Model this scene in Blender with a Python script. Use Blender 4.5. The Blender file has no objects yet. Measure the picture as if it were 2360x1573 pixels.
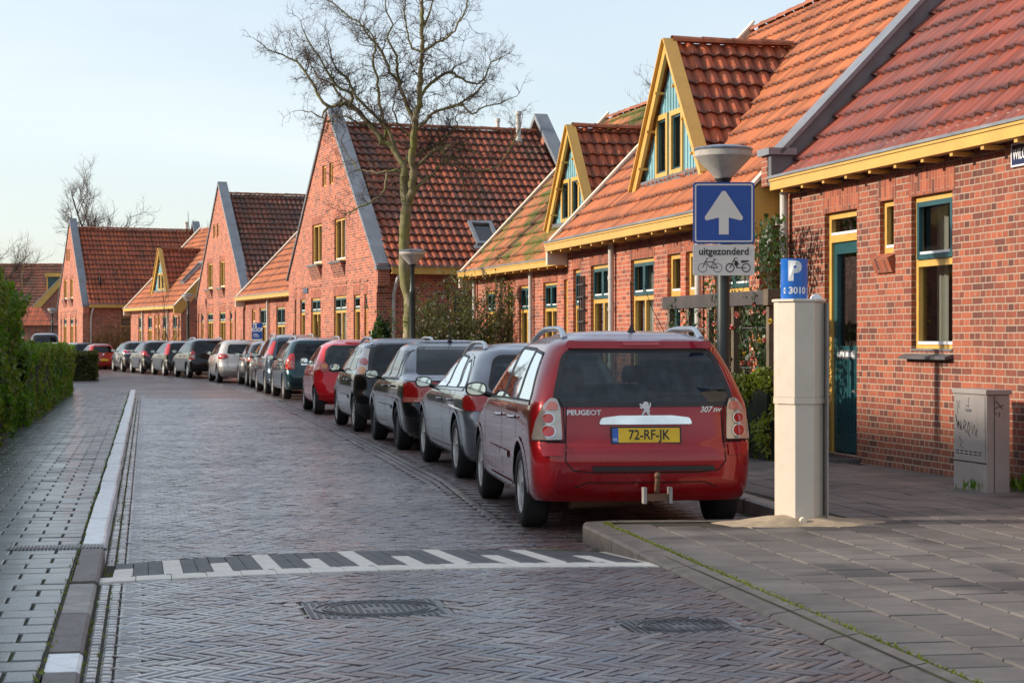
import bpy, bmesh, math, random
from mathutils import Vector, Matrix, noise
from mathutils.bvhtree import BVHTree
rnd = random.Random(7)
R = math.radians
scene = bpy.context.scene
col = scene.collection

# ---------------------------------------------------------------- camera, world, sun, exposure
cam_d = bpy.data.cameras.new("camera")
cam_d.sensor_width = 36.0
cam_d.lens = 36.0 * 4300 / 2360
cam_d.clip_start = 0.1
cam_d.clip_end = 2000
cam = bpy.data.objects.new("camera", cam_d)
cam.location = (0, 0, 1.43)
cam.rotation_euler = (R(90 - 0.033), 0, 0)
col.objects.link(cam)
scene.camera = cam
cam_d.dof.use_dof = True
cam_d.dof.focus_distance = 17.0
cam_d.dof.aperture_fstop = 11.0

SUN_EL = 21.0
SUN_V = Vector((-0.985, -0.05, 0)).normalized() * math.cos(R(SUN_EL)) + Vector((0, 0, math.sin(R(SUN_EL))))
world = bpy.data.worlds.new("World")
scene.world = world
world.use_nodes = True
wt = world.node_tree
wt.nodes.clear()
w_out = wt.nodes.new("ShaderNodeOutputWorld")
w_bg = wt.nodes.new("ShaderNodeBackground")
w_sky = wt.nodes.new("ShaderNodeTexSky")
w_sky.sky_type = 'NISHITA'
w_sky.sun_disc = False
w_sky.sun_elevation = R(SUN_EL)
w_sky.sun_rotation = math.atan2(SUN_V.x, SUN_V.y)
w_sky.air_density = 1.0
w_sky.dust_density = 1.2
w_sky.ozone_density = 1.0
w_tc = wt.nodes.new("ShaderNodeTexCoord")
w_map = wt.nodes.new("ShaderNodeMapping")
w_map.inputs['Scale'].default_value = (1.2, 1.2, 5.0)
w_no = wt.nodes.new("ShaderNodeTexNoise")
w_no.inputs['Scale'].default_value = 1.6
w_no.inputs['Detail'].default_value = 6
w_no.inputs['Distortion'].default_value = 0.6
w_ramp = wt.nodes.new("ShaderNodeMapRange")
w_ramp.inputs['From Min'].default_value = 0.38
w_ramp.inputs['From Max'].default_value = 0.75
w_ramp.inputs['To Min'].default_value = 0.32
w_ramp.inputs['To Max'].default_value = 0.68
w_mix = wt.nodes.new("ShaderNodeMixRGB")
w_mix.inputs['Color2'].default_value = (5.4, 5.8, 6.2, 1)
wt.links.new(w_tc.outputs['Generated'], w_map.inputs['Vector'])
wt.links.new(w_map.outputs[0], w_no.inputs['Vector'])
wt.links.new(w_no.outputs['Fac'], w_ramp.inputs['Value'])
wt.links.new(w_ramp.outputs[0], w_mix.inputs['Fac'])
wt.links.new(w_sky.outputs[0], w_mix.inputs['Color1'])
wt.links.new(w_mix.outputs[0], w_bg.inputs['Color'])
w_bg.inputs['Strength'].default_value = 0.135
wt.links.new(w_bg.outputs[0], w_out.inputs['Surface'])

sun_d = bpy.data.lights.new("sun", 'SUN')
sun_d.energy = 3.9
sun_d.angle = R(1.6)
sun_d.color = (1.0, 0.87, 0.72)
sun = bpy.data.objects.new("sun", sun_d)
sun.rotation_euler = SUN_V.to_track_quat('Z', 'Y').to_euler()
sun.location = SUN_V * 60
col.objects.link(sun)

scene.view_settings.view_transform = 'Standard'
scene.view_settings.look = 'None'
scene.view_settings.gamma = 1.0
scene.view_settings.exposure = 0.5
scene.render.engine = 'CYCLES'
scene.cycles.max_bounces = 8
scene.cycles.transparent_max_bounces = 12
scene.cycles.sample_clamp_indirect = 6.0

# ---------------------------------------------------------------- mesh builder
class MB:
    def __init__(s):
        s.vs = []; s.fs = []; s.ms = []; s.uv = {}
    def face(s, pts, m=0, uv=None):
        b = len(s.vs)
        s.vs.extend([tuple(p) for p in pts])
        s.fs.append(list(range(b, b + len(pts)))); s.ms.append(m)
        if uv: s.uv[len(s.fs) - 1] = uv
    def box(s, a, b, m=0, M=None):
        x0, y0, z0 = a; x1, y1, z1 = b
        P = [(x0,y0,z0),(x1,y0,z0),(x1,y1,z0),(x0,y1,z0),(x0,y0,z1),(x1,y0,z1),(x1,y1,z1),(x0,y1,z1)]
        if M is not None: P = [tuple(M @ Vector(p)) for p in P]
        k = len(s.vs); s.vs.extend(P)
        for f in ((0,3,2,1),(4,5,6,7),(0,1,5,4),(1,2,6,5),(2,3,7,6),(3,0,4,7)):
            s.fs.append([k + i for i in f]); s.ms.append(m)
    def tube(s, pts, rs, n=8, m=0, cap=True):
        pts = [Vector(p) for p in pts]
        if not hasattr(rs, '__len__'): rs = [rs] * len(pts)
        k0 = len(s.vs); ref = None
        for i, p in enumerate(pts):
            if i == 0: t = pts[1] - p
            elif i == len(pts) - 1: t = p - pts[i - 1]
            else: t = (pts[i + 1] - pts[i - 1])
            if t.length < 1e-9: t = Vector((0, 0, 1))
            t.normalize()
            if ref is None:
                ref = t.orthogonal().normalized()
            else:
                ref = ref - t * ref.dot(t)
                ref = ref.normalized() if ref.length > 1e-6 else t.orthogonal().normalized()
            q = t.cross(ref)
            for j in range(n):
                a = 2 * math.pi * j / n
                s.vs.append(tuple(p + (ref * math.cos(a) + q * math.sin(a)) * rs[i]))
        for i in range(len(pts) - 1):
            for j in range(n):
                a = k0 + i * n + j; b = k0 + i * n + (j + 1) % n
                s.fs.append([a, b, b + n, a + n]); s.ms.append(m)
        if cap:
            s.fs.append([k0 + j for j in range(n)][::-1]); s.ms.append(m)
            e = k0 + (len(pts) - 1) * n
            s.fs.append([e + j for j in range(n)]); s.ms.append(m)
    def lathe(s, prof, n=24, m=0, c=(0, 0, 0), M=None):
        k0 = len(s.vs)
        for (r, z) in prof:
            for j in range(n):
                a = 2 * math.pi * j / n
                p = Vector((c[0] + r * math.cos(a), c[1] + r * math.sin(a), c[2] + z))
                if M is not None: p = M @ p
                s.vs.append(tuple(p))
        for i in range(len(prof) - 1):
            for j in range(n):
                a = k0 + i * n + j; b = k0 + i * n + (j + 1) % n
                s.fs.append([a, b, b + n, a + n]); s.ms.append(m)
        s.fs.append([k0 + j for j in range(n)][::-1]); s.ms.append(m)
        e = k0 + (len(prof) - 1) * n
        s.fs.append([e + j for j in range(n)]); s.ms.append(m)
    def prism(s, poly, f0, f1, m=0):
        """poly: 2-D points; f0/f1 map a 2-D point to 3-D on both faces"""
        n = len(poly)
        A = [tuple(f0(p)) for p in poly]; B = [tuple(f1(p)) for p in poly]
        k = len(s.vs); s.vs.extend(A + B)
        s.fs.append([k + i for i in range(n)][::-1]); s.ms.append(m)
        s.fs.append([k + n + i for i in range(n)]); s.ms.append(m)
        for i in range(n):
            j = (i + 1) % n
            s.fs.append([k + i, k + j, k + n + j, k + n + i]); s.ms.append(m)
    def mesh(s, name, mats):
        me = bpy.data.meshes.new(name)
        me.from_pydata(s.vs, [], s.fs)
        for m in mats: me.materials.append(m)
        if len(mats) > 1: me.polygons.foreach_set('material_index', s.ms)
        if s.uv:
            ul = me.uv_layers.new(name='UVMap').data
            for fi, uv in s.uv.items():
                p = me.polygons[fi]
                for k, li in enumerate(p.loop_indices): ul[li].uv = uv[k]
        me.update()
        return me
    def build(s, name, mats, parent=None, loc=None, rotz=None, smooth=None, merge=False, fixn=False):
        if not isinstance(mats, (list, tuple)): mats = [mats]
        me = s.mesh(name, mats)
        if merge or fixn:
            bm = bmesh.new(); bm.from_mesh(me)
            if merge: bmesh.ops.remove_doubles(bm, verts=bm.verts, dist=1e-4)
            if fixn: bmesh.ops.recalc_face_normals(bm, faces=bm.faces)
            bm.to_mesh(me); bm.free()
        if smooth: smooth_mesh(me, smooth)
        o = bpy.data.objects.new(name, me)
        col.objects.link(o)
        if parent is not None: o.parent = parent
        if loc is not None: o.location = loc
        if rotz is not None: o.rotation_euler = (0, 0, rotz)
        return o

def smooth_mesh(me, ang=35):
    bm = bmesh.new(); bm.from_mesh(me)
    a = R(ang)
    for f in bm.faces: f.smooth = True
    for e in bm.edges:
        if len(e.link_faces) == 2:
            e.smooth = e.calc_face_angle(0) < a
        else: e.smooth = False
    bm.to_mesh(me); bm.free()

def tag(o, label=None, cat=None, group=None, kind=None):
    if label: o['label'] = label
    if cat: o['category'] = cat
    if group: o['group'] = group
    if kind: o['kind'] = kind
    return o
def empty(name, loc=(0, 0, 0), rz=0, label=None, cat=None, group=None):
    o = bpy.data.objects.new(name, None)
    o.location = loc; o.rotation_euler = (0, 0, rz)
    o.empty_display_size = 0.2
    col.objects.link(o)
    return tag(o, label, cat, group)
def part_copy(o, parent, loc=None, rot=None):
    c = o.copy(); col.objects.link(c); c.parent = parent
    if loc is not None: c.location = loc
    if rot is not None: c.rotation_euler = rot
    return c
def copy_tree(o, parent=None):
    c = o.copy(); col.objects.link(c); c.parent = parent
    for ch in list(o.children): copy_tree(ch, c)
    return c
def fix_winding(obs): pass

# ---------------------------------------------------------------- materials
class NT:
    def __init__(s, name):
        s.m = bpy.data.materials.new(name); s.m.use_nodes = True
        s.t = s.m.node_tree; s.t.nodes.clear()
        s.out = s.t.nodes.new('ShaderNodeOutputMaterial')
    def n(s, typ, ins=None, **props):
        nd = s.t.nodes.new('ShaderNode' + typ)
        for k, v in props.items(): setattr(nd, k, v)
        if ins:
            for k, v in ins.items():
                sk = nd.inputs[k]
                if isinstance(v, bpy.types.NodeSocket): s.t.links.new(v, sk)
                else: sk.default_value = v
        return nd
    def math(s, op, a, b=None, c=None, clamp=False):
        nd = s.n('Math', operation=op, use_clamp=clamp)
        for i, v in enumerate((a, b, c)):
            if v is None: continue
            if isinstance(v, bpy.types.NodeSocket): s.t.links.new(v, nd.inputs[i])
            else: nd.inputs[i].default_value = v
        return nd.outputs[0]
    def mix(s, f, a, b, blend='MIX'):
        nd = s.n('MixRGB', blend_type=blend)
        for k, v in (('Fac', f), ('Color1', a), ('Color2', b)):
            if isinstance(v, bpy.types.NodeSocket): s.t.links.new(v, nd.inputs[k])
            else:
                nd.inputs[k].default_value = v if k == 'Fac' else (tuple(v) + (1,) if len(v) == 3 else v)
        return nd.outputs[0]
    def ramp(s, f, stops, interp='LINEAR'):
        nd = s.n('ValToRGB'); cr = nd.color_ramp; cr.interpolation = interp
        while len(cr.elements) < len(stops): cr.elements.new(0.5)
        for e, (p, c) in zip(cr.elements, stops):
            e.position = p; e.color = tuple(c) + (1,) if len(c) == 3 else c
        s.t.links.new(f, nd.inputs[0])
        return nd.outputs[0]
    def rng(s, v, a, b, c, d):
        nd = s.n('MapRange', {'Value': v, 'From Min': a, 'From Max': b, 'To Min': c, 'To Max': d})
        return nd.outputs[0]
    def noise(s, vec, scale, detail=4, rough=.5, dist=0):
        ins = {'Scale': scale, 'Detail': detail, 'Roughness': rough, 'Distortion': dist}
        if vec is not None: ins['Vector'] = vec
        return s.n('TexNoise', ins).outputs['Fac']
    def obj(s): return s.n('TexCoord').outputs['Object']
    def bump(s, h, strength=.3, dist=.01, normal=None):
        ins = {'Height': h, 'Strength': strength, 'Distance': dist}
        if normal is not None: ins['Normal'] = normal
        return s.n('Bump', ins).outputs[0]
    def bsdf(s, col, rough=.5, metal=0, normal=None, **kw):
        ins = {'Roughness': rough, 'Metallic': metal}
        ins['Base Color'] = col if isinstance(col, bpy.types.NodeSocket) else tuple(col) + (1,)
        if normal is not None: ins['Normal'] = normal
        for k, v in kw.items(): ins[k.replace('_', ' ')] = v
        b = s.n('BsdfPrincipled', ins)
        s.t.links.new(b.outputs[0], s.out.inputs[0])
        return b
def pmat(name, c, rough=.5, metal=0, var=.12, scale=3.0, bump=.15, bscale=60, dirt=None, **kw):
    t = NT(name); o = t.obj()
    n1 = t.noise(o, scale, 5, .6)
    f = t.rng(n1, .3, .7, 1 - var, 1 + var)
    cc = t.mix(1.0, c, t.n('CombineXYZ', {'X': f, 'Y': f, 'Z': f}).outputs[0], 'MULTIPLY')
    if dirt:
        n3 = t.noise(o, scale * 2.3, 6, .7)
        cc = t.mix(t.rng(n3, .5, .75, 0, dirt[1]), cc, dirt[0])
    nrm = t.bump(t.noise(o, bscale, 3), bump, .004) if bump else None
    rr = t.rng(t.noise(o, scale * 4, 4), .3, .7, max(rough - .08, 0), min(rough + .08, 1))
    t.bsdf(cc, rr, metal, nrm, **kw)
    return t.m

def uv_wall(t):
    """(u, z) in metres on any upright face, from object coordinates"""
    tc = t.n('TexCoord')
    p = t.n('SeparateXYZ', {0: tc.outputs['Object']}); nn = t.n('SeparateXYZ', {0: tc.outputs['Normal']})
    ax = t.math('ABSOLUTE', nn.outputs[0]); ay = t.math('ABSOLUTE', nn.outputs[1])
    g = t.math('GREATER_THAN', ax, ay)
    u = t.math('ADD', t.math('MULTIPLY', p.outputs[0], t.math('SUBTRACT', 1, g)), t.math('MULTIPLY', p.outputs[1], g))
    return u, p.outputs[2], tc.outputs['Object']

def p_z(t): return t.n('SeparateXYZ', {0: t.n('TexCoord').outputs['Object']}).outputs[2]
def brick_mat(name, soldier=False, tone=1.0, mortar=(.50, .41, .31)):
    t = NT(name); u, z, o = uv_wall(t)
    vec = t.n('CombineXYZ', {'X': z, 'Y': u} if soldier else {'X': u, 'Y': z}).outputs[0]
    wob = t.n('VectorMath', {0: vec, 1: t.n('VectorMath', {0: t.n('TexNoise', {'Vector': o, 'Scale': 2.0}).outputs['Color'], 1: (.012, .012, 0)}, operation='MULTIPLY').outputs[0]}, operation='ADD').outputs[0]
    br = t.n('TexBrick', {'Vector': wob, 'Scale': 1.0, 'Mortar Size': .006 if not soldier else .004, 'Mortar Smooth': .25, 'Bias': 0.0,
             'Brick Width': .215, 'Row Height': .066, 'Color1': (0, 0, 0, 1), 'Color2': (1, 1, 1, 1), 'Mortar': (.5, .5, .5, 1)},
             offset=.5, squash=.5 if not soldier else 1.0, squash_frequency=2)
    k = tone
    bc = t.ramp(t.n('SeparateXYZ', {0: br.outputs['Color']}).outputs[0],
        [(0, (.09*k, .032*k, .024*k)), (.14, (.19*k, .048*k, .028*k)), (.38, (.31*k, .073*k, .036*k)), (.7, (.41*k, .10*k, .045*k)), (1, (.5*k, .135*k, .06*k))])
    n1 = t.noise(o, 1.1, 5, .6); n2 = t.noise(o, 45, 3)
    bc = t.mix(t.rng(n1, .35, .7, 0, .35), bc, (.26*k, .085*k, .055*k))
    bc = t.mix(t.rng(n2, .4, .8, 0, .45), bc, (.20*k, .06*k, .04*k))
    st_ = t.noise(t.n('Mapping', {'Vector': o, 'Scale': (1.6, 1.6, .22)}).outputs[0], 1.4, 5, .7)
    bc = t.mix(t.rng(st_, .48, .7, 0, .55), bc, (.10*k, .045*k, .035*k))
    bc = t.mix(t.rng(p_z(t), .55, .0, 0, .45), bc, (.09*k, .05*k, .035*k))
    bc = t.mix(t.rng(t.noise(o, 3.2, 6, .7), .6, .78, 0, .35), bc, (.46, .33, .24))   # faint lime bloom
    mc = t.mix(t.rng(t.noise(o, 7, 4), .3, .7, 0, .5), mortar, tuple(x * .6 for x in mortar))
    cc = t.mix(br.outputs['Fac'], bc, mc)
    h = t.math('ADD', t.math('MULTIPLY', t.math('SUBTRACT', 1, br.outputs['Fac']), 1.0), t.math('MULTIPLY', n2, .25))
    t.bsdf(cc, t.rng(n2, .3, .7, .72, .9), 0, t.bump(h, .55, .006))
    return t.m

def tile_mat(name, fresh=(.46, .115, .035), dark=(.06, .035, .028), darkness=.35, moss=.15, gloss=.0, patch=0.0):
    t = NT(name)
    uv = t.n('UVMap').outputs[0]; s = t.n('SeparateXYZ', {0: uv})
    tu = t.math('FLOOR', t.math('DIVIDE', s.outputs[0], .2)); tv = t.math('FLOOR', t.math('DIVIDE', s.outputs[1], .29))
    wn = t.n('TexWhiteNoise', {'Vector': t.n('CombineXYZ', {'X': tu, 'Y': tv}).outputs[0]}, noise_dimensions='2D').outputs['Value']
    o = t.obj()
    big = t.noise(uv, .55, 4, .6); fine = t.noise(o, 30, 4, .65); mid = t.noise(uv, 2.2, 5, .7)
    base = t.ramp(wn, [(0, tuple(c * .62 for c in fresh)), (.25, tuple(c * .82 for c in fresh)), (.6, fresh), (1, tuple(min(1, c * 1.18) for c in fresh))])
    k = t.math('ADD', t.math('MULTIPLY', wn, .35), t.math('ADD', t.math('MULTIPLY', big, .9), t.math('MULTIPLY', mid, .4)))
    if patch: k = t.math('ADD', k, t.math('MULTIPLY', t.rng(t.noise(uv, .35, 2), .45, .55, -patch, patch), 1))
    f = t.rng(k, 1.05 - darkness * .6, 1.25 - darkness * .3, 0, .8)
    cc = t.mix(f, base, t.mix(fine, dark, tuple(min(1, c * 2.4) for c in dark)))
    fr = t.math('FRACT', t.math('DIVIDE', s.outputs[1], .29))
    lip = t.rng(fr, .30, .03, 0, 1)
    soot = t.noise(t.n('Mapping', {'Vector': uv, 'Scale': (3.2, .35, 1)}).outputs[0], 1.0, 5, .65)
    cc = t.mix(t.rng(soot, .45, .70, 0, .6), cc, dark)
    fu = t.math('FRACT', t.math('DIVIDE', s.outputs[0], .2))
    cc = t.mix(t.math('MULTIPLY', t.rng(t.math('ABSOLUTE', t.math('SUBTRACT', fu, .72)), .02, .2, .75, 0), t.rng(mid, .3, .6, .3, 1)), cc, tuple(c * .9 for c in dark))
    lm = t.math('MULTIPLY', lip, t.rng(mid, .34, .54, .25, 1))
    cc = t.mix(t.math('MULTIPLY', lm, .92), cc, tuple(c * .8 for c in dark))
    mm = t.math('MULTIPLY', t.rng(t.noise(uv, 1.1, 6, .75), .66 - moss * .3, .74 - moss * .3, 0, 1), t.math('ADD', t.math('MULTIPLY', lip, .7), .8 if moss > .3 else .08), clamp=True)
    cc = t.mix(t.math('MULTIPLY', mm, min(1, moss * 2.5)), cc, (.085, .115, .010))
    rough = t.rng(fine, .3, .7, .62 - gloss, .8 - gloss)
    t.bsdf(cc, rough, 0, t.bump(fine, .3, .004))
    return t.m

YEL = (.60, .36, .085); TEAL = (.018, .075, .085)
M = {}
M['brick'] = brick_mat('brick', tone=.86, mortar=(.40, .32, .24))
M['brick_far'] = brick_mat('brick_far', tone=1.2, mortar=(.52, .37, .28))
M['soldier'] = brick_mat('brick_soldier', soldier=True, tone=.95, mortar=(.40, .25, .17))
M['yellow'] = pmat('yellow_paint', YEL, .42, var=.08, bump=.06, dirt=((.30, .2, .07), .25))
M['teal'] = pmat('teal_paint', TEAL, .32, var=.15, bump=.05)
M['teal_board'] = pmat('teal_boarding', (.22, .42, .46), .4, var=.2, scale=1.2, bump=.08)
M['white'] = pmat('white_paint', (.75, .76, .76), .45, var=.05, bump=.04)
M['cream'] = pmat('cream_paint', (.74, .64, .5), .5, var=.06, bump=.04)
M['zinc'] = pmat('zinc', (.30, .31, .33), .38, .55, var=.25, scale=1.5, bump=.08, dirt=((.2, .2, .19), .5))
M['lead'] = pmat('lead', (.16, .165, .175), .55, .3, var=.3, scale=2, bump=.25, bscale=14)
M['pipe'] = pmat('pvc_pipe', (.50, .48, .44), .5, var=.1, bump=.03, dirt=((.25, .22, .18), .5))
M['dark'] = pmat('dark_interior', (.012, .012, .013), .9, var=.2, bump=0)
M['slate'] = pmat('slate_sill', (.09, .085, .09), .55, var=.3, bump=.3)
M['roof_near'] = tile_mat('roof_tiles_near', (.33, .072, .034), (.085, .038, .036), .58, .15, gloss=.26)
M['roof_orange'] = tile_mat('roof_tiles_orange', (.50, .15, .05), (.13, .055, .035), .22, .1, gloss=.1)
M['roof_moss'] = tile_mat('roof_tiles_moss', (.52, .17, .06), (.12, .06, .035), .22, .62, gloss=.08)
M['roof_brown'] = tile_mat('roof_tiles_brown', (.42, .09, .03), (.045, .028, .022), .62, .22, gloss=.1, patch=.12)
M['roof_old'] = tile_mat('roof_tiles_old', (.33, .085, .035), (.04, .027, .022), .85, .3, gloss=.08)
M['roof_red'] = tile_mat('roof_tiles_red', (.45, .10, .032), (.07, .035, .025), .3, .12, gloss=.1)
M['ridge'] = pmat('ridge_tile', (.30, .09, .04), .7, var=.5, scale=4, bump=.4, dirt=((.09, .09, .03), .7))

def glass_mat():
    t = NT('window_glass')
    o = t.obj()
    nrm = t.bump(t.noise(o, 2.5, 2), .05, .02)
    fr = t.n('Fresnel', {'IOR': 1.55, 'Normal': nrm}).outputs[0]
    gl = t.n('BsdfGlossy', {'Color': (.95, .97, 1, 1), 'Roughness': .03, 'Normal': nrm}).outputs[0]
    tr = t.n('BsdfTransparent', {'Color': (.62, .66, .64, 1)}).outputs[0]
    mx = t.n('MixShader', {0: t.math('ADD', fr, .05, clamp=True), 1: tr, 2: gl}).outputs[0]
    t.t.links.new(mx, t.out.inputs[0]); return t.m
M['glass'] = glass_mat()
def curtain_mat():
    t = NT('net_curtain'); o = t.obj()
    sp = t.n('SeparateXYZ', {0: o})
    w = t.math('SINE', t.math('MULTIPLY', sp.outputs[0], 95))
    c = t.mix(t.rng(w, -1, 1, 0, 1), (.40, .38, .33), (.62, .60, .54))
    t.bsdf(c, .9); return t.m
M['curtain'] = curtain_mat()
M['blind'] = pmat('blind_slats', (.42, .38, .32), .7)
M['panel_brown'] = pmat('brown_curtain', (.10, .055, .06), .9, var=.3)
# ---------------------------------------------------------------- houses
def clip(poly, a, b, c):
    """keep the part of a 2-D polygon where a*x+b*z<=c"""
    out = []
    for i in range(len(poly)):
        p, q = poly[i], poly[(i + 1) % len(poly)]
        fp, fq = a * p[0] + b * p[1] - c, a * q[0] + b * q[1] - c
        if fp <= 1e-9: out.append(p)
        if (fp < -1e-9 and fq > 1e-9) or (fp > 1e-9 and fq < -1e-9):
            k = fp / (fp - fq)
            out.append((p[0] + (q[0] - p[0]) * k, p[1] + (q[1] - p[1]) * k))
    return out
def wall_sheet(mb, x0, x1, z0, z1, holes, to3, depth_dir, m=0, planes=(), reveal=.11):
    xs = sorted({x0, x1} | {h[0] for h in holes} | {h[1] for h in holes}); xs = [x for x in xs if x0 <= x <= x1]
    zs = sorted({z0, z1} | {h[2] for h in holes} | {h[3] for h in holes}); zs = [z for z in zs if z0 <= z <= z1]
    for i in range(len(xs) - 1):
        for j in range(len(zs) - 1):
            cx, cz = (xs[i] + xs[i + 1]) / 2, (zs[j] + zs[j + 1]) / 2
            if any(h[0] < cx < h[1] and h[2] < cz < h[3] for h in holes): continue
            poly = [(xs[i], zs[j]), (xs[i + 1], zs[j]), (xs[i + 1], zs[j + 1]), (xs[i], zs[j + 1])]
            for pl in planes: poly = clip(poly, *pl) if poly else poly
            if len(poly) > 2: mb.face([to3(p) for p in poly], m)
    dd = Vector(depth_dir) * reveal
    for (a, b, c, d) in holes:
        ring = [(a, c), (b, c), (b, d), (a, d)]
        for i in range(4):
            p, q = Vector(to3(ring[i])), Vector(to3(ring[(i + 1) % 4]))
            mb.face([p, p + dd, q + dd, q], m)

def frame_rect(mb, x0, x1, z0, z1, y0, y1, w, m=0):
    mb.box((x0, y0, z0), (x0 + w, y1, z1), m); mb.box((x1 - w, y0, z0), (x1, y1, z1), m)
    mb.box((x0 + w, y0, z0), (x1 - w, y1, z0 + w), m); mb.box((x0 + w, y0, z1 - w), (x1 - w, y1, z1), m)

def make_window(H, x0, x1, z0, z1, style='std', trans=None, mull=1, Mx=None, name='window', curtain=True, detail=2, teal=True, setback=.05, sillmat='zinc'):
    """a framed window in the local wall plane y=0 (y grows inwards). returns its part object"""
    y0, y1 = setback, setback + .06
    fw = .06
    f = MB(); frame_rect(f, x0, x1, z0, z1, y0, y1, fw)
    bars = [x0 + (x1 - x0) * (i + 1) / mull for i in range(mull - 1)]
    zt = z0 + (z1 - z0) * .62 if trans is None else trans
    if trans is not False:
        f.box((x0 + fw, y0, zt - .035), (x1 - fw, y1, zt + .035))
    for b in bars:
        f.box((b - .03, y0 + .003, z0 + fw), (b + .03, y1, (zt - .035) if trans is not False else z1 - fw))
    w = f.build(name, M['yellow'], H)
    if trans is not False and detail > 1:
        edges = [x0 + fw] + bars + [x1 - fw]
        for i in range(len(edges) - 1):
            sb = MB(); a = edges[i] + (.004 if i else 0); b = edges[i + 1] - .004
            frame_rect(sb, a, b, zt + .036, z1 - fw - .001, y0 - .02, y0 + .03, .05)
            s = sb.build('sash', M['teal'] if teal else M['yellow'], w)
        wb = MB()
        for i in range(len(edges) - 1):
            wb.box((edges[i] + .055, y0 - .012, zt + .088), (edges[i + 1] - .055, y0 + .028, zt + .112))
        wb.build('weather_bar', M['white'], w)
    if detail > 0:
        wb = MB(); wb.box((x0 + fw + .005, y0 - .01, z0 + fw + .001), (x1 - fw - .005, y0 + .03, z0 + fw + .03)); wb.build('window_sill', M['white'], w)
    g = MB()
    g.face([(x0 + .03, y0 + .045, z0 + .03), (x1 - .03, y0 + .045, z0 + .03), (x1 - .03, y0 + .045, z1 - .03), (x0 + .03, y0 + .045, z1 - .03)])
    g.build('pane', M['glass'], w)
    if curtain:
        c = MB(); cy = y1 + .16
        n = max(4, int((x1 - x0) / .035)); 
        segs = [(x0 + .02, x1 - .02)] if curtain == 'full' else [(x0 + .02, x0 + (x1 - x0) * rnd.uniform(.34, .55)), (x1 - (x1 - x0) * rnd.uniform(.2, .4), x1 - .02)]
        for (ca, cb) in segs:
            k = max(3, int((cb - ca) / .03))
            for i in range(k):
                xa, xb = ca + (cb - ca) * i / k, ca + (cb - ca) * (i + 1) / k
                ya, yb = cy + .018 * math.sin(i * 1.9), cy + .018 * math.sin((i + 1) * 1.9)
                c.face([(xa, ya, z0 + .03), (xb, yb, z0 + .03), (xb, yb, z1 - .03), (xa, ya, z1 - .03)])
        c.build('curtain', M['curtain'], w)
    return w

def lintel(H, x0, x1, z, h=.22, course=True):
    b = MB(); b.box((x0 - .05, -.004, z + .004), (x1 + .05, .05, z + h))
    b.build('lintel', M['soldier'], H)
    if course:
        c = MB(); c.box((x0 - .07, -.022, z + h + .07), (x1 + .07, .04, z + h + .13)); c.build('brick_course', M['brick'], H)

def corbel_sill(H, x0, x1, z, wd=.25):
    s = MB(); s.box((x0 - .1, -.16, z - .05), (x1 + .04, .06, z)); s.build('window_ledge', M['lead'], H)
    b = MB(); xa, xb = x0 - .02, x1 - .02
    b.prism([(-.13, z - .051), (.02, z - .051), (.02, z - .42), (-.005, z - .42)], lambda p: (xa, p[0], p[1]), lambda p: (xb, p[0], p[1]))
    b.build('corbel', M['brick'], H)

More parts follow.
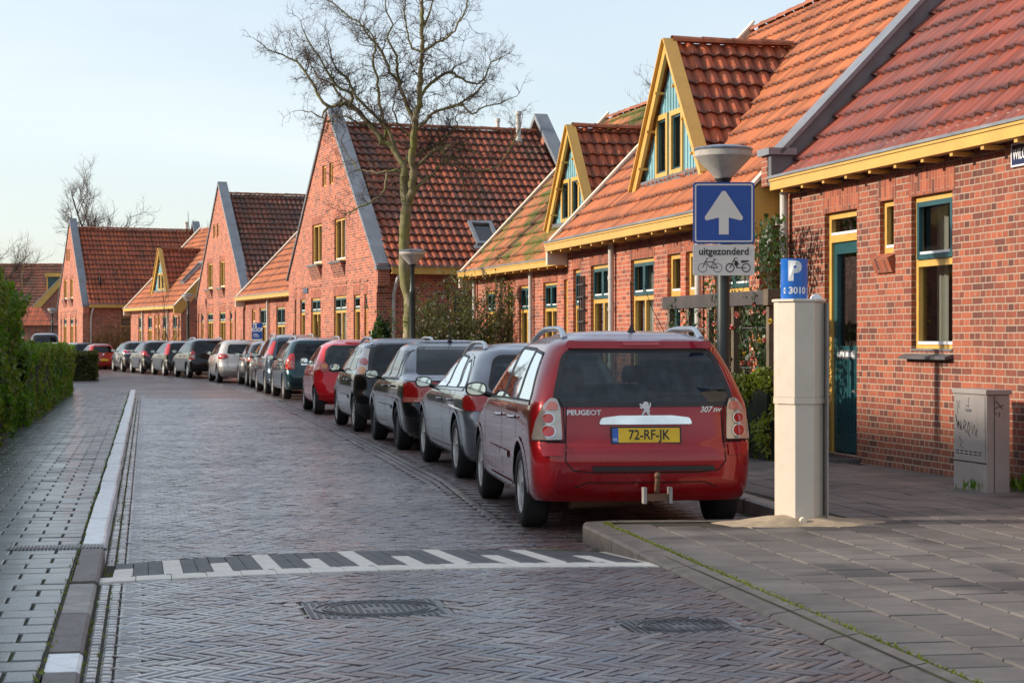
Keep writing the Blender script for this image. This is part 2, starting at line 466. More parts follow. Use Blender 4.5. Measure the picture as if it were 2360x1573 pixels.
def make_door(H, x0, x1, z0, z1, zt, letter=True, detail=2, light=True):
    y0, y1 = .055, .115; fw = .07
    f = MB()
    f.box((x0, y0, z0), (x0 + fw, y1, z1)); f.box((x1 - fw, y0, z0), (x1, y1, z1)); f.box((x0 + fw, y0, z1 - fw), (x1 - fw, y1, z1))
    f.box((x0 + fw, y0, zt - .04), (x1 - fw, y1, zt + .04))
    D = f.build('door_frame', M['yellow'], H)
    a, b = x0 + fw, x1 - fw
    g = MB(); g.face([(a, y1 - .01, zt), (b, y1 - .01, zt), (b, y1 - .01, z1 - fw), (a, y1 - .01, z1 - fw)])
    g.face([(a + .08, y1 + .012, z0 + (zt - z0) * .5), (b - .08, y1 + .012, z0 + (zt - z0) * .5), (b - .08, y1 + .012, zt - .16), (a + .08, y1 + .012, zt - .16)])
    g.build('pane', M['glass'], D)
    w = MB(); w.box((a + .01, y0 - .005, zt + .041), (b - .01, y0 + .04, zt + .07)); w.build('weather_bar', M['white'], D)
    l = MB(); zm = z0 + (zt - z0) * .5
    ya, yb = y1 - .03, y1 + .03
    l.box((a, ya, z0 + .02), (a + .09, yb, zt - .04)); l.box((b - .09, ya, z0 + .02), (b, yb, zt - .04))
    l.box((a + .09, ya, zt - .17), (b - .09, yb, zt - .04)); l.box((a + .09, ya, zm - .16), (b - .09, yb, zm))
    l.box((a + .09, ya, z0 + .02), (b - .09, yb, z0 + .22))
    n = max(3, int((b - a - .18) / .09))
    for i in range(n):
        xa = a + .09 + (b - a - .18) * i / n; xb = a + .09 + (b - a - .18) * (i + 1) / n
        l.box((xa + .006, ya + .012, z0 + .22), (xb - .006, yb - .01, zm - .16))
    l.face([(a, yb - .005, z0), (b, yb - .005, z0), (b, yb - .005, zm), (a, yb - .005, zm)])
    l.build('door_leaf', M['teal'], D)
    if detail > 1:
        c = MB(); xs = a + .085
        c.face([(xs, yb + .03, zm), (b - .085, yb + .03, zm), (b - .085, yb + .03, zt - .16), (xs, yb + .03, zt - .16)])
        c.build('curtain', M['panel_brown'], D)
        p = MB(); p.box((a + .12, ya - .014, zm - .14), (b - .14, ya + .002, zm - .05)); p.build('letterbox', M['zinc'], D)
        p = MB(); p.box((a + .14, ya - .018, zm - .12), (b - .16, ya - .0145, zm - .07)); p.build('letterbox_flap', M['white'], D)
        k = MB(); k.box((b - .075, ya - .012, zm - .62), (b - .02, ya + .001, zm - .42)); k.box((b - .06, ya - .06, zm - .5), (b - .04, ya - .012, zm - .48)); k.box((b - .12, ya - .06, zm - .505), (b - .04, ya - .045, zm - .48)); k.build('door_handle', M['zinc'], D)
    return D

def tiled_slope(mb, P0, U, V, nU, nV, m=0, keep=None, amp=.030, res=6, uoff=0.0, voff=0.0, TH=.355):
    """pantiles on the plane P0 + u*U + v*V (unit vectors, metres). keep(u,v)->bool culls cells. Step between courses."""
    TW = .2; KV = .29 / TH
    U = Vector(U); V = Vector(V); N = U.cross(V).normalized()
    if N.z < 0: N = -N
    P0 = Vector(P0)
    nu = int(math.ceil(nU / TW)); nv = int(math.ceil(nV / TH))
    def prof(k):
        a = k / res
        return amp * (math.sin(a * 2 * math.pi) * .75 + .25 * math.sin(a * 4 * math.pi + .6))
    for j in range(nv):
        v0 = j * TH; v1 = min((j + 1) * TH, nV)
        if v1 <= v0: continue
        jit = rnd.uniform(-.004, .004)
        base = len(mb.vs)
        cols = nu * res + 1
        tj = [(rnd.uniform(-.010, .010), rnd.uniform(-.016, .016) - (.03 if rnd.random() < .02 else 0)) for _ in range(nu + 1)]
        # rows: riser bottom, lip, top
        for row in range(3):
            for c in range(cols):
                u = min(c * TW / res, nU)
                ti = min(c // res, nu - 1)
                h = prof(c % res) + tj[ti][0] * .6
                if row == 0: vv = v0 + tj[ti][1] * .5; hh = h - .01
                elif row == 1: vv = v0 + tj[ti][1] * .5 - .004; hh = h + .040 + jit
                else: vv = v1; hh = h - .002
                mb.vs.append(tuple(P0 + U * u + V * max(vv, 0 if j else -.02) + N * hh))
        for row in range(2):
            for c in range(cols - 1):
                u = (c + .5) * TW / res; v = (v0 + v1) / 2
                if u > nU: continue
                if keep and not keep(u, v): continue
                a = base + row * cols + c; b = a + 1
                mb.fs.append([a, b, b + cols, a + cols]); mb.ms.append(m)
                ua, ub = c * TW / res + uoff + .0001, (c + 1) * TW / res + uoff - .0001
                va, vb = (v0 * KV + .002, v0 * KV + .01) if row == 0 else (v0 * KV + .01, v1 * KV - .002)
                va += voff; vb += voff
                mb.uv[len(mb.fs) - 1] = [(ua, va), (ub, va), (ub, vb), (ua, vb)]

def ridge_row(mb, A, B, r=.085, m=0):
    A, B = Vector(A), Vector(B); L = (B - A).length; n = max(1, int(L / .4)); d = (B - A) / n
    s = d.normalized(); q = s.cross(Vector((0, 0, 1))).normalized()
    for i in range(n):
        a = A + d * i; b = a + d * 1.03
        dz = rnd.uniform(-.006, .006)
        for k in range(6):
            t0, t1 = math.pi * k / 6, math.pi * (k + 1) / 6
            def pt(c, t, rr): return c + q * math.cos(t) * rr + Vector((0, 0, math.sin(t) * rr + dz - .02))
            mb.face([pt(a, t0, r * 1.1), pt(a, t1, r * 1.1), pt(b, t1, r * .93), pt(b, t0, r * .93)], m)

def yrot(th): return R(th) - math.pi / 2
def house_empty(name, o, th, label, cat='house', group='brick houses along the street'):
    return empty(name, (o[0], o[1], 0.12), yrot(th), label, cat, group)
# inside a house: x runs along the street wall (towards the camera), y into the house, z up from the pavement (0.12 m)

def gutter(H, x0, x1, z, over=.32, hgt=.2, step=.62, name='gutter', brk=True):
    g = MB()
    g.box((x0, -over, z), (x1, -over + .03, z + hgt - .03), 0)
    g.box((x0, -over + .03, z + .01), (x1, -over + .15, z + .03), 0)
    g.box((x0, -over - .015, z + hgt - .06), (x1, -over - .0, z + hgt - .032), 0)
    g.box((x0 - .01, -over - .03, z + hgt - .03), (x1 + .01, -over + .05, z + hgt), 1)
    g.box((x0, -over + .15, z + hgt - .05), (x1, .0, z + hgt - .03), 0)
    G = g.build(name, [M['yellow'], M['zinc']], H)
    if brk:
        n = int((x1 - x0) / step)
        b = MB(); b.box((-.03, -over + .03, z - .04), (.03, -over + .2, z - .003)); b.box((-.028, -over + .2, z - .03), (.028, .0, z - .004))
        first = b.build('gutter_bracket', M['yellow'], G, loc=(x0 + step * .5, 0, 0))
        for i in range(1, n):
            part_copy(first, G, (x0 + step * (i + .5), 0, 0))
    return G

def downpipe(H, x, ztop, y=-.07, r=.045, zb=0.0):
    p = MB(); p.tube([(x, y, zb), (x, y, ztop - .15), (x, y, ztop)], r, 12)
    for z in (.9, 1.75, ztop - .55): p.tube([(x, y, z), (x, y, z + .06)], r + .008, 12)
    return p.build('downpipe', M['pipe'], H, smooth=40)

def row_house(name, o, th, L, eave, openings, label, roofmat, depth=3.4, pitch=46, dormer=None, verge_l=True, verge_r=True, wallmat='brick', end_l=True, end_r=True, pipes=(), detail=2, extra_roof=None, ridge_x0=0.0, res=6, gut_step=.62, back_roof=True, gut_over=.38, drop=0.0):
    H = house_empty(name, o, th, label)
    holes = [(a, b, c, d) for (k, a, b, c, d) in [(q[0], q[1], q[2], q[3], q[4]) for q in openings]]
    w = MB()
    zt = eave + .0
    wall_sheet(w, 0, L, -.1, zt, holes, lambda p: (p[0], 0, p[1]), (0, 1, 0))
    # inside face behind openings (dark room)
    tp = math.tan(R(pitch)); D2 = depth * 2
    rz = eave + depth * tp
    wall_pts = lambda x: [(x, 0, -.1), (x, D2, -.1), (x, D2, eave), (x, depth, rz - .05), (x, 0, eave)]
    if end_l: w.face(wall_pts(0))
    if end_r: w.face(wall_pts(L)[::-1])
    w.face([(0, D2, -.1), (L, D2, -.1), (L, D2, eave + .2), (0, D2, eave + .2)])
    w.build('wall', M[wallmat], H)
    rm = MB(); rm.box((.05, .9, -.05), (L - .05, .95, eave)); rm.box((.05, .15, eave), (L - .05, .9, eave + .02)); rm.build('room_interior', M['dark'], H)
    for q in openings:
        k, a, b, c, d = q[:5]; opt = q[5] if len(q) > 5 else {}
        if k == 'door': make_door(H, a, b, c, d, opt.get('zt', d - .42), detail=detail)
        else: make_window(H, a, b, c, d, mull=opt.get('mull', 1), trans=opt.get('trans', None), detail=detail, curtain=opt.get('curtain', True), name='window')
        if opt.get('lintel', True): lintel(H, a, b, d, opt.get('lh', .22))
        if opt.get('sill'):
            s = MB(); s.prism([(-.09, c - .06), (.1, c - .002), (.1, c - .06), (-.09, c - .085)], lambda p: (a - .12, p[0], p[1]), lambda p: (b + .02, p[0], p[1])); s.build('window_ledge', M['slate'], H)
            s = MB(); s.box((a, -.01, c - .0015), (b, .1, c + .018)); s.build('window_ledge', M['zinc'], H)
        if opt.get('corbel'):
            b0 = MB(); b0.prism([(-.09, c - .05), (.0, c - .01), (.0, c - .2), (-.03, c - .2)], lambda p: (a - .05, p[0], p[1]), lambda p: (b + .03, p[0], p[1])); b0.build('corbel', M['soldier'], H)
    over = min(.3, gut_over - .07)
    r = MB()
    V = Vector((0, math.cos(R(pitch)), math.sin(R(pitch))))
    slope = (depth + over) / math.cos(R(pitch))
    keep = None
    if dormer:
        dx0, dx1, dz0, dz1 = dormer['x0'], dormer['x1'], dormer['z0'], dormer['z1']
        def keep(u, v):
            y = -over + v * V.y; z = eave - over * tp + .1 + v * V.z; x = u + ridge_x0
            if z < dz0 + .1 or y < dormer['y'] + .05: return True
            k = (dz1 - z) / (dz1 - dz0) if z < dz1 else -1
            mx = (dx0 + dx1) / 2
            return k <= 0.05 or abs(x - mx) > (dx1 - dx0) / 2 * k - .04
    tiled_slope(r, (ridge_x0, -over, eave - over * tp + .1 - drop), (1, 0, 0), V, L - ridge_x0, slope, 0, keep, res=res)
    zr = eave + depth * tp + .1 - drop
    ridge_row(r, (ridge_x0, depth, zr + .03), (L, depth, zr + .03), m=1)
    if back_roof: r.face([(ridge_x0, depth, zr), (L, depth, zr), (L, D2 + over, eave - over * tp + .1), (ridge_x0, D2 + over, eave - over * tp + .1)], 1)
    r.build('roof', [M[roofmat], M['ridge']], H)
    gutter(H, ridge_x0 - .05 if verge_l else ridge_x0, L + (.05 if verge_r else 0), eave - .29, over=gut_over, hgt=.165, step=gut_step)
    y0, z0 = -over - .05, eave - over * tp + .0
    for side, on in ((0, verge_l), (1, verge_r)):
        if not on: continue
        xx = ridge_x0 - .1 if side == 0 else L
        v = MB(); v.prism([(y0, z0 - .2), (y0, z0 + .08), (depth, rz + .22), (depth, rz - .06), (y0 + .35, z0 - .2)] , lambda p: (xx, p[0], p[1]), lambda p: (xx + .1, p[0], p[1]))
        v.build('verge_board', M['yellow'] if side else M['cream'], H)
        v = MB(); v.prism([(y0 - .02, z0 + .1), (y0 - .02, z0 + .15), (depth, rz + .29), (depth, rz + .24)], lambda p: (xx - .02, p[0], p[1]), lambda p: (xx + .13, p[0], p[1]))
        v.build('verge_capping', M['cream'], H)
    for x in pipes: downpipe(H, x, eave - .3)
    if dormer: build_dormer(H, dormer, eave, over, tp, detail, roofmat)
    return H

def build_dormer(H, d, eave, over, tp, detail, roofmat):
    x0, x1, z0, z1, y = d['x0'], d['x1'], d['z0'], d['z1'], d['y']
    mx = (x0 + x1) / 2; hw = (x1 - x0) / 2
    wx0, wx1, wz1 = d['wx0'], d['wx1'], d['wz1']
    wm = d.get('wxm', mx + .03)
    win = [(wx0, wm - .09, z0, wz1), (wm + .09, wx1, z0, wz1)]
    w = MB()
    k = hw / (z1 - z0)
    wall_sheet(w, x0 - .2, x1 + .2, z0 - .5, z1, win, lambda p: (p[0], y, p[1]), (0, 1, 0), planes=[(1, k, mx + k * z1), (-1, k, -mx + k * z1)], reveal=.06)
    # vertical boards as cover strips
    n = int((x1 - x0) / .13)
    for i in range(n + 1):
        xx = x0 + (x1 - x0) * i / n
        zt = z1 - abs(xx - mx) / k - .12
        segs = [(z0 - .05, zt)]
        for (a, b, c, e) in win:
            if a - .01 < xx < b + .01: segs = [(e + .0, zt)]
        for (a, b) in segs:
            if b > a + .03: w.box((xx - .008, y - .012, a), (xx + .008, y + .0, b))
    W = w.build('dormer', M['teal_board'], H)
    f = MB()
    for (a, b, c, e) in win: frame_rect(f, a - .03, b + .03, c, e + .04, y - .03, y + .05, .075)
    f.build('window_frame', M['yellow'], W)
    for (a, b, c, e) in win:
        g = MB(); g.face([(a, y + .04, c), (b, y + .04, c), (b, y + .04, e), (a, y + .04, e)]); g.build('pane', M['glass'], W)
        s = MB(); frame_rect(s, a + .046, b - .046, c + .076, e - .036, y + .0, y + .035, .03); s.build('sash', M['teal'], W)
        cu = MB(); cu.face([(a, y + .12, c), (b, y + .12, c), (b, y + .12, e), (a, y + .12, e)]); cu.build('curtain', M['blind'], W)
    # barge boards
    bw = .24; yb = y - .13
    for sgn in (-1, 1):
        b = MB()
        foot = (mx + sgn * (hw + .12), z0 - .12 * (z1 - z0) / hw + .0)
        apex = (mx, z1 + .12)
        # board: side plate (outer soffit) + front face
        dirv = Vector((foot[0] - apex[0], 0, foot[1] - apex[1])).normalized()
        nrm = Vector((-dirv.z, 0, dirv.x)) * (1 if sgn < 0 else -1)   # outward normal
        if nrm.z < 0: nrm = -nrm
        A = Vector((apex[0], yb, apex[1])); F = Vector((foot[0], yb, foot[1]))
        inn = -nrm * .13
        P = [A + nrm * .03, F + nrm * .03, F + inn, Vector((mx, yb, A.z - .13 / abs(nrm.x) * 1.0))]
        b.face(P, 0)
        Q = [p + Vector((0, .05, 0)) for p in P]
        b.face(Q[::-1], 0)
        for i in range(4): b.face([P[i], Q[i], Q[(i + 1) % 4], P[(i + 1) % 4]], 0)
        b.build('barge_board', M['yellow'], W, fixn=True)
        c = MB()
        P = [A + inn * .35 + Vector((0, -.02, 0)), F + inn * .35 + Vector((0, -.02, 0)), F + inn * 1.15 + Vector((0, -.02, 0)), Vector((mx, yb - .02, A.z - .16 / abs(nrm.x)))]
        Pq = [F + nrm * .045, A + nrm * .045]
        c.prism([0, 1, 2, 3], lambda i: (A + nrm * .031 + Vector((0, -.05, 0)), F + nrm * .031 + Vector((0, -.05, 0)), F + nrm * .06 + Vector((0, -.05, 0)), A + nrm * .06 + Vector((0, -.05, 0)))[i],
                lambda i: (A + nrm * .031 + Vector((0, .15, 0)), F + nrm * .031 + Vector((0, .15, 0)), F + nrm * .06 + Vector((0, .15, 0)), A + nrm * .06 + Vector((0, .15, 0)))[i])
        c.build('barge_capping', M['yellow'], W, fixn=True)
        s = MB()
        for t in (.3, .55, .8):
            p = A.lerp(F, t) + inn
            s.tube([p + Vector((0, -.03, 0)), p + Vector((0, .2, 0))], .022, 8)
            s.build('strut', M['yellow'], W); s = MB()
    # roof of the dormer running back into the main roof
    yend = (z1 - (eave - over * tp + .1)) / tp - over + .0
    r = MB()
    sl = math.hypot(hw + .12, z1 + .1 - z0 + .3)
    for sgn in (-1, 1):
        foot = Vector((mx + sgn * (hw + .12), 0, z0 - .12 * (z1 - z0) / hw)); ap = Vector((mx, 0, z1 + .1))
        Vv = (ap - foot).normalized(); ln = (ap - foot).length
        y_s = yb + .13
        def keep(u, v, foot=foot, Vv=Vv):
            p = foot + Vv * v
            yy = y_s + u
            zr = eave - over * tp + .1 + (yy + over) * tp
            return p.z > zr - .12
        if sgn > 0: tiled_slope(r, foot + Vector((0, y_s, 0)), (0, 1, 0), Vv, yend + .3 - y_s, ln, 0, keep, TH=.30)
        else: tiled_slope(r, foot + Vector((0, y_s, 0)), (0, 1, 0), Vv, yend + .3 - y_s, ln, 0, keep, res=3, TH=.30)
    ridge_row(r, (mx, yb + .1, z1 + .13), (mx, yend + .05, z1 + .13), m=1)
    r.build('dormer_roof', [M[d.get('mat', 'roof_red')], M['ridge']], W)
    l = MB(); l.box((x0 - .05, y - .08, z0 - .1), (x1 + .05, y + .02, z0 - .001)); l.build('lead_flashing', M['lead'], W)
    # lead valley on the camera side
    rr = MB()
    f0 = Vector((x1 + .1, y - .3, z0 - .1)); f1 = Vector((mx, yend, z1 + .03))
    return W

def gable_house(name, o, th, L, label, openings, upper, attic, roofmat, depth=6.1, eave=3.05, apex=7.6, side_windows=(), detail=1, res=6, pipe=True, ridge_drop=.35, flues=(), skylight=None, streetsign=None, left_cut=None):
    H = house_empty(name, o, th, label)
    mx = L / 2; foot = 3.15
    k = mx / (apex - foot)   # horizontal run per metre of rise
    holes = [tuple(q[1:5]) for q in openings] + [tuple(q) for q in upper] + [tuple(q) for q in attic]
    w = MB()
    planes = [(1, k, mx + k * apex), (-1, k, -mx + k * apex)]
    wall_sheet(w, 0, L, -.1, apex, holes, lambda p: (p[0], 0, p[1]), (0, 1, 0), planes=planes)
    # side wall facing the camera
    sh = [tuple(q[:4]) for q in side_windows]
    wall_sheet(w, 0, depth, -.1, eave, sh, lambda p: (L, p[0], p[1]), (-1, 0, 0))
    w.face([(0, 0, -.1), (0, 0, eave), (0, depth, eave), (0, depth, -.1)])
    w.face([(0, depth, -.1), (0, depth, foot), (mx, depth, apex), (L, depth, foot), (L, depth, -.1)])
    # parapet thickness (inner faces of the gables above the roof)
    w.face([(0, .28, foot - .2), (mx, .28, apex), (L, .28, foot - .2), (L, .28, eave - .4), (0, .28, eave - .4)][::-1])
    w.box((L - .02, -.001, eave - .35), (L + .14, .3, foot + .05))
    w.box((L - .02, .001, eave - .5), (L + .07, .29, eave - .3505))
    w.build('wall', M['brick_far'], H)
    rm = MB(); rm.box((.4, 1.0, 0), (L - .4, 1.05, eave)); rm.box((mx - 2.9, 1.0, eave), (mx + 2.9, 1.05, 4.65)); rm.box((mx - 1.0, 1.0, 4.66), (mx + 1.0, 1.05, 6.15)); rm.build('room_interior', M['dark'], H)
    for q in openings:
        kk, a, b, c, d = q[:5]; opt = q[5] if len(q) > 5 else {}
        if kk == 'door': make_door(H, a, b, c, d, d - .45, detail=1)
        else: make_window(H, a, b, c, d, mull=opt.get('mull', 1), trans=2.08 - .12 + .12, detail=2)
        lintel(H, a, b, d, .24)
    for (a, b, c, d) in upper:
        make_window(H, a, b, c, d, mull=2, trans=False, detail=1)
        corbel_sill(H, a, b, c)
        lintel(H, a, b, d, .2, course=False)
    for (a, b, c, d) in attic:
        make_window(H, a, b, c, d, mull=1, trans=False, detail=0, curtain='full')
    # side windows: local frame on the side wall
    for (a, b, c, d, zt) in side_windows:
        f = MB()
        def BX(mb, p, q, m=0): mb.box((L - .12 - p[1] - (q[1] - p[1]) + .0, p[0], p[2]), (L - .12 - p[1], q[0], q[2]), m)
        def FR(mb, a, b, c, d, y0, y1, w_):
            BX(mb, (a, y0, c), (a + w_, y1, d)); BX(mb, (b - w_, y0, c), (b, y1, d)); BX(mb, (a + w_, y0, c), (b - w_, y1, c + w_)); BX(mb, (a + w_, y0, d - w_), (b - w_, y1, d))
        FR(f, a, b, c, d, -.03, .04, .06); BX(f, (a + .06, -.03, zt - .035), (b - .06, .04, zt + .035))
        wn = f.build('window', M['yellow'], H)
        s = MB(); FR(s, a + .062, b - .062, zt + .036, d - .062, -.05, .0, .06); s.build('sash', M['teal'], wn)
        g = MB(); x = L - .13; g.face([(x, a, c), (x, b, c), (x, b, d), (x, a, d)]); g.build('pane', M['glass'], wn)
        cu = MB(); x = L - .22; cu.face([(x, a, c), (x, b, c), (x, b, d), (x, a, d)]); cu.build('curtain', M['curtain'], wn)
    # roof between the parapets
    ax = apex - ridge_drop
    r = MB(); y0, y1 = .29, depth - .29
    # both slopes; a little below the coping line
    ez = eave + .12; over = .25
    footp = Vector((L + over, y0, ez)); ap = Vector((mx, y0, ax))
    V = (ap - footp).normalized(); ln = (ap - footp).length
    sk = None
    if skylight:
        def keep(u, v): return not (skylight[0] < u < skylight[1] and skylight[2] < v < skylight[3])
    else: keep = None
    tiled_slope(r, footp, (0, 1, 0), V, y1 - y0, ln, 0, keep, res=res)
    fp2 = Vector((-over, y0, ez)); V2 = (ap - fp2).normalized()
    tiled_slope(r, fp2, (0, 1, 0), V2, y1 - y0, ln, 0, None, res=2)
    ridge_row(r, (mx, y0, ax + .04), (mx, y1, ax + .04), m=1)
    r.build('roof', [M[roofmat], M['ridge']], H)
    if skylight:
        N = Vector((-V.z, 0, V.x)); N = -N if N.z < 0 else N
        u0, u1, v0, v1 = skylight
        def P(u, v, h): return footp + Vector((0, u, 0)) + V * v + N * h
        s = MB()
        def bar(ua, ub, va, vb, h0, h1, m):
            q = [P(ua, va, h0), P(ub, va, h0), P(ub, vb, h0), P(ua, vb, h0), P(ua, va, h1), P(ub, va, h1), P(ub, vb, h1), P(ua, vb, h1)]
            k0 = len(s.vs); s.vs.extend([tuple(x) for x in q])
            for f in ((0,3,2,1),(4,5,6,7),(0,1,5,4),(1,2,6,5),(2,3,7,6),(3,0,4,7)): s.fs.append([k0 + i for i in f]); s.ms.append(m)
        bar(u0, u0 + .09, v0, v1, -.05, .12, 0); bar(u1 - .09, u1, v0, v1, -.05, .12, 0); bar(u0 + .09, u1 - .09, v0, v0 + .1, -.05, .115, 0); bar(u0 + .09, u1 - .09, v1 - .1, v1, -.05, .12, 0)
        bar(u0 - .08, u1 + .08, v0 - .16, v0 - .002, -.05, .06, 0)
        S = s.build('skylight', M['zinc'], H, fixn=True)
        s = MB(); s.face([P(u0 + .05, v0 + .05, .06), P(u1 - .05, v0 + .05, .06), P(u1 - .05, v1 - .05, .06), P(u0 + .05, v1 - .05, .06)]); s.build('pane', M['glass'], S)
        s = MB(); s.face([P(u0 + .05, v0 + .05, -.1), P(u1 - .05, v0 + .05, -.1), P(u1 - .05, v1 - .05, -.1), P(u0 + .05, v1 - .05, -.1)]); s.build('blind', M['panel_brown'], S)
    # copings on both gables
    for (ya, yb) in ((-.05, .34), (depth - .34, depth + .05)):
        for sgn in (-1, 1):
            c = MB()
            A = (mx, apex + .10); F = (mx + sgn * (mx + .12), foot - .06)
            t = .07
            nx = (F[1] - A[1]); nz = -(F[0] - A[0]); l_ = math.hypot(nx, nz); nx, nz = nx / l_, nz / l_
            if nz < 0: nx, nz = -nx, -nz
            poly = [(A[0], A[1] - .08), (F[0], F[1]), (F[0] + nx * t, F[1] + nz * t), (A[0], A[1] + .08)]
            c.prism(poly, lambda p: (p[0], ya, p[1]), lambda p: (p[0], yb, p[1]))
            if sgn > 0: c.box((L - .05, ya, foot - .1), (L + .2, yb, foot - .03))
            c.build('coping', M['lead2'] if sgn > 0 else M['lead'], H, fixn=True)
    g = MB()
    g.box((L + .05, .3, eave - .06), (L + .36, depth - .3, eave - .03)); g.box((L + .33, .3, eave - .03), (L + .36, depth - .3, eave + .12)); g.box((L + .34, .29, eave + .12), (L + .4, depth - .3, eave + .14), 1)
    g.build('gutter', [M['yellow'], M['zinc']], H)
    if pipe:
        p = MB(); p.tube([(L + .3, .5, eave - .07), (L + .24, .45, eave - .25), (L + .07, .42, eave - .55), (L + .07, .42, 0)], .045, 10); p.build('downpipe', M['pipe'], H, smooth=50)
    for (x, y, zt, r_) in flues:
        zr = ax - abs(x - mx) / k
        p = MB(); p.lathe([(r_ * 1.6, zr - .4), (r_ * 1.5, zr + .1), (r_, zr + .12), (r_, zt - .1), (r_ * 1.35, zt - .1), (r_ * 1.35, zt)], 12, c=(x, y, 0)); p.build('flue_pipe', M['pipe'], H, smooth=40)
    if streetsign:
        s = MB(); s.box((streetsign[0], -.03, streetsign[2]), (streetsign[1], -.004, streetsign[3])); S = s.build('street_name_plate', M['navy'], H)
    return H

M['lead2'] = pmat('lead_coping', (.22, .235, .26), .5, .25, var=.2, scale=2, bump=.12, bscale=14)
M['navy'] = pmat('navy_enamel', (.012, .018, .075), .25, var=.05, bump=0)
M['brick2'] = M['brick']
# ---------------------------------------------------------------- cars
def paint(name, c, metal=.35, rough=.32, dirt=.25):
    t = NT(name); o = t.obj(); g = t.n('TexCoord').outputs['Object']
    sp = t.n('SeparateXYZ', {0: o})
    fl = t.noise(o, 900, 1)
    streak = t.noise(t.n('CombineXYZ', {'X': t.math('MULTIPLY', sp.outputs[0], 22), 'Y': t.math('MULTIPLY', sp.outputs[1], 22), 'Z': t.math('MULTIPLY', sp.outputs[2], 1.2)}).outputs[0], 1, 4, .6)
    low = t.rng(sp.outputs[2], .15, .62, 1, .0)
    d = t.math('ADD', t.math('MULTIPLY', low, t.rng(t.noise(o, 5, 5, .7), .35, .7, 0, .3)), t.rng(streak, .55, .8, 0, dirt * .6), clamp=True)
    cc = t.mix(d, c, (.07, .06, .05))
    r = t.math('ADD', t.math('MULTIPLY', d, .35), rough)
    # paler blue-grey mixed into the colour of upward facing panels
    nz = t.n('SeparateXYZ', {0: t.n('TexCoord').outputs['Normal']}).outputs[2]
    top_pale = t.math('MULTIPLY', t.rng(nz, .62, .97, 0, .8), t.rng(t.noise(o, 14, 5, .7), .25, .6, .65, 1))
    cc = t.mix(top_pale, cc, (.40, .46, .55))
    d = t.math('ADD', d, t.math('MULTIPLY', top_pale, .5), clamp=True)
    b = t.bsdf(cc, r, t.math('MULTIPLY', t.math('SUBTRACT', 1, d), metal), None, Coat_Weight=1.0, Specular_IOR_Level=.15)
    t.t.links.new(t.math('ADD', .04, t.math('MULTIPLY', d, .4)), b.inputs['Coat Roughness'])
    return t.m
def simple(name, c, rough, metal=0, **kw):
    t = NT(name); o = t.obj()
    n = t.noise(o, 6, 4)
    f = t.rng(n, .3, .7, .85, 1.15)
    cc = t.mix(1.0, c, t.n('CombineXYZ', {'X': f, 'Y': f, 'Z': f}).outputs[0], 'MULTIPLY')
    t.bsdf(cc, t.rng(n, .3, .7, max(0, rough - .04), rough + .04), metal, None, **kw)
    return t.m
def car_glass_mat():
    t = NT('car_glass'); o = t.obj()
    n = t.noise(o, 3, 5, .65)
    cc = t.mix(t.rng(n, .45, .75, 0, 1), (.008, .011, .014), (.025, .04, .048))
    t.bsdf(cc, t.rng(n, .3, .8, .02, .10), 0, None, Specular_IOR_Level=.42)
    return t.m
M['cglass'] = car_glass_mat()

M['tyre'] = pmat('tyre_rubber', (.017, .017, .018), .8, bump=.3, bscale=30, dirt=((.07, .06, .05), .4))
M['rim'] = pmat('alloy', (.62, .60, .57), .32, .75, bump=0, dirt=((.2, .17, .14), .3))
M['rim_dark'] = pmat('steel_rim', (.05, .05, .055), .45, .6, bump=0)
M['plastic'] = pmat('black_plastic', (.02, .02, .022), .5, bump=.1)
M['chrome'] = simple('chrome', (.72, .73, .75), .12, 1.0)
M['lamp_red'] = simple('lamp_red', (.42, .012, .012), .12, 0, Coat_Weight=1.0)
M['lamp_pink'] = simple('lamp_pink', (.55, .16, .12), .12, 0, Coat_Weight=1.0)
M['lamp_clear'] = simple('lamp_clear', (.42, .37, .33), .15, .5, Coat_Weight=1.0)
M['lamp_amber'] = simple('lamp_amber', (.6, .22, .04), .15, 0, Coat_Weight=1.0)
M['mirror'] = simple('mirror_glass', (.75, .78, .72), .04, 1.0)
M['plate_y'] = simple('plate_yellow', (.78, .50, .02), .4)
M['plate_b'] = simple('plate_blue', (.03, .12, .48), .4)
M['ink'] = simple('black_lettering', (.012, .012, .013), .45)
M['seam'] = simple('panel_gap', (.006, .006, .006), .8)
M['rust'] = pmat('rusty_steel', (.16, .085, .05), .7, .4, var=.4, bump=.3)
M['badge'] = simple('badge_metal', (.70, .71, .73), .35, .35)
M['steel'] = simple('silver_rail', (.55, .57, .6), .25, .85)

def interp(tab, z):
    if z <= tab[0][0]: return tab[0][1]
    for i in range(len(tab) - 1):
        a, b = tab[i], tab[i + 1]
        if z <= b[0]:
            # monotone cubic
            def slope(k):
                if k == 0: return (tab[1][1] - tab[0][1]) / (tab[1][0] - tab[0][0])
                if k == len(tab) - 1: return (tab[-1][1] - tab[-2][1]) / (tab[-1][0] - tab[-2][0])
                s0 = (tab[k][1] - tab[k - 1][1]) / (tab[k][0] - tab[k - 1][0]); s1 = (tab[k + 1][1] - tab[k][1]) / (tab[k + 1][0] - tab[k][0])
                if s0 * s1 <= 0: return 0
                return 2 * s0 * s1 / (s0 + s1)
            h = b[0] - a[0]; t = (z - a[0]) / h; m0, m1 = slope(i) * h, slope(i + 1) * h
            return (2*t**3 - 3*t*t + 1) * a[1] + (t**3 - 2*t*t + t) * m0 + (-2*t**3 + 3*t*t) * b[1] + (t**3 - t*t) * m1
    return tab[-1][1]

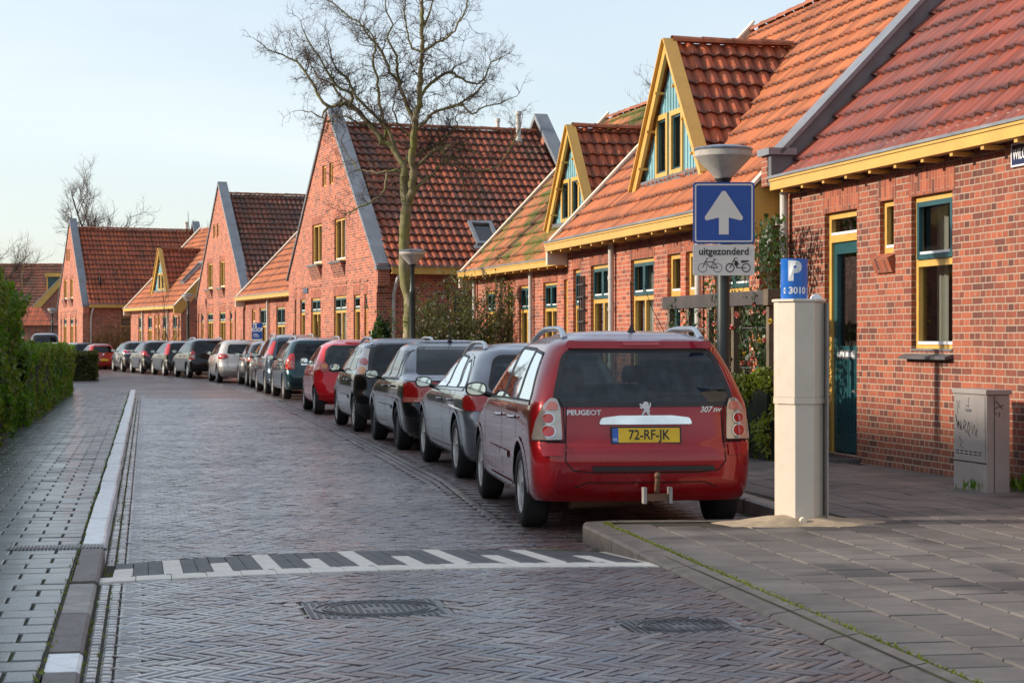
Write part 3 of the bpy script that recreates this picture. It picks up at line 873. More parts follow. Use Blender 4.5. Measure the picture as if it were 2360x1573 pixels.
def text_geo(txt, size, depth=.002, bold=0.0, shear=0.0, space=1.0):
    cu = bpy.data.curves.new('lettering', 'FONT')
    cu.body = txt; cu.size = size; cu.extrude = depth; cu.offset = bold; cu.shear = shear; cu.space_character = space
    cu.align_x = 'CENTER'; cu.align_y = 'CENTER'; cu.resolution_u = 3
    ob = bpy.data.objects.new('lettering_tmp', cu); col.objects.link(ob)
    dg = bpy.context.evaluated_depsgraph_get()
    me = bpy.data.meshes.new_from_object(ob.evaluated_get(dg))
    bpy.data.objects.remove(ob); bpy.data.curves.remove(cu)
    return me
def text_part(txt, size, Mx, mat, parent, name='lettering', depth=.002, bold=0.0, shear=0, sx=1.0, space=1.0):
    """flat text in local xy of matrix Mx"""
    me = text_geo(txt, size, depth, bold, shear, space)
    me.materials.clear(); me.materials.append(mat)
    me.transform(Mx @ Matrix.Diagonal((sx, 1, 1, 1)))
    me.name = name
    o = bpy.data.objects.new(name, me); col.objects.link(o); o.parent = parent
    return o

def clip2(poly, ax, sgn, c):
    return clip(poly, sgn if ax == 0 else 0, sgn if ax == 1 else 0, sgn * c)
def round_poly(pts, r, n=4):
    out = []; k = len(pts)
    for i in range(k):
        p0, p, p1 = Vector(pts[i - 1]), Vector(pts[i]), Vector(pts[(i + 1) % k])
        rr = r[i] if hasattr(r, '__len__') else r
        d0, d1 = (p0 - p), (p1 - p)
        a = min(rr, d0.length * .45, d1.length * .45)
        A, B = p + d0.normalized() * a, p + d1.normalized() * a
        for j in range(n + 1):
            t = j / n
            q = A.lerp(p, t).lerp(p.lerp(B, t), t)
            out.append((q.x, q.y))
    return out
class Shell:
    def __init__(s, bvh, L): s.bvh = bvh; s.L = L
    def hit(s, mode, a, b):
        if mode == 'left': r = s.bvh.ray_cast(Vector((-3, a, b)), Vector((1, 0, 0)))
        elif mode == 'right': r = s.bvh.ray_cast(Vector((3, a, b)), Vector((-1, 0, 0)))
        elif mode == 'rear': r = s.bvh.ray_cast(Vector((a, -2, b)), Vector((0, 1, 0)))
        elif mode == 'front': r = s.bvh.ray_cast(Vector((a, s.L + 3, b)), Vector((0, -1, 0)))
        elif mode == 'top': r = s.bvh.ray_cast(Vector((a, b, 4)), Vector((0, 0, -1)))
        elif mode == 'corner': # from rear-left at 45 deg: a runs across
            d = Vector((.7, .714, 0)).normalized(); q = Vector((d.y, -d.x, 0))
            r = s.bvh.ray_cast(Vector((0, s.L / 2, 0)) - d * 5 + q * a + Vector((0, 0, b)), d)
        return r[0], r[1]
    def add(s, mb, mode, poly, off=.004, m=0, cell=.05):
        xs = [p[0] for p in poly]; zs = [p[1] for p in poly]
        nx = max(1, int((max(xs) - min(xs)) / cell)); nz = max(1, int((max(zs) - min(zs)) / cell))
        X = [min(xs) + (max(xs) - min(xs)) * i / nx for i in range(nx + 1)]
        Z = [min(zs) + (max(zs) - min(zs)) * i / nz for i in range(nz + 1)]
        cache = {}
        def H(p):
            k = (round(p[0], 4), round(p[1], 4))
            if k not in cache:
                h, n = s.hit(mode, p[0], p[1])
                if h is None: cache[k] = None
                else:
                    out = {'left': Vector((-1,0,0)), 'right': Vector((1,0,0)), 'rear': Vector((0,-1,0)), 'front': Vector((0,1,0)), 'top': Vector((0,0,1)), 'corner': Vector((-.7,-.7,0))}[mode]
                    if n.dot(out) < 0: n = -n
                    cache[k] = tuple(h + n * off)
            return cache[k]
        for i in range(nx):
            st = clip2(clip2(poly, 0, 1, X[i + 1]), 0, -1, X[i])
            if len(st) < 3: continue
            for j in range(nz):
                c = clip2(clip2(st, 1, 1, Z[j + 1]), 1, -1, Z[j])
                if len(c) < 3: continue
                P = [H(p) for p in c]
                if any(p is None for p in P): continue
                mb.face(P, m)
    def part(s, name, mode, polys, mat, parent, off=.004, cell=.05):
        mb = MB()
        for p in polys: s.add(mb, mode, p, off, 0, cell)
        if not mb.fs: return None
        return mb.build(name, mat, parent, smooth=40, merge=True, fixn=False)

def strip(pts, w):
    if w == .012: w = .009
    """polyline -> list of thin quads"""
    out = []
    for i in range(len(pts) - 1):
        a, b = Vector(pts[i]), Vector(pts[i + 1]); d = (b - a).normalized(); q = Vector((-d.y, d.x)) * w / 2
        e = d * w * .3
        out.append([tuple(a - e - q), tuple(b + e - q), tuple(b + e + q), tuple(a - e + q)])
    return out
def ellipse(cx, cy, rx, ry, n=16): return [(cx + rx * math.cos(2*math.pi*i/n), cy + ry * math.sin(2*math.pi*i/n)) for i in range(n)]
def bandpoly(cx, cy, r0, r1, a0, a1, n=12):
    qs = []
    for i in range(n):
        t0, t1 = a0 + (a1 - a0) * i / n, a0 + (a1 - a0) * (i + 1) / n
        qs.append([(cx + r0*math.cos(t0), cy + r0*math.sin(t0)), (cx + r1*math.cos(t0), cy + r1*math.sin(t0)), (cx + r1*math.cos(t1), cy + r1*math.sin(t1)), (cx + r0*math.cos(t1), cy + r0*math.sin(t1))])
    return qs

WHEELS = {}
def wheel_meshes(style, r):
    k = (style, round(r, 3))
    if k in WHEELS: return WHEELS[k]
    Mx = Matrix.Rotation(-math.pi / 2, 4, 'Y')   # lathe axis z -> -x (outer face towards -x)
    t = MB(); w = .1
    t.lathe([(r*.66, -w*.8), (r*.7, -w), (r*.9, -w), (r*.97, -w*.85), (r, -w*.6), (r, w*.6), (r*.97, w*.85), (r*.9, w), (r*.7, w), (r*.66, w*.75), (r*.62, w*.2), (r*.62, -w*.5)], 36, M=Mx)
    tm = t.mesh('wheel', [M['tyre']]); smooth_mesh(tm, 40)
    rm = MB(); R1 = r * .665
    rm.lathe([(R1, w*.80), (R1, w*.92), (R1*.95, w*.92), (R1*.92, w*.45), (R1*.9, -w*.4), (.02, -w*.4)], 36, M=Mx)
    n = {'five': 5, 'seven': 7, 'cap': 9, 'steel': 12}[style]
    if style == 'steel':
        rm.lathe([(R1*.93, w*.5), (R1*.6, w*.75), (R1*.25, w*.6), (.02, w*.6)], 24, M=Mx)
    else:
        for i in range(n):
            a = 2 * math.pi * i / n
            for da in ((-.14, .14) if style == 'five' else (0,)):
                c, s_ = math.cos(a + da), math.sin(a + da); c0, s0 = math.cos(a), math.sin(a)
                wd = (.018 if style == 'five' else .022 if style == 'seven' else .026) * r / .31
                p0 = Vector((c0, s0, 0)) * r * .12; p1 = Vector((c, s_, 0)) * R1 * .95
                d = (p1 - p0).normalized(); q = Vector((-d.y, d.x, 0))
                A = [p0 - q*wd, p0 + q*wd, p1 + q*wd*1.25, p1 - q*wd*1.25]
                top = [v + Vector((0, 0, w*.78)) for v in A[:2]] + [v + Vector((0, 0, w*.86)) for v in A[2:]]
                bot = [v + Vector((0, 0, w*.3)) for v in A]
                T = [Mx @ v for v in top]; B = [Mx @ v for v in bot]
                rm.face(T)
                for e in range(4): rm.face([T[e], B[e], B[(e+1) % 4], T[(e+1) % 4]])
        rm.lathe([(r*.2, w*.4), (r*.19, w*.8), (r*.12, w*.9), (.01, w*.92)], 20, M=Mx)
    rmm = rm.mesh('rim', [M['rim_dark'] if style == 'steel' else M['rim']]); smooth_mesh(rmm, 35)
    dk = MB(); dk.lathe([(R1*.9, -w*.39), (R1*.9, w*.25), (.01, w*.25)], 24, M=Mx)
    dm = dk.mesh('brake_disc', [M['seam']])
    WHEELS[k] = (tm, rmm, dm)
    return WHEELS[k]

def body_mesh(S):
    L = S['L']; zs = []
    z0, z1 = S['w'][0][0], S['w'][-1][0]
    n = 46
    for i in range(n + 1):
        t = i / n
        zs.append(z0 + (z1 - z0) * (1 - (1 - t) ** 1.25))
    for k, tab in S.items():
        if k in ('w', 'yr', 'yf'):
            pass
    rings = []
    def ring(z, sc=1.0, zz=None):
        w = interp(S['w'], z) * sc; yr = interp(S['yr'], z); yf = interp(S['yf'], z)
        ym = (yr + yf) / 2
        yr = ym + (yr - ym) * (sc if sc < 1 else 1); yf = ym + (yf - ym) * (sc if sc < 1 else 1)
        cx = interp(S['cx'], z) if 'cx' in S else .22; cy = interp(S['cy'], z) if 'cy' in S else .3
        cx = min(cx, w * .8); cy = min(cy, (yf - yr) * .3)
        fx, fy = min(.45, w * .8), min(.6, (yf - yr) * .35)
        bow = S.get('bow', .05) * sc
        pts = []
        for i in range(9):
            x = -(w - cx) * i / 8
            pts.append((x, yr + bow * (x / w) ** 2))
        yb = yr + bow * ((w - cx) / w) ** 2
        for i in range(1, 9):
            a = math.pi / 2 * i / 8; e = .82
            pts.append((-(w - cx) - cx * math.sin(a) ** e, yb + cy * (1 - math.cos(a) ** e)))
        ys, ye = yb + cy, yf - fy
        m = 34
        for i in range(1, m):
            y = ys + (ye - ys) * i / m
            pts.append((-w, y))
        for i in range(0, 9):
            a = math.pi / 2 * i / 8
            pts.append((-(w - fx) - fx * math.cos(a), ye + fy * math.sin(a)))
        for i in range(1, 4):
            x = -(w - fx) * (1 - i / 4)
            pts.append((x, yf))
        # side bow: narrower towards the tail and nose
        out = []
        for (x, y) in pts:
            t = (y - L * .5) / (L * .5)
            x *= 1 - .035 * abs(t) ** 3
            out.append((x, y, zz if zz is not None else z))
        full = out + [(-x, y, z_) for (x, y, z_) in out[::-1] if abs(x) > 1e-6]
        return full
    for z in zs: rings.append(ring(z))
    top = zs[-1]
    for sc, dz in ((.97, .012), (.88, .022), (.7, .032), (.45, .04), (.2, .043)):
        rings.append(ring(top, sc, top + dz))
    mb = MB()
    nr = len(rings[0])
    for r in rings: mb.vs.extend(r)
    for i in range(len(rings) - 1):
        for j in range(nr):
            a = i * nr + j; b = i * nr + (j + 1) % nr
            mb.fs.append([a, b, b + nr, a + nr]); mb.ms.append(0)
    mb.fs.append(list(range(nr))[::-1]); mb.ms.append(0)
    e = (len(rings) - 1) * nr
    mb.fs.append([e + j for j in range(nr)]); mb.ms.append(0)
    return mb

def tint_mat():
    t = NT('tinted_car_glass'); o = t.obj()
    fr = t.n('Fresnel', {'IOR': 1.5}).outputs[0]
    n = t.noise(t.n('Mapping', {'Vector': o, 'Scale': (5, 5, 1.2)}).outputs[0], 2.5, 5, .7)
    gl = t.n('BsdfGlossy', {'Color': (.9, .95, 1, 1), 'Roughness': .02}).outputs[0]
    tr = t.n('BsdfTransparent', {'Color': (.36, .43, .44, 1)}).outputs[0]
    df = t.n('BsdfDiffuse', {'Color': (.10, .12, .13, 1)}).outputs[0]
    a = t.n('MixShader', {0: t.rng(n, .4, .8, .03, .30), 1: tr, 2: df}).outputs[0]
    mx = t.n('MixShader', {0: t.math('ADD', fr, .01, clamp=True), 1: a, 2: gl}).outputs[0]
    t.t.links.new(mx, t.out.inputs[0]); return t.m
M['tint'] = tint_mat()
M['seat'] = pmat('seat_fabric', (.035, .037, .042), .9, var=.2, bump=.2)
def cabin(S, sh, root, part, put):
    def edge(poly): return poly + [poly[0]]
    part('window_seal', 'rear', strip(edge(round_poly(S['rear_glass'], S.get('rg_r', .07))), .035), M['plastic'], root, off=.0065)
    for poly in S['side_glass']:
        part('window_seal', 'left', strip(edge(round_poly(poly, .03)), .026), M['plastic'], root, off=.0062)
    zb = S['rear_glass'][0][1]; zt = max(p[1] for p in S['rear_glass'])
    h = zt - zb
    for (y, xs) in ((1.25 * S['L'] / 4.4, (-.38, .38)), (2.15 * S['L'] / 4.4, (-.36, .36))):
        for x in xs:
            b = MB(); b.prism(round_poly([(x - .2, zb - .08), (x + .2, zb - .08), (x + .17, zb + h * .22), (x - .17, zb + h * .22)], .05), lambda p: (p[0], y, p[1]), lambda p: (p[0], y + .12, p[1]))
            q = put(b.build('seat_back', M['seat'], root, fixn=True))
            b = MB(); b.prism(round_poly([(x - .13, zb + h * .30), (x + .13, zb + h * .30), (x + .11, zb + h * .66), (x - .11, zb + h * .66)], .05), lambda p: (p[0], y, p[1]), lambda p: (p[0], y + .09, p[1]))
            b.box((x - .07, y + .03, zb + h * .2), (x - .055, y + .05, zb + h * .32)); b.box((x + .055, y + .03, zb + h * .2), (x + .07, y + .05, zb + h * .32))
            b.build('headrest', M['seat'], q, fixn=True)
    b = MB(); b.prism(round_poly([(-.13, zt - .1), (.13, zt - .1), (.12, zt - .03), (-.12, zt - .03)], .02), lambda p: (p[0], 2.75 * S['L'] / 4.4, p[1]), lambda p: (p[0], 2.79 * S['L'] / 4.4, p[1]))
    put(b.build('rear_view_mirror', M['plastic'], root, fixn=True))
    b = MB(); b.box((-.6, .42, zb - .09), (.6, 1.15, zb - .015)); put(b.build('load_cover', M['seat'], root))
def make_car(name, label, S, loc, yaw, scale=.97, group='cars parked in a row along the right kerb', cat='car'):
    root = empty(name, (loc[0] - (.09 if loc[1] < 16 else .045), loc[1], 0), yaw, label, cat, group)
    root.scale = (scale,) * 3
    L = S['L']; axr = S['axr']; wb = S['wb']; r = S.get('wr', .31)
    # the root sits at the ground contact of the rear left wheel; shift all parts
    ox, oy = S['W'] / 2 - .03, -axr
    SH = Matrix.Translation((ox, oy, 0))
    P = S['paint']; det = S.get('det', 1)
    mb = body_mesh(S)
    tmp = mb.mesh('body', [P, M['seam']])
    bm = bmesh.new(); bm.from_mesh(tmp); bmesh.ops.recalc_face_normals(bm, faces=bm.faces)
    bm.to_mesh(tmp)
    bvh = BVHTree.FromBMesh(bm); bm.free()
    sh = Shell(bvh, L)
    body0 = bpy.data.objects.new('body_tmp', tmp); col.objects.link(body0)
    # wheel arches
    c = MB()
    for yy in (axr, axr + wb):
        for sx in (-1, 1):
            x0 = sx * (S['W'] / 2 - .24); x1 = sx * (S['W'] / 2 + .3)
            pts = [(r * 1.13 * math.cos(a), r * 1.13 * math.sin(a)) for a in [2 * math.pi * i / 32 for i in range(32)]]
            c.prism(pts, lambda p: (x0, yy + p[0], r + .01 + p[1]), lambda p: (x1, yy + p[0], r + .01 + p[1]), 1)
            c.prism([(-r * 1.13, -.6), (r * 1.13, -.6), (r * 1.13, 0), (-r * 1.13, 0)], lambda p: (x0 * 1.001, yy + p[0], r + p[1]), lambda p: (x1 * 1.001, yy + p[0], r + p[1]), 1)
    if S.get('cab'):
        def shr(poly, k):
            cx = sum(p[0] for p in poly) / len(poly); cz = sum(p[1] for p in poly) / len(poly)
            return [(p[0] - math.copysign(min(k, abs(p[0]-cx)), p[0]-cx), p[1] - math.copysign(min(k, abs(p[1]-cz)), p[1]-cz)) for p in poly]
        ym = S['yf'][-1][1] + .2
        c.prism(round_poly(shr(S['rear_glass'], .02), .06), lambda p: (p[0], -1, p[1]), lambda p: (p[0], ym, p[1]), 1)
        c.prism(shr(S['windscreen'], .03), lambda p: (p[0] * .97, ym - .6, p[1]), lambda p: (p[0] * .97, L + 1, p[1]), 1)
        for poly in S['side_glass']:
            c.prism(shr(poly, .018), lambda p: (-1.2, p[0], p[1]), lambda p: (1.2, p[0], p[1]), 1)
    cut = bpy.data.objects.new('cut_tmp', c.mesh('cut', [P, M['seam']])); col.objects.link(cut)
    bmc = bmesh.new(); bmc.from_mesh(cut.data); bmesh.ops.recalc_face_normals(bmc, faces=bmc.faces); bmc.to_mesh(cut.data); bmc.free()
    md = body0.modifiers.new('b', 'BOOLEAN'); md.operation = 'DIFFERENCE'; md.object = cut; md.solver = 'EXACT'; md.use_self = True
    dg = bpy.context.evaluated_depsgraph_get()
    me = bpy.data.meshes.new_from_object(body0.evaluated_get(dg))
    bpy.data.objects.remove(body0); bpy.data.objects.remove(cut)
    me.name = 'body'
    smooth_mesh(me, 32)
    body = bpy.data.objects.new('body', me); col.objects.link(body); body.parent = root; body.location = (ox, oy, 0)
    def put(o):
        if o is not None: o.location = (ox, oy, 0)
        return o
    def part(*a, **k): return put(sh.part(*a, **k))
    # arch lips
    for yy in (axr, axr + wb):
        lips = bandpoly(yy, r + .01, r * 1.13, r * 1.13 + .035, math.radians(-18), math.radians(198), 16)
        part('wheel_arch_lip', 'left', lips, P if not S.get('cladding') else M['plastic'], root, off=.009)
    GL = M['tint'] if S.get('cab') else M['cglass']
    # glass
    for md_ in ('left', 'right'):
        for poly in S['side_glass']:
            part('side_window', md_, [round_poly(poly, .03)], GL, root, off=.004)
    if S.get('pillars'):
        for p in S['pillars']: part('window_pillar', 'left', strip(p, .03), M['plastic'], root, off=.008)
    if S.get('glass_trim'):
        [part('window_trim', 'left', strip(p, .022), S.get('trim_mat', M['plastic']), root, off=.0085) for p in S['glass_trim']]
    rg = part('rear_window', 'rear', [round_poly(S['rear_glass'], S.get('rg_r', .07))], GL, root, off=.005)
    if 'windscreen' in S: part('windscreen', 'front', [round_poly(S['windscreen'], .05)], GL, root, off=.004)
    if S.get('cab'): cabin(S, sh, root, part, put)
    # seams
    se = sum([strip(p, .012) for p in S.get('seams_side', [])], [])
    if se: part('door_seam', 'left', se, M['seam'], root, off=.0025)
    if S.get('seams_rear'):
        part('tailgate_seam', 'rear', sum([strip(p, .012) for p in S['seams_rear']], []), M['seam'], root, off=.0028)
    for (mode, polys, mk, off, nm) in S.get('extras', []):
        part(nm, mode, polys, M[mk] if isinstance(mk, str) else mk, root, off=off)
    # door handles
    for (y, z) in S.get('handles', []):
        h, nrm = sh.hit('left', y, z)
        if h is None: continue
        b = MB(); b.tube([h + Vector((0, -.09, 0)), h + Vector((-.035, -.07, 0)), h + Vector((-.035, .07, 0)), h + Vector((0, .09, 0))], .014, 8)
        put(b.build('door_handle', S.get('handle_mat', P), root, smooth=50))
    # mirrors
    for sx in (-1, 1):
        y, z = S['mirror']
        h, nrm = sh.hit('left', y, z)
        hx = h.x if h else -.8
        mb2 = MB(); cx = (hx - .13)
        prof = []
        for k in range(9):
            t = k / 8; yy = t * .14
            sc = math.sqrt(max(0.02, 1 - (t) ** 2.4)) if k else .97
            prof.append((yy, sc))
        n = 20; k0 = len(mb2.vs)
        for (yy, sc) in prof:
            for j in range(n):
                a = 2 * math.pi * j / n
                ex = math.copysign(abs(math.cos(a)) ** .75, math.cos(a)) * .098 * sc; ez = math.copysign(abs(math.sin(a)) ** .75, math.sin(a)) * .064 * sc
                mb2.vs.append((sx * -(cx + ex) * (-1) if False else (cx + ex) * (1 if sx < 0 else -1), y + yy, z + .06 + ez))
        for i in range(len(prof) - 1):
            for j in range(n):
                a = k0 + i * n + j; b = k0 + i * n + (j + 1) % n
                mb2.fs.append([a, b, b + n, a + n]); mb2.ms.append(0)
        e = k0 + (len(prof) - 1) * n
        mb2.fs.append([e + j for j in range(n)]); mb2.ms.append(0)
        mb2.fs.append([k0 + j for j in range(n)][::-1]); mb2.ms.append(0)
        s_ = 1 if sx < 0 else -1
        mb2.tube([(s_ * (cx + .06), y + .05, z + .03), (s_ * (hx + .04), y + .07, z - .01)], .025, 8)
        mo = put(mb2.build('mirror', S.get('mirror_mat', M['plastic']), root, smooth=45, fixn=True))
        g = MB()
        g.face([(s_ * (cx + math.copysign(abs(math.cos(a)) ** .75, math.cos(a)) * .083), y - .003, z + .06 + math.copysign(abs(math.sin(a)) ** .75, math.sin(a)) * .051) for a in [2*math.pi*i/20 for i in range(20)]])
        g.build('mirror_glass', M['mirror'], mo)
    # tail lamps
    for item in S['lamps']:
        mode, poly, mk, off = item[:4]
        o = part('tail_lamp', mode, [round_poly(poly, .025)], M[mk], root, off=off, cell=.035)
        subs = item[4] if len(item) > 4 else []
        if o is not None:
            for (pl, mk2, of2) in subs:
                s2 = sh.part('lamp_lens', mode, pl, M[mk2], o, off=of2, cell=.03)
    # plate
    if 'plate' in S:
        px, pz, txt = S['plate']; 
        pw, ph = .26, .055
        h, nrm = sh.hit('rear', px, pz); tilt = math.atan2(nrm.z, -nrm.y)
        h1, _ = sh.hit('rear', px - pw, pz); yy = min(h.y, h1.y if h1 else h.y) - .012
        Mx = Matrix.Translation((px, yy - .004, pz)) @ Matrix.Rotation(math.pi / 2 - tilt * .5, 4, 'X')
        b = MB(); b.box((-pw - .012, -ph - .028, -.012), (pw + .012, ph + .01, -.001), 0, Mx)
        b.box((-pw + .045, -ph, -.0008), (pw, ph, .002), 1, Mx)
        b.box((-pw, -ph, -.0008), (-pw + .0445, ph, .002), 2, Mx)
        pl = put(b.build('number_plate', [M['plastic'], M['plate_y'], M['plate_b']], root))
        if txt:
            text_part(txt, .105, Mx @ Matrix.Translation((.022, 0, .003)), M['ink'], pl, 'lettering', .0008, .0012, 0, .84)
            text_part('NL', .032, Mx @ Matrix.Translation((-pw + .022, -.033, .003)), M['white'], pl, 'lettering', .0006)
    # rails, antenna
    if S.get('rails'):
        y0, y1, hx = S['rails']
        for sx in (-1, 1):
            def rz(y):
                h, _ = sh.hit('top', sx * hx, y); return h.z if h else 1.4
            b = MB(); k = 14; pts = []
            for i in range(k + 1):
                t = i / k; y = y0 + (y1 - y0) * t
                lift = .065 * min(1, (min(t, 1 - t) / .1)) ** .6 if min(t, 1 - t) > 0 else -.01
                pts.append((sx * hx, y, rz(y) + lift))
            b.tube(pts, [.024 if 0 < i < k else .03 for i in range(k + 1)], 10)
            put(b.build('roof_rail', M['steel'], root, smooth=50))
    if S.get('antenna'):
        y, lean = S['antenna']
        h, _ = sh.hit('top', 0, y)
        b = MB(); b.tube([h, h + Vector((0, 0, .03)), h + Vector((0, -.02, .06))], [.035, .018, .007], 10)
        b.tube([h + Vector((0, -.02, .05)), h + Vector((0, -.02 - lean * .5, .2)), h + Vector((0, -.02 - lean, .40))], [.008, .006, .0045], 6)
        put(b.build('antenna', M['plastic'], root, smooth=50))
    # wheels: root origin is at the rear left contact
    tm, rm, dm = wheel_meshes(S.get('wheel', 'five'), r)
    for yy in (0, wb):
        for sx in (0, 1):
            o = bpy.data.objects.new('wheel', tm); col.objects.link(o); o.parent = root
            xx = .0 if sx == 0 else S['W'] - .06
            o.location = (xx + (.09 if sx == 0 else -.09), yy, r * .995)
            if sx: o.rotation_euler = (0, 0, math.pi)
            ri = bpy.data.objects.new('rim', rm); col.objects.link(ri); ri.parent = o
            di = bpy.data.objects.new('brake_disc', dm); col.objects.link(di); di.parent = o
    return root, sh, (ox, oy)

def mirror_x(poly): return [(-x, z) for x, z in poly]
def lampset(mode_poly, mk, off=.008, subs=None, corner=True):
    out = []
    for p, sgn in ((mode_poly, 1), (mirror_x(mode_poly), -1)):
        ss = []
        for (pl, m2, o2) in (subs or []):
            ss.append(([q if sgn > 0 else mirror_x(q) for q in pl], m2, o2))
        out.append(('rear', p, mk, off, ss))
    return out

# --- body families ---------------------------------------------------------
def wagon(P, **kw):
    S = dict(L=4.42, W=1.757, axr=.84, wb=2.71, wr=.315, paint=P, bow=.10,
        w=[(.25, .83), (.3, .855), (.45, .872), (.7, .878), (.9, .872), (.99, .858), (1.05, .835), (1.2, .785), (1.38, .705), (1.45, .655), (1.49, .59), (1.51, .51)],
        yr=[(.2, .16), (.3, .06), (.42, .01), (.55, .0), (.66, .015), (.71, .055), (.8, .07), (.95, .085), (1.02, .10), (1.2, .19), (1.36, .28), (1.42, .29), (1.47, .31), (1.51, .42)],
        yf=[(.2, 4.25), (.3, 4.37), (.5, 4.42), (.65, 4.36), (.78, 4.1), (.88, 3.7), (.95, 3.4), (1.0, 3.28), (1.2, 2.85), (1.4, 2.35), (1.51, 1.9)],
        cx=[(.2, .24), (.6, .21), (1.0, .17), (1.5, .2)], cy=[(.2, .28), (.6, .26), (1.0, .24), (1.5, .4)],
        side_glass=[[(.42, 1.0), (.98, 1.0), (.98, 1.39), (.62, 1.37)], [(1.04, 1.0), (1.78, .99), (1.72, 1.41), (1.04, 1.40)], [(1.88, .99), (2.88, .97), (2.3, 1.36), (1.82, 1.41)]],
        rear_glass=[(-.70, .985), (.70, .985), (.575, 1.395), (-.575, 1.395)], rg_r=.09,
        seams_side=[[(1.0, .98), (1.0, .72), (1.12, .5), (1.3, .30)], [(1.83, .98), (1.83, .35)], [(2.95, .95), (3.0, .6), (2.9, .35)], [(1.3, .3), (2.9, .3)]],
        seams_rear=[[(-.60, .98), (-.61, .72), (-.62, .56), (-.56, .49), (-.4, .475), (.4, .475), (.56, .49), (.62, .56), (.61, .72), (.60, .98)]],
        lamps=[], handles=[(1.15, .86), (1.95, .85)], mirror=(2.72, .98), windscreen=[(-.6, 1.05), (.6, 1.05), (.5, 1.4), (-.5, 1.4)], wheel='five')
    S.update(kw); return S
def hatch(P, L=3.95, W=1.68, H=1.46, belt=.93, **kw):
    k = (H - .03 - belt) / .5
    def Z(z): return belt + (z - belt) * k if z > belt else z
    S = dict(L=L, W=W, axr=.64, wb=L * .63, wr=.3, paint=P, bow=.12,
        w=[(.2, W/2-.09), (.28, W/2-.035), (.45, W/2-.005), (.7, W/2), (belt-.04, W/2-.012), (Z(belt+.05), W/2-.05), (Z(belt+.3), W/2-.15), (Z(belt+.42), W/2-.215), (Z(belt+.47), W/2-.29), (Z(belt+.5), W/2-.37)],
        yr=[(.2, .14), (.3, .05), (.42, .0), (.58, .01), (.68, .06), (belt-.05, .1), (Z(belt+.05), .14), (Z(belt+.25), .27), (Z(belt+.42), .37), (Z(belt+.47), .42), (Z(belt+.5), .56)],
        yf=[(.2, L-.15), (.3, L-.04), (.5, L), (.65, L-.08), (.8, L-.4), (belt, L-.85), (Z(belt+.2), L-1.25), (Z(belt+.4), L-1.75), (Z(belt+.5), L-2.1)],
        cx=[(.2, .34), (.6, .33), (1.0, .26), (1.5, .22)], cy=[(.2, .42), (.6, .42), (1.0, .34), (1.5, .42)],
        side_glass=[[(.62, belt+.05), (1.3, belt+.02), (1.3, Z(belt+.41)), (.78, Z(belt+.37))], [(1.38, belt+.02), (2.45, belt+.01), (2.0, Z(belt+.36)), (1.36, Z(belt+.41))]],
        rear_glass=[(-.56, belt+.04), (.56, belt+.04), (.47, Z(belt+.38)), (-.47, Z(belt+.38))], rg_r=.08,
        seams_side=[[(.95, belt), (1.0, .6), (1.15, .32)], [(1.34, belt), (1.36, .32)], [(2.5, belt-.02), (2.55, .34)]],
        seams_rear=[[(-.54, belt), (-.55, .62), (-.5, .5), (.5, .5), (.55, .62), (.54, belt)]],
        lamps=[], handles=[(1.05, belt-.12), (1.5, belt-.12)], mirror=(2.25, belt+.01), wheel='cap',
        windscreen=[(-.55, belt+.1), (.55, belt+.1), (.45, Z(belt+.4)), (-.45, Z(belt+.4))])
    S.update(kw); return S
def sedan(P, **kw):
    S = dict(L=4.38, W=1.735, axr=.96, wb=2.51, wr=.305, paint=P, bow=.10,
        w=[(.2, .77), (.28, .83), (.45, .862), (.7, .867), (.88, .855), (.96, .83), (1.0, .795), (1.1, .765), (1.3, .685), (1.38, .635), (1.42, .56), (1.44, .48)],
        yr=[(.2, .14), (.3, .04), (.45, .0), (.6, .02), (.68, .06), (.85, .07), (.93, .09), (.965, .16), (.985, .34), (1.0, .52), (1.1, .68), (1.3, 1.02), (1.38, 1.2), (1.44, 1.6)],
        yf=[(.2, 4.2), (.3, 4.34), (.5, 4.38), (.65, 4.3), (.8, 3.9), (.92, 3.3), (1.0, 3.1), (1.2, 2.75), (1.38, 2.35), (1.44, 2.15)],
        cx=[(.2, .3), (.6, .28), (1.0, .24), (1.44, .2)], cy=[(.2, .38), (.6, .38), (1.0, .3), (1.44, .4)],
        side_glass=[[(.9, .98), (1.16, .97), (1.16, 1.31), (1.1, 1.27)], [(1.2, .97), (1.86, .96), (1.84, 1.34), (1.2, 1.33)], [(1.94, .96), (2.9, .94), (2.4, 1.28), (1.9, 1.34)]],
        rear_glass=[(-.58, 1.02), (.58, 1.02), (.49, 1.345), (-.49, 1.345)], rg_r=.06,
        seams_side=[[(1.02, .95), (1.2, .7), (1.3, .33)], [(1.9, .95), (1.9, .33)], [(2.98, .92), (3.0, .36)]],
        seams_rear=[[(-.56, .93), (-.57, .62), (.57, .62), (.56, .93)]],
        lamps=[], handles=[(1.33, .85), (2.02, .84)], mirror=(2.62, .93), wheel='steel')
    S.update(kw); return S
# ---------------------------------------------------------------- ground, road, paving
A_ = R(11.1)
AX = Vector((-math.sin(A_), math.cos(A_), 0))      # along the street, away from the camera
RX = Vector((math.cos(A_), math.sin(A_), 0))       # across, to the right
K0 = Vector((-2.40, 10.9, 0))                      # on the left kerb face
def st(a, c, z=0.0):
    """street frame: a metres along from K0, c metres right of the left kerb"""
    return K0 + AX * a + RX * c + Vector((0, 0, z))

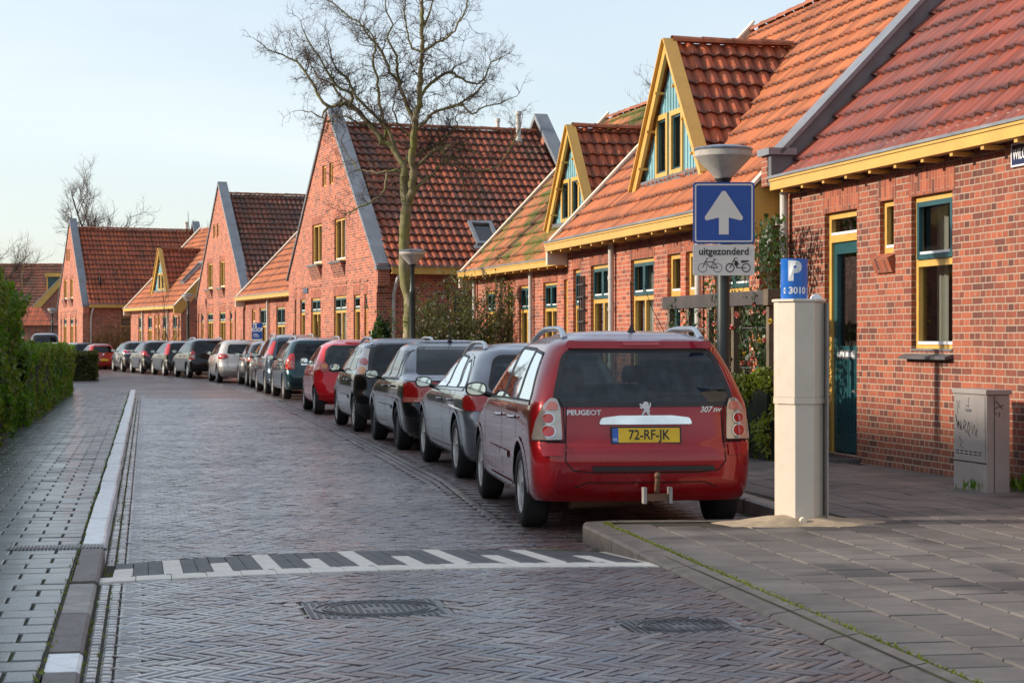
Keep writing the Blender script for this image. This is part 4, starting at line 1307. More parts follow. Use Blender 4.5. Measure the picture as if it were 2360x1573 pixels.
def wet_brick():
    t = NT('street_clinkers'); o = t.obj()
    rn = t.n('NewGeometry').outputs['Random Per Island']
    cc = t.ramp(rn, [(0, (.03, .018, .02)), (.2, (.075, .032, .03)), (.42, (.10, .05, .045)), (.6, (.06, .05, .06)), (.74, (.16, .085, .05)), (.86, (.06, .095, .15)), (.95, (.26, .20, .14)), (1, (.13, .13, .15))])
    cc = t.mix(.18, cc, (.15, .17, .21))
    n = t.noise(o, 40, 4, .7); big = t.noise(o, .45, 4, .6)
    cc = t.mix(t.rng(n, .35, .8, 0, .5), cc, (.03, .02, .02))
    wn = t.math('FRACT', t.math('MULTIPLY', rn, 17.3))
    rough = t.math('ADD', t.rng(big, .35, .65, .16, .32), t.math('ADD', t.math('MULTIPLY', wn, .14), t.rng(n, .3, .7, -.05, .12)))
    sp = t.n('SeparateXYZ', {0: o})
    # worn, dry margin towards the parking side
    sp = t.n('SeparateXYZ', {0: o}); ac = t.math('ADD', t.math('MULTIPLY', sp.outputs[0], .981), t.math('MULTIPLY', sp.outputs[1], .1925))
    rough = t.math('ADD', rough, t.rng(ac, 1.4, 3.6, -.05, .22))
    cc = t.mix(t.math('MULTIPLY', t.rng(ac, 1.6, 3.4, .15, 1), t.rng(t.noise(o, .55, 4, .6), .35, .6, .1, .6)), cc, (.12, .062, .042))
    b = t.bsdf(cc, rough, 0, t.bump(n, .3, .003), Specular_IOR_Level=.85, Coat_Roughness=.24)
    t.t.links.new(t.math('MULTIPLY', t.rng(ac, 1.8, 3.5, .95, .12), t.rng(t.noise(o, 1.1, 5, .7), .35, .6, .35, 1)), b.inputs['Coat Weight'])
    return t.m
def far_clinkers():
    t = NT('street_clinkers_far'); o = t.obj()
    mp = t.n('Mapping', {'Vector': o, 'Rotation': (0, 0, R(11.1))}).outputs[0]
    n = t.noise(t.n('Mapping', {'Vector': o, 'Scale': (7, 3.2, 1)}).outputs[0], 1.6, 6, .7); big = t.noise(o, .3, 4, .6)
    br = t.n('TexBrick', {'Vector': mp, 'Scale': 1.0, 'Brick Width': .2, 'Row Height': .06, 'Mortar Size': .006, 'Color1': (.06, .03, .03, 1), 'Color2': (.15, .08, .065, 1), 'Mortar': (.03, .03, .022, 1)})
    cc = t.mix(t.rng(n, .35, .7, 0, .6), br.outputs['Color'], (.10, .09, .10))
    t.bsdf(cc, t.math('ADD', t.rng(big, .35, .65, .26, .42), t.rng(n, .3, .7, -.08, .15)), 0, t.bump(t.math('ADD', n, t.math('MULTIPLY', br.outputs['Fac'], -.3)), .6, .01), Specular_IOR_Level=.6)
    return t.m
def joint_mat():
    t = NT('joint_sand'); o = t.obj()
    n = t.noise(o, 6, 6, .75); m = t.noise(o, 1.7, 5, .7)
    cc = t.mix(t.rng(n, .3, .7, 0, 1), (.016, .014, .011), (.045, .036, .024))
    cc = t.mix(t.rng(m, .50, .62, 0, .85), cc, (.055, .075, .012))
    t.bsdf(cc, .9, 0, t.bump(t.noise(o, 90, 3), .6, .004)); return t.m
def slab_mat(name, stops, rough=.62, moss=.5, patch=None, spec=.5):
    t = NT(name); o = t.obj()
    rn = t.n('NewGeometry').outputs['Random Per Island']
    cc = t.ramp(rn, stops)
    n = t.noise(o, 140, 2, .6); b = t.noise(o, 2.2, 5, .65)
    cc = t.mix(t.rng(n, .35, .75, 0, .35), cc, (.22, .21, .20))
    cc = t.mix(t.rng(b, .4, .7, 0, .5), cc, (.05, .046, .042))
    if patch:
        p = t.noise(t.n('Mapping', {'Vector': o, 'Scale': (1, 1, 1)}).outputs[0], .42, 3, .6)
        cc = t.mix(t.math('MULTIPLY', t.rng(p, .48, .56, 0, 1), t.rng(rn, .25, .6, 0, .8)), cc, patch)
    g = t.noise(o, 1.3, 6, .75)
    cc = t.mix(t.rng(g, .68, .76, 0, moss), cc, (.10, .11, .02))
    t.bsdf(cc, t.math('ADD', t.rng(b, .3, .7, rough - .12, rough + .08), t.rng(n, .3, .7, -.04, .06)), 0, t.bump(n, .5, .003), Specular_IOR_Level=spec, Coat_Weight=.22 if spec > .8 else 0.0, Coat_Roughness=.12)
    return t.m
M['clinker'] = wet_brick(); M['clinker_far'] = far_clinkers(); M['joint'] = joint_mat()
M['slab_left'] = slab_mat('pavement_slabs_left', [(0, (.032, .042, .058)), (.5, (.052, .064, .083)), (.9, (.08, .088, .10)), (1, (.07, .06, .055))], .27, .35, spec=1.0)
M['slab_right'] = slab_mat('pavement_slabs_right', [(0, (.11, .097, .09)), (.5, (.145, .13, .118)), (1, (.18, .16, .145))], .7, .6, patch=(.03, .03, .032))
M['granite'] = pmat('granite_kerb', (.12, .095, .09), .5, var=.35, scale=9, bump=.5, bscale=60, dirt=((.07, .085, .02), .4))
M['kerb_paint'] = pmat('worn_white_kerb', (.84, .86, .87), .35, var=.1, scale=5, bump=.4, bscale=40, dirt=((.2, .19, .17), .55))
M['kerb_slab'] = pmat('concrete_kerb', (.15, .13, .115), .65, var=.25, scale=7, bump=.4, bscale=70, dirt=((.07, .08, .03), .5))
M['kerb_grey'] = pmat('grey_kerb', (.26, .24, .22), .5, var=.3, scale=7, bump=.4, bscale=70, dirt=((.07, .08, .03), .5))
M['mark_white'] = pmat('white_marking', (.74, .70, .62), .6, var=.1, scale=6, bump=.3, bscale=80, dirt=((.25, .22, .18), .4))
M['mark_dark'] = pmat('charcoal_block', (.085, .088, .092), .6, var=.25, scale=6, bump=.4, bscale=80, dirt=((.12, .12, .11), .4))
M['iron'] = pmat('cast_iron', (.13, .135, .145), .34, .6, var=.3, bump=.2)
M['iron_worn'] = pmat('worn_cast_iron', (.20, .205, .215), .34, .5, var=.2, bump=.1)
M['soil'] = pmat('soil', (.035, .028, .016), .95, var=.5, scale=3, bump=.9, bscale=30, dirt=((.06, .08, .015), .7))
M['sand'] = pmat('sand', (.36, .28, .19), .95, var=.3, scale=8, bump=.8, bscale=120)

# base ground out to the horizon
g = MB(); g.face([(-400, -60, -.06), (400, -60, -.06), (400, 700, -.06), (-400, 700, -.06)])
tag(g.build('ground', M['soil']), kind='structure')

# street centre data: left edge of the parking bays (x, y)
BAY = [(1.0, 8.0), (.10, 13.6), (-.62, 19.0), (-1.62, 24.5), (-2.5, 29.2), (-3.98, 36.6), (-5.8, 45.6), (-6.9, 50.8), (-8.55, 58.2), (-10.2, 63.8), (-12.6, 71.5), (-14.5, 76.2), (-16.3, 80.8), (-18.2, 85.5), (-21.2, 92.5), (-27.0, 106.0), (-36.0, 125.0), (-50, 150)]
def off_line(pts, d):
    out = []
    for i, p in enumerate(pts):
        a = Vector(pts[max(i - 1, 0)]); b = Vector(pts[min(i + 1, len(pts) - 1)])
        t = (b - a).normalized(); out.append((p[0] + t.y * d, p[1] - t.x * d))
    return out
CHAN = off_line(BAY, -.30)
KERB_R = off_line(BAY, 2.0)
def ribbon(mb, L1, L2, z, m=0):
    for i in range(len(L1) - 1):
        mb.face([(L1[i][0], L1[i][1], z), (L2[i][0], L2[i][1], z), (L2[i+1][0], L2[i+1][1], z), (L1[i+1][0], L1[i+1][1], z)], m)
r = MB(); r.face([(-120, 44.6, -.005), (20, 44.6, -.005), (20, 200, -.005), (-120, 200, -.005)])
r.face([(-13, 2, -.0181), (8, 2, -.0181), (8, 44, -.0181), (-13, 44, -.0181)], 1)
tag(r.build('road', [M['clinker_far'], M['joint']]), kind='structure')

def brick_box(mb, c, ux, uy, l, w, z, h=.02, tilt=0.012, m=0, bev=.005):
    ax = Vector((ux[0], ux[1], rnd.uniform(-tilt, tilt))); ay = Vector((uy[0], uy[1], rnd.uniform(-tilt, tilt) * 1.5))
    c = Vector((c[0], c[1], z + rnd.uniform(-.0015, .0015)))
    k = len(mb.vs)
    r2 = min(w * .26, .02) if w < .2 else .009
    for (sx, sy, q, dz) in ((-1,-1,r2,0),(1,-1,r2,0),(1,1,r2,0),(-1,1,r2,0),(-1,-1,bev*.5,-.17*r2-.001),(1,-1,bev*.5,-.17*r2-.001),(1,1,bev*.5,-.17*r2-.001),(-1,1,bev*.5,-.17*r2-.001),(-1,-1,0,-h),(1,-1,0,-h),(1,1,0,-h),(-1,1,0,-h)):
        e = q
        mb.vs.append(tuple(c + ax * sx * (l/2 - e) + ay * sy * (w/2 - e) + Vector((0, 0, dz))))
    for f in ((0,1,2,3),(4,5,1,0),(5,6,2,1),(6,7,3,2),(7,4,0,3),(8,9,5,4),(9,10,6,5),(10,11,7,6),(11,8,4,7)):
        mb.fs.append([k + i for i in f]); mb.ms.append(m)

# herringbone clinkers on the lane and in the bays
def in_poly(x, y, poly):
    c = False; j = len(poly) - 1
    for i in range(len(poly)):
        xi, yi = poly[i]; xj, yj = poly[j]
        if (yi > y) != (yj > y) and x < (xj - xi) * (y - yi) / (yj - yi) + xi: c = not c
        j = i
    return c
W_, L_ = .052, .206
ang0 = math.pi / 2 + A_
def herring(mb, a0, a1, c0, c1, test, z=0.0, W=W_, Lb=L_):
    # pattern axes at 45 degrees to the street
    e1 = (AX + RX).normalized(); e2 = (RX - AX).normalized()
    O = st(0, 0)
    # range in pattern coordinates
    cs = [st(a, c) - O for a in (a0, a1) for c in (c0, c1)]
    u = [p.dot(e1) / W for p in cs]; v = [p.dot(e2) / W for p in cs]
    n = 0
    for k in range(int(min(v)) - 6, int(max(v)) + 7):
        for q in range(int((min(u) - k) / 8) - 2, int((max(u) - k) / 8) + 3):
            for typ in (0, 1):
                if typ == 0: cu, cv, l_ax, w_ax = k + 8 * q + 2, k + .5, e1, e2
                else: cu, cv, l_ax, w_ax = k - .5 + 8 * q, k + 2, e2, e1
                p = O + e1 * (cu * W) + e2 * (cv * W)
                if not test(p.x, p.y): continue
                brick_box(mb, p, l_ax, w_ax, Lb, W - .004, z + roadz(p.x, p.y), bev=.0045, tilt=.034)
                n += 1
    return n
lane_poly = [tuple(st(-6, .19)[:2]), tuple(st(43, .19)[:2])] + [p for p in CHAN[::-1] if p[1] < 52 and p[1] > 15] + [(.10, 13.7), (.49, 13.4), (.66, 12.4), (.97, 10.9), (1.31, 9.1), (1.72, 6.8), (2.05, 5.2)]
# crossing strip position (a in the street frame)
def strip_a(c): return -.41 + .293 * c - .078 * c * c
PLAT = .08
def strip_len(c): return 1.36 + .25 * max(0, 1 - ((c - 1.65) / 1.7) ** 2)
def roadz(x, y):
    d = Vector((x, y, 0)) - K0; a, c = d.dot(AX), d.dot(RX)
    t = (a - strip_a(c)) / strip_len(c)
    return PLAT * max(0, min(1, 1 - t))
def lane_test(x, y):
    if y > 46 or y < 6.1: return False
    if not in_poly(x, y, lane_poly): return False
    d = Vector((x, y, 0)) - K0; a, c = d.dot(AX), d.dot(RX)
    if strip_a(c) - .10 < a < strip_a(c) + strip_len(c) + .04: return False
    for (ca, cc, ha, hc) in COVERS:
        if abs(a - ca) < ha and abs(c - cc) < hc: return False
    return True
COVERS = [(-1.764, 1.40, .33, .42), (-2.62, 2.76, .25, .33)]
road = MB()
print('lane bricks', herring(road, -5.5, 36.5, 0, 4.6, lane_test))
# stretcher courses beside the left kerb (gutter) and along the bays
for row, c in enumerate((.034, .096, .185)):
    a = -6.0
    while a < 37.5:
        l = .085 if row < 2 else .0535
        if not (strip_a(c) - .1 < a < strip_a(c) + strip_len(c) + .04):
            p = st(a, c, -.005 if row == 0 and a > .5 else -.003)
            brick_box(road, p, AX, RX, l - (.008 if row < 2 else .004), .054 if row < 2 else .11, p.z + roadz(p.x, p.y) + (.003 if row == 2 else 0), tilt=.03 if row < 2 else .012, bev=.007 if row < 2 else .004)
        a += l
tag(road.build('road_bricks', M['clinker']), kind='structure')
bays = MB()
for k in range(2, len(BAY) - 8):
    pass
def seg_walk(line, step):
    out = []; 
    for i in range(len(line) - 1):
        a, b = Vector(line[i]), Vector(line[i + 1]); n = max(1, int((b - a).length / step)); d = (b - a) / n
        for j in range(n): out.append((a + d * (j + .5), d.normalized()))
    return out
near_bay = [p for p in BAY if 12.9 < p[1] < 60]
for row in range(3):
    ln = off_line(near_bay, -.24 + row * .09)
    for (p, d) in seg_walk(ln, .205 if row != 1 else .1):
        q = Vector((d.y, -d.x)); brick_box(bays, (p.x, p.y, 0), (d.x, d.y), (q.x, q.y), .198 if row != 1 else .092, .08, -.002 if row != 1 else -.006, tilt=.02, bev=.006)
bay_poly = [p for p in off_line(near_bay, .02) if p[1] < 48] + [p for p in off_line(near_bay, 1.98)[::-1] if p[1] < 48]
def bay_test(x, y): return 13.4 < y < 44 and in_poly(x, y, bay_poly)
print('bay bricks', herring(bays, 2, 36, 2.5, 6, bay_test, W=.1, Lb=.2 * 2) if False else herring(bays, 1.5, 36, 2.5, 7, bay_test, -.004))
tag(bays.build('parking_bay_bricks', M['clinker']), kind='structure')

# crossing strip: white edge with teeth and charcoal blocks
sw, sd = MB(), MB()
def sq(mb, c0, c1, t0, t1, lift=.004):
    P = []
    for (c, t) in ((c0, t0), (c1, t0), (c1, t1), (c0, t1)):
        a = strip_a(c) + strip_len(c) * t; p = st(a, c); P.append(Vector((p.x, p.y, roadz(p.x, p.y) + lift)))
    B = [p - Vector((0, 0, .03)) for p in P]
    mb.face(P)
    for e in range(4): mb.face([P[e], B[e], B[(e + 1) % 4], P[(e + 1) % 4]])
CM = 3.62
c = .0
while c < CM: sq(sw, c + .002, min(c + .2, CM) - .002, -.085, .10, .005); sq(sd, c + .17, min(c + .2, CM) - .0, .085, .105, .0062); c += .2
c = .07; i = 0
while c < CM - .05:
    top = .99 if i % 2 else .60
    sq(sw, c, c + .11, .102, top, .0045)
    if top < .9: sq(sd, c + .003, c + .107, .605, .99, .003)
    for (u0, u1) in ((.114, .198), (.202, .286)):
        if c + u0 > CM: continue
        sq(sd, c + u0, min(c + u1, CM), .104, .54, .003); sq(sd, c + u0, min(c + u1, CM), .546, .99, .003)
    c += .29; i += 1
tag(sw.build('road_marking', M['mark_white']), kind='structure')
tag(sd.build('road_marking_dark_blocks', M['mark_dark']), kind='structure')

# jointing sand just below the brick tops, following the raised table
js = MB(); na = 60
for i in range(na):
    a0, a1 = -6.5 + 42.3 * (i / na) ** 1.8, -6.5 + 42.3 * ((i + 1) / na) ** 1.8
    for (c0, c1) in ((-.02, .7), (.7, 2.2), (2.2, 3.9), (3.9, 6.3)):
        if c0 > 3 and a1 < 3.4: continue
        P = [st(a0, c0), st(a0, c1), st(a1, c1), st(a1, c0)]
        for p in P: p.z = roadz(p.x, p.y) - .010
        js.face(P)
tag(js.build('road_joints', M['joint']), kind='structure')
# inspection covers
def cover(name, label, a, c, ha, hc, oval):
    p = st(a, c); E_ = empty(name, (p.x, p.y, PLAT - .004), A_, label, 'manhole cover', 'iron covers set in the brick road')
    f = MB(); f.box((-hc + .06, -ha + .03, -.05), (hc - .06, ha - .03, .0)); f.build('cover_frame', M['iron_worn'], E_)
    l = MB()
    rx, ry = hc - .1, ha - .06
    for s in (1, .86, .78):
        n = 40; 
        for i in range(n):
            t0, t1 = 2*math.pi*i/n, 2*math.pi*(i+1)/n
            P = [(rx*s*math.cos(t0), ry*s*math.sin(t0)), (rx*s*math.cos(t1), ry*s*math.sin(t1)), (rx*(s-.04)*math.cos(t1), ry*(s-.04)*math.sin(t1)), (rx*(s-.04)*math.cos(t0), ry*(s-.04)*math.sin(t0))]
            l.face([(x, y, .006) for x, y in P]); 
            l.face([(P[0][0], P[0][1], .006), (P[0][0], P[0][1], 0), (P[1][0], P[1][1], 0), (P[1][0], P[1][1], .006)])
            l.face([(P[2][0], P[2][1], .006), (P[2][0], P[2][1], 0), (P[3][0], P[3][1], 0), (P[3][0], P[3][1], .006)])
    l.build('ring', M['iron'], E_)
    s_ = MB(); stp = .036
    nx, ny = int(hc * 2 / stp), int(ha * 2 / stp)
    for i in range(nx):
        for j in range(ny):
            x, y = -hc + .08 + i * stp, -ha + .05 + j * stp
            if x > hc - .08 or y > ha - .05: continue
            e = (x / rx) ** 2 + (y / ry) ** 2
            if .56 < e < 1.06: continue
            if e < .05: continue
            s_.box((x - .010, y - .010, -.001), (x + .010, y + .010, .004))
    tag(s_.build('stud_pattern', M['iron'], E_), kind='stuff')
    # brick border beside the cover
    b = MB()
    for sx in (-1, 1):
        for k in range(int(ha * 2 / .1)):
            brick_box(b, (sx * (hc - .01), -ha + .06 + k * .1, .002), (0, 1), (1, 0), .094, .085, 0)
    for sy in (-1, 1):
        for k in range(int(hc * 2 / .205)):
            brick_box(b, (-hc + .12 + k * .205, sy * (ha + .0), 0), (1, 0), (0, 1), .198, .05, 0)
    b.build('brick_border', M['clinker'], E_)
cover('inspection_cover', 'square iron cover with a round ring in the road, nearer the left kerb', *COVERS[0], False)
cover('inspection_cover', 'oval studded iron cover in the road, nearer the right kerb', *COVERS[1], True)

# left pavement
lp = MB(); lp.face([st(-8, -9, .106), st(-8, -.149, .106), st(38.9, -.149, .106), st(38.9, -9, .106)])
lp.face([st(38.9, -9, .106), st(38.9, -.149, .106), st(38.9, -.02, -.05), st(38.9, -9, -.05)])
tag(lp.build('pavement', M['joint']), kind='structure')
sl = MB(); a = -6.2; row = 0
while a < 38.6:
    c = -.16 - .137 - (.0 if row % 2 else .137)
    if row % 2 == 0: brick_box(sl, st(a + .122, -.2285, 0), RX, AX, .125, .236, .115, tilt=.006)
    while c > -3.4:
        if not (c + .137 < -2.35 - .0 and a > 14): brick_box(sl, st(a + .122, c, 0), RX, AX, .266, .238, .115, tilt=.012)
        c -= .274
    a += .246; row += 1
tag(sl.build('pavement_slabs', M['slab_left']), kind='structure')
# left kerb stones
kb = {'w': MB(), 'g': MB(), 'd': MB()}
a = -6.0; i = 0
seqn = [('g', 1.1), ('w', .42), ('g', 1.1), ('w', .9), ('g', 1.05)]
def kerb(mb, a0, a1, c0, c1, z):
    e = .012
    o_ = Vector((rnd.uniform(-.006, .006), 0, rnd.uniform(-.004, .004)))
    P = [st(a0, c0, -.04), st(a0, c1, -.04), st(a1, c1, -.04), st(a1, c0, -.04)]
    Q = [st(a0, c0, z), st(a0, c1 - .005, z - e), st(a1, c1 - .005, z - e), st(a1, c0, z)]
    T = [st(a0 + .004, c0 + .004, z), st(a0 + .004, c1 - .02, z), st(a1 - .004, c1 - .02, z), st(a1 - .004, c0 + .004, z)]
    P, Q, T = [[p + o_ for p in X] for X in (P, Q, T)]
    mb.face(T)
    mb.face([Q[1], Q[2], T[2], T[1]]); mb.face([P[1], P[2], Q[2], Q[1]]); mb.face([P[0], P[1], Q[1], Q[0]]); mb.face([P[2], P[3], Q[3], Q[2]])
    mb.face([Q[0], Q[1], T[1], T[0]]); mb.face([Q[2], Q[3], T[3], T[2]])
lst = [(-6, -4.05, 'w', .06), (-4.05, -3.3, 'w', .075), (-3.3, -2.32, 'g', .085), (-2.31, -1.2, 'g', .09) ]
lst = [(-6, -3.47, 'd', .10), (-3.46, -3.0, 'w', .10), (-2.99, -1.86, 'g', .105), (-1.85, -.72, 'l', .11), (-.71, .92, 'g', .12)]
for (a0, a1, k_, z) in lst:
    kerb({'w': kb['w'], 'g': kb['g'], 'd': kb['g'], 'l': kb['d']}[k_], a0, a1 - .01, -.15, 0, z)
a = 1.14
while a < 39:
    l = rnd.choice((.5, 1.0, .72))
    kerb(kb['w'], a, min(a + l, 39) - .012, -.145, 0, .128); a += l
tag(kb['w'].build('kerb', M['kerb_paint']), kind='structure')
tag(kb['g'].build('kerb', M['granite']), kind='structure')
tag(kb['d'].build('kerb', M['kerb_grey']), kind='structure')
# drain slot grate in the left pavement
p = st(1.03, -.30); D = empty('drain_grate', (p.x, p.y, .118), A_, 'narrow slotted drain grate across the left pavement beside the white kerb', 'drain grate')
g = MB()
for k in range(26):
    x = -.30 + k * .023
    g.box((x, -.085, -.0), (x + .012, .085, .008))
g.build('slotted_bars', M['kerb_grey'], D)
g = MB(); g.box((-.31, -.095, -.02), (.31, .095, -.001)); g.build('slot_tray', M['iron'], D)

# right pavement with kerb round the peninsula
WALLX = [(7.2, 5.0), (4.3, 17.5), (3.23, 22.2), (3.0, 22.2), (.95, 31.1), (1.2, 36), (-.86, 43.3), (-2.9, 46), (-6.5, 55.8), (-7.2, 61.5), (-9.7, 68.3), (-10.6, 73.8), (-13.9, 82.8), (-15, 85), (-18.9, 93), (-21.9, 95.4), (-24.7, 101.8)]
front = [(1.99, 5.2), (1.66, 6.8), (1.25, 9.1), (.92, 10.9), (.66, 12.4), (.50, 13.25), (.52, 13.5), (.75, 13.62), (1.4, 13.66), (1.95, 13.78), (2.10, 13.95), (2.07, 14.6)]
kline = front + [p for p in KERB_R if p[1] > 15]
pv = MB()
# triangulated fan strips between kerb line and walls / beyond
def at_y(line, y):
    for i in range(len(line) - 1):
        (x0, y0), (x1, y1) = line[i], line[i + 1]
        if (y0 <= y <= y1): return x0 + (x1 - x0) * (y - y0) / max(1e-6, y1 - y0)
    return None
ys = [5.2] + [5.5 + i * .5 for i in range(240)]
for i in range(len(ys) - 1):
    y0, y1 = ys[i], ys[i + 1]
    if 13.0 <= y0 < 14.5: continue
    xa, xb = at_y(kline, y0), at_y(kline, y1)
    if xa is None or xb is None: continue
    pv.face([(xa + .1, y0, .112), (xa + 16, y0, .112), (xb + 16, y1, .112), (xb + .1, y1, .112)])
pv.face([(.56, 13.0, .112), (17, 13.0, .112), (17, 14.5, .112), (2.18, 14.5, .112), (2.2, 13.95, .112), (1.98, 13.7, .112), (.6, 13.55, .112)])
tag(pv.build('pavement', M['joint']), kind='structure')
ks = MB()
def kerb_path(mb, pts, w=.17, z=.12, jl=.9, low=False):
    def kz(p): return z if not low else .097 + (.12 - .097) * max(0, min(1, (p.y - 10.6) / 2.2))
    L2 = off_line(pts, w)
    acc = 0
    for i in range(len(pts) - 1):
        a, b = Vector(pts[i]), Vector(pts[i + 1]); a2, b2 = Vector(L2[i]), Vector(L2[i + 1])
        n = max(1, round((b - a).length / jl))
        for k in range(n):
            t0, t1 = k / n, (k + 1) / n - (.006 if k == n - 1 or True else 0)
            A, B, A2, B2 = a.lerp(b, t0), a.lerp(b, t1), a2.lerp(b2, t0), a2.lerp(b2, t1); z1_, z2_ = kz(A), kz(B)
            e = (A2 - A).normalized() * .018
            mb.face([(A.x, A.y, -.05), (B.x, B.y, -.05), (B.x, B.y, z2_ - .015), (A.x, A.y, z1_ - .015)])
            mb.face([(A.x, A.y, z1_ - .015), (B.x, B.y, z2_ - .015), (B.x + e.x, B.y + e.y, z2_), (A.x + e.x, A.y + e.y, z1_)])
            mb.face([(A.x + e.x, A.y + e.y, z1_), (B.x + e.x, B.y + e.y, z2_), (B2.x, B2.y, .12), (A2.x, A2.y, .12)])
kp = [p for p in front if p[1] >= 5]
kerb_path(ks, kp[:11], low=True)
tag(ks.build('kerb', M['kerb_slab']), kind='structure')
ks = MB(); kerb_path(ks, kline[10:], jl=1.0, w=.15, z=.12)
tag(ks.build('kerb', M['kerb_grey']), kind='structure')
# right slabs: columns along the street
RA = R(10.2)
ra = Vector((-math.sin(RA), math.cos(RA), 0)); rr_ = Vector((math.cos(RA), math.sin(RA), 0))
sb = MB(); O = Vector((.92, 10.9, 0)) + rr_ * .19
kl2 = off_line(kline, .19)
def pen_ok(p):
    if p.y < 5.8 or p.y > 24: return False
    x = at_y([q for q in kl2 if True], p.y)
    if p.y < 13.2: lim = at_y(off_line(front[:6], .18), p.y)
    elif p.y < 14.75: lim = 2.26
    else: lim = at_y(kl2[10:], p.y)
    if lim is None: return False
    if p.x < lim + .1: return False
    d = (p - Vector((3.21, 22.3, 0))); n_ = Vector((math.cos(R(12.9)), math.sin(R(12.9)), 0))
    if d.dot(n_) > -.02 and p.y < 22.4: return False
    return True
for ccol in range(0, 26):
    cc_ = .155 + ccol * .31
    offs = (.155 if ccol % 2 else 0) + rnd.uniform(-.02, .02)
    a = -6.0 + offs
    while a < 14:
        p = O + rr_ * cc_ + ra * (a + .155)
        if pen_ok(p): brick_box(sb, p, rr_, ra, .297, .297, .121, tilt=.006, bev=.004)
        a += .31
tag(sb.build('pavement_slabs', M['slab_right']), kind='structure')
sf = MB(); 
for i in range(len(ys) - 1):
    y0, y1 = ys[i], ys[i + 1]
    if y0 < 22.4: continue
    xa, xb = at_y(kline, y0), at_y(kline, y1)
    if xa is None or xb is None: continue
    sf.face([(xa + .16, y0, .117), (xa + 8, y0, .117), (xb + 8, y1, .117), (xb + .16, y1, .117)])
tag(sf.build('pavement', M['slab_right']), kind='structure')
# ---------------------------------------------------------------- houses in place
H1 = row_house('brick_house', (3.21, 22.3), 12.9, 10.5, 3.36, [
    ('door', 1.36, 2.26, .06, 2.73, {'zt': 2.44, 'lh': .3}),
    ('win', 2.86, 3.20, 2.21, 2.76, {'trans': False, 'corbel': True, 'lh': .26}),
    ('win', 3.62, 4.53, 1.21, 2.75, {'trans': 2.08, 'sill': True, 'lh': .26})],
    'nearest brick house with dark purple red tiles, teal front door and a street name plate', 'roof_near', depth=4.6, pitch=46, verge_l=False, verge_r=False, gut_step=.62, gut_over=.25, drop=.12, ridge_x0=.3)
# party wall parapet of the near house
def parapet(H, x, eave, pitch, depth, over=.3, w=.34, hgt=.34):
    tp = math.tan(R(pitch)); cp, sp = math.cos(R(pitch)), math.sin(R(pitch))
    b = MB()
    y0 = -over - .0; z0 = eave - over * tp + .1
    def up(y): return z0 + (y - y0) * tp
    b.prism([(y0, z0 + .06), (y0, z0 + .42), (y0 + .18, z0 + .42), (y0 + .18, up(y0 + .18) + hgt), (depth, up(depth) + hgt), (depth, up(depth) - .3), (.3, z0 + .06)],
            lambda p: (x - w / 2, p[0], p[1]), lambda p: (x + w / 2, p[0], p[1]))
    Pp = b.build('parapet', M['lead'], H, fixn=True)
    b = MB(); b.box((x - w / 2 - .003, y0 - .01, z0 + .06), (x + w / 2 - .1, y0 + .001, z0 + .40)); b.build('brick_face', M['brick'], Pp)
    c = MB()
    nrm = Vector((0, -sp, cp)); V = Vector((0, cp, sp))
    A = Vector((x, y0 + .12, up(y0 + .12) + hgt)); L = (depth - y0) / cp
    for (h0, h1, ww) in ((.001, .05, w / 2 + .05),):
        P = []
        for t in (0, L):
            for sx in (-1, 1):
                for h in (h0, h1): P.append(A + V * t + nrm * h + Vector((sx * ww, 0, 0)))
        k0 = len(c.vs); c.vs.extend([tuple(p) for p in P])
        for f in ((0,1,3,2),(4,6,7,5),(0,4,5,1),(2,3,7,6),(1,5,7,3),(0,2,6,4)): c.fs.append([k0 + i for i in f]); c.ms.append(0)
    c.box((x - w / 2 - .04, y0 - .05, z0 + .42), (x + w / 2 + .05, y0 + .3, z0 + .5))
    c.build('coping', M['zinc'], Pp, fixn=True)
parapet(H1, .17, 3.22, 46, 4.6, over=.24, w=.3, hgt=.3)
downpipe(H1, .32, 3.05, y=-.08, r=.05)
s = MB(); s.box((5.74, -.022, 2.86), (6.5, -.003, 3.06)); SN = s.build('street_name_plate', M['navy'], H1)
s = MB(); frame_rect(s, 5.735, 6.505, 2.855, 3.065, -.026, -.004, .016); s.build('plate_border', M['white'], SN)
text_part('WILGENSTRAAT', .13, Matrix.Translation((6.12, -.0255, 2.96)) @ Matrix.Rotation(math.pi / 2, 4, 'X'), M['white'], SN, 'lettering', .0012, .003, 0, .72)
b = MB(); b.box((1.3, -.28, -.11), (2.35, .1, .035)); b.build('door_step', M['slate'], H1)

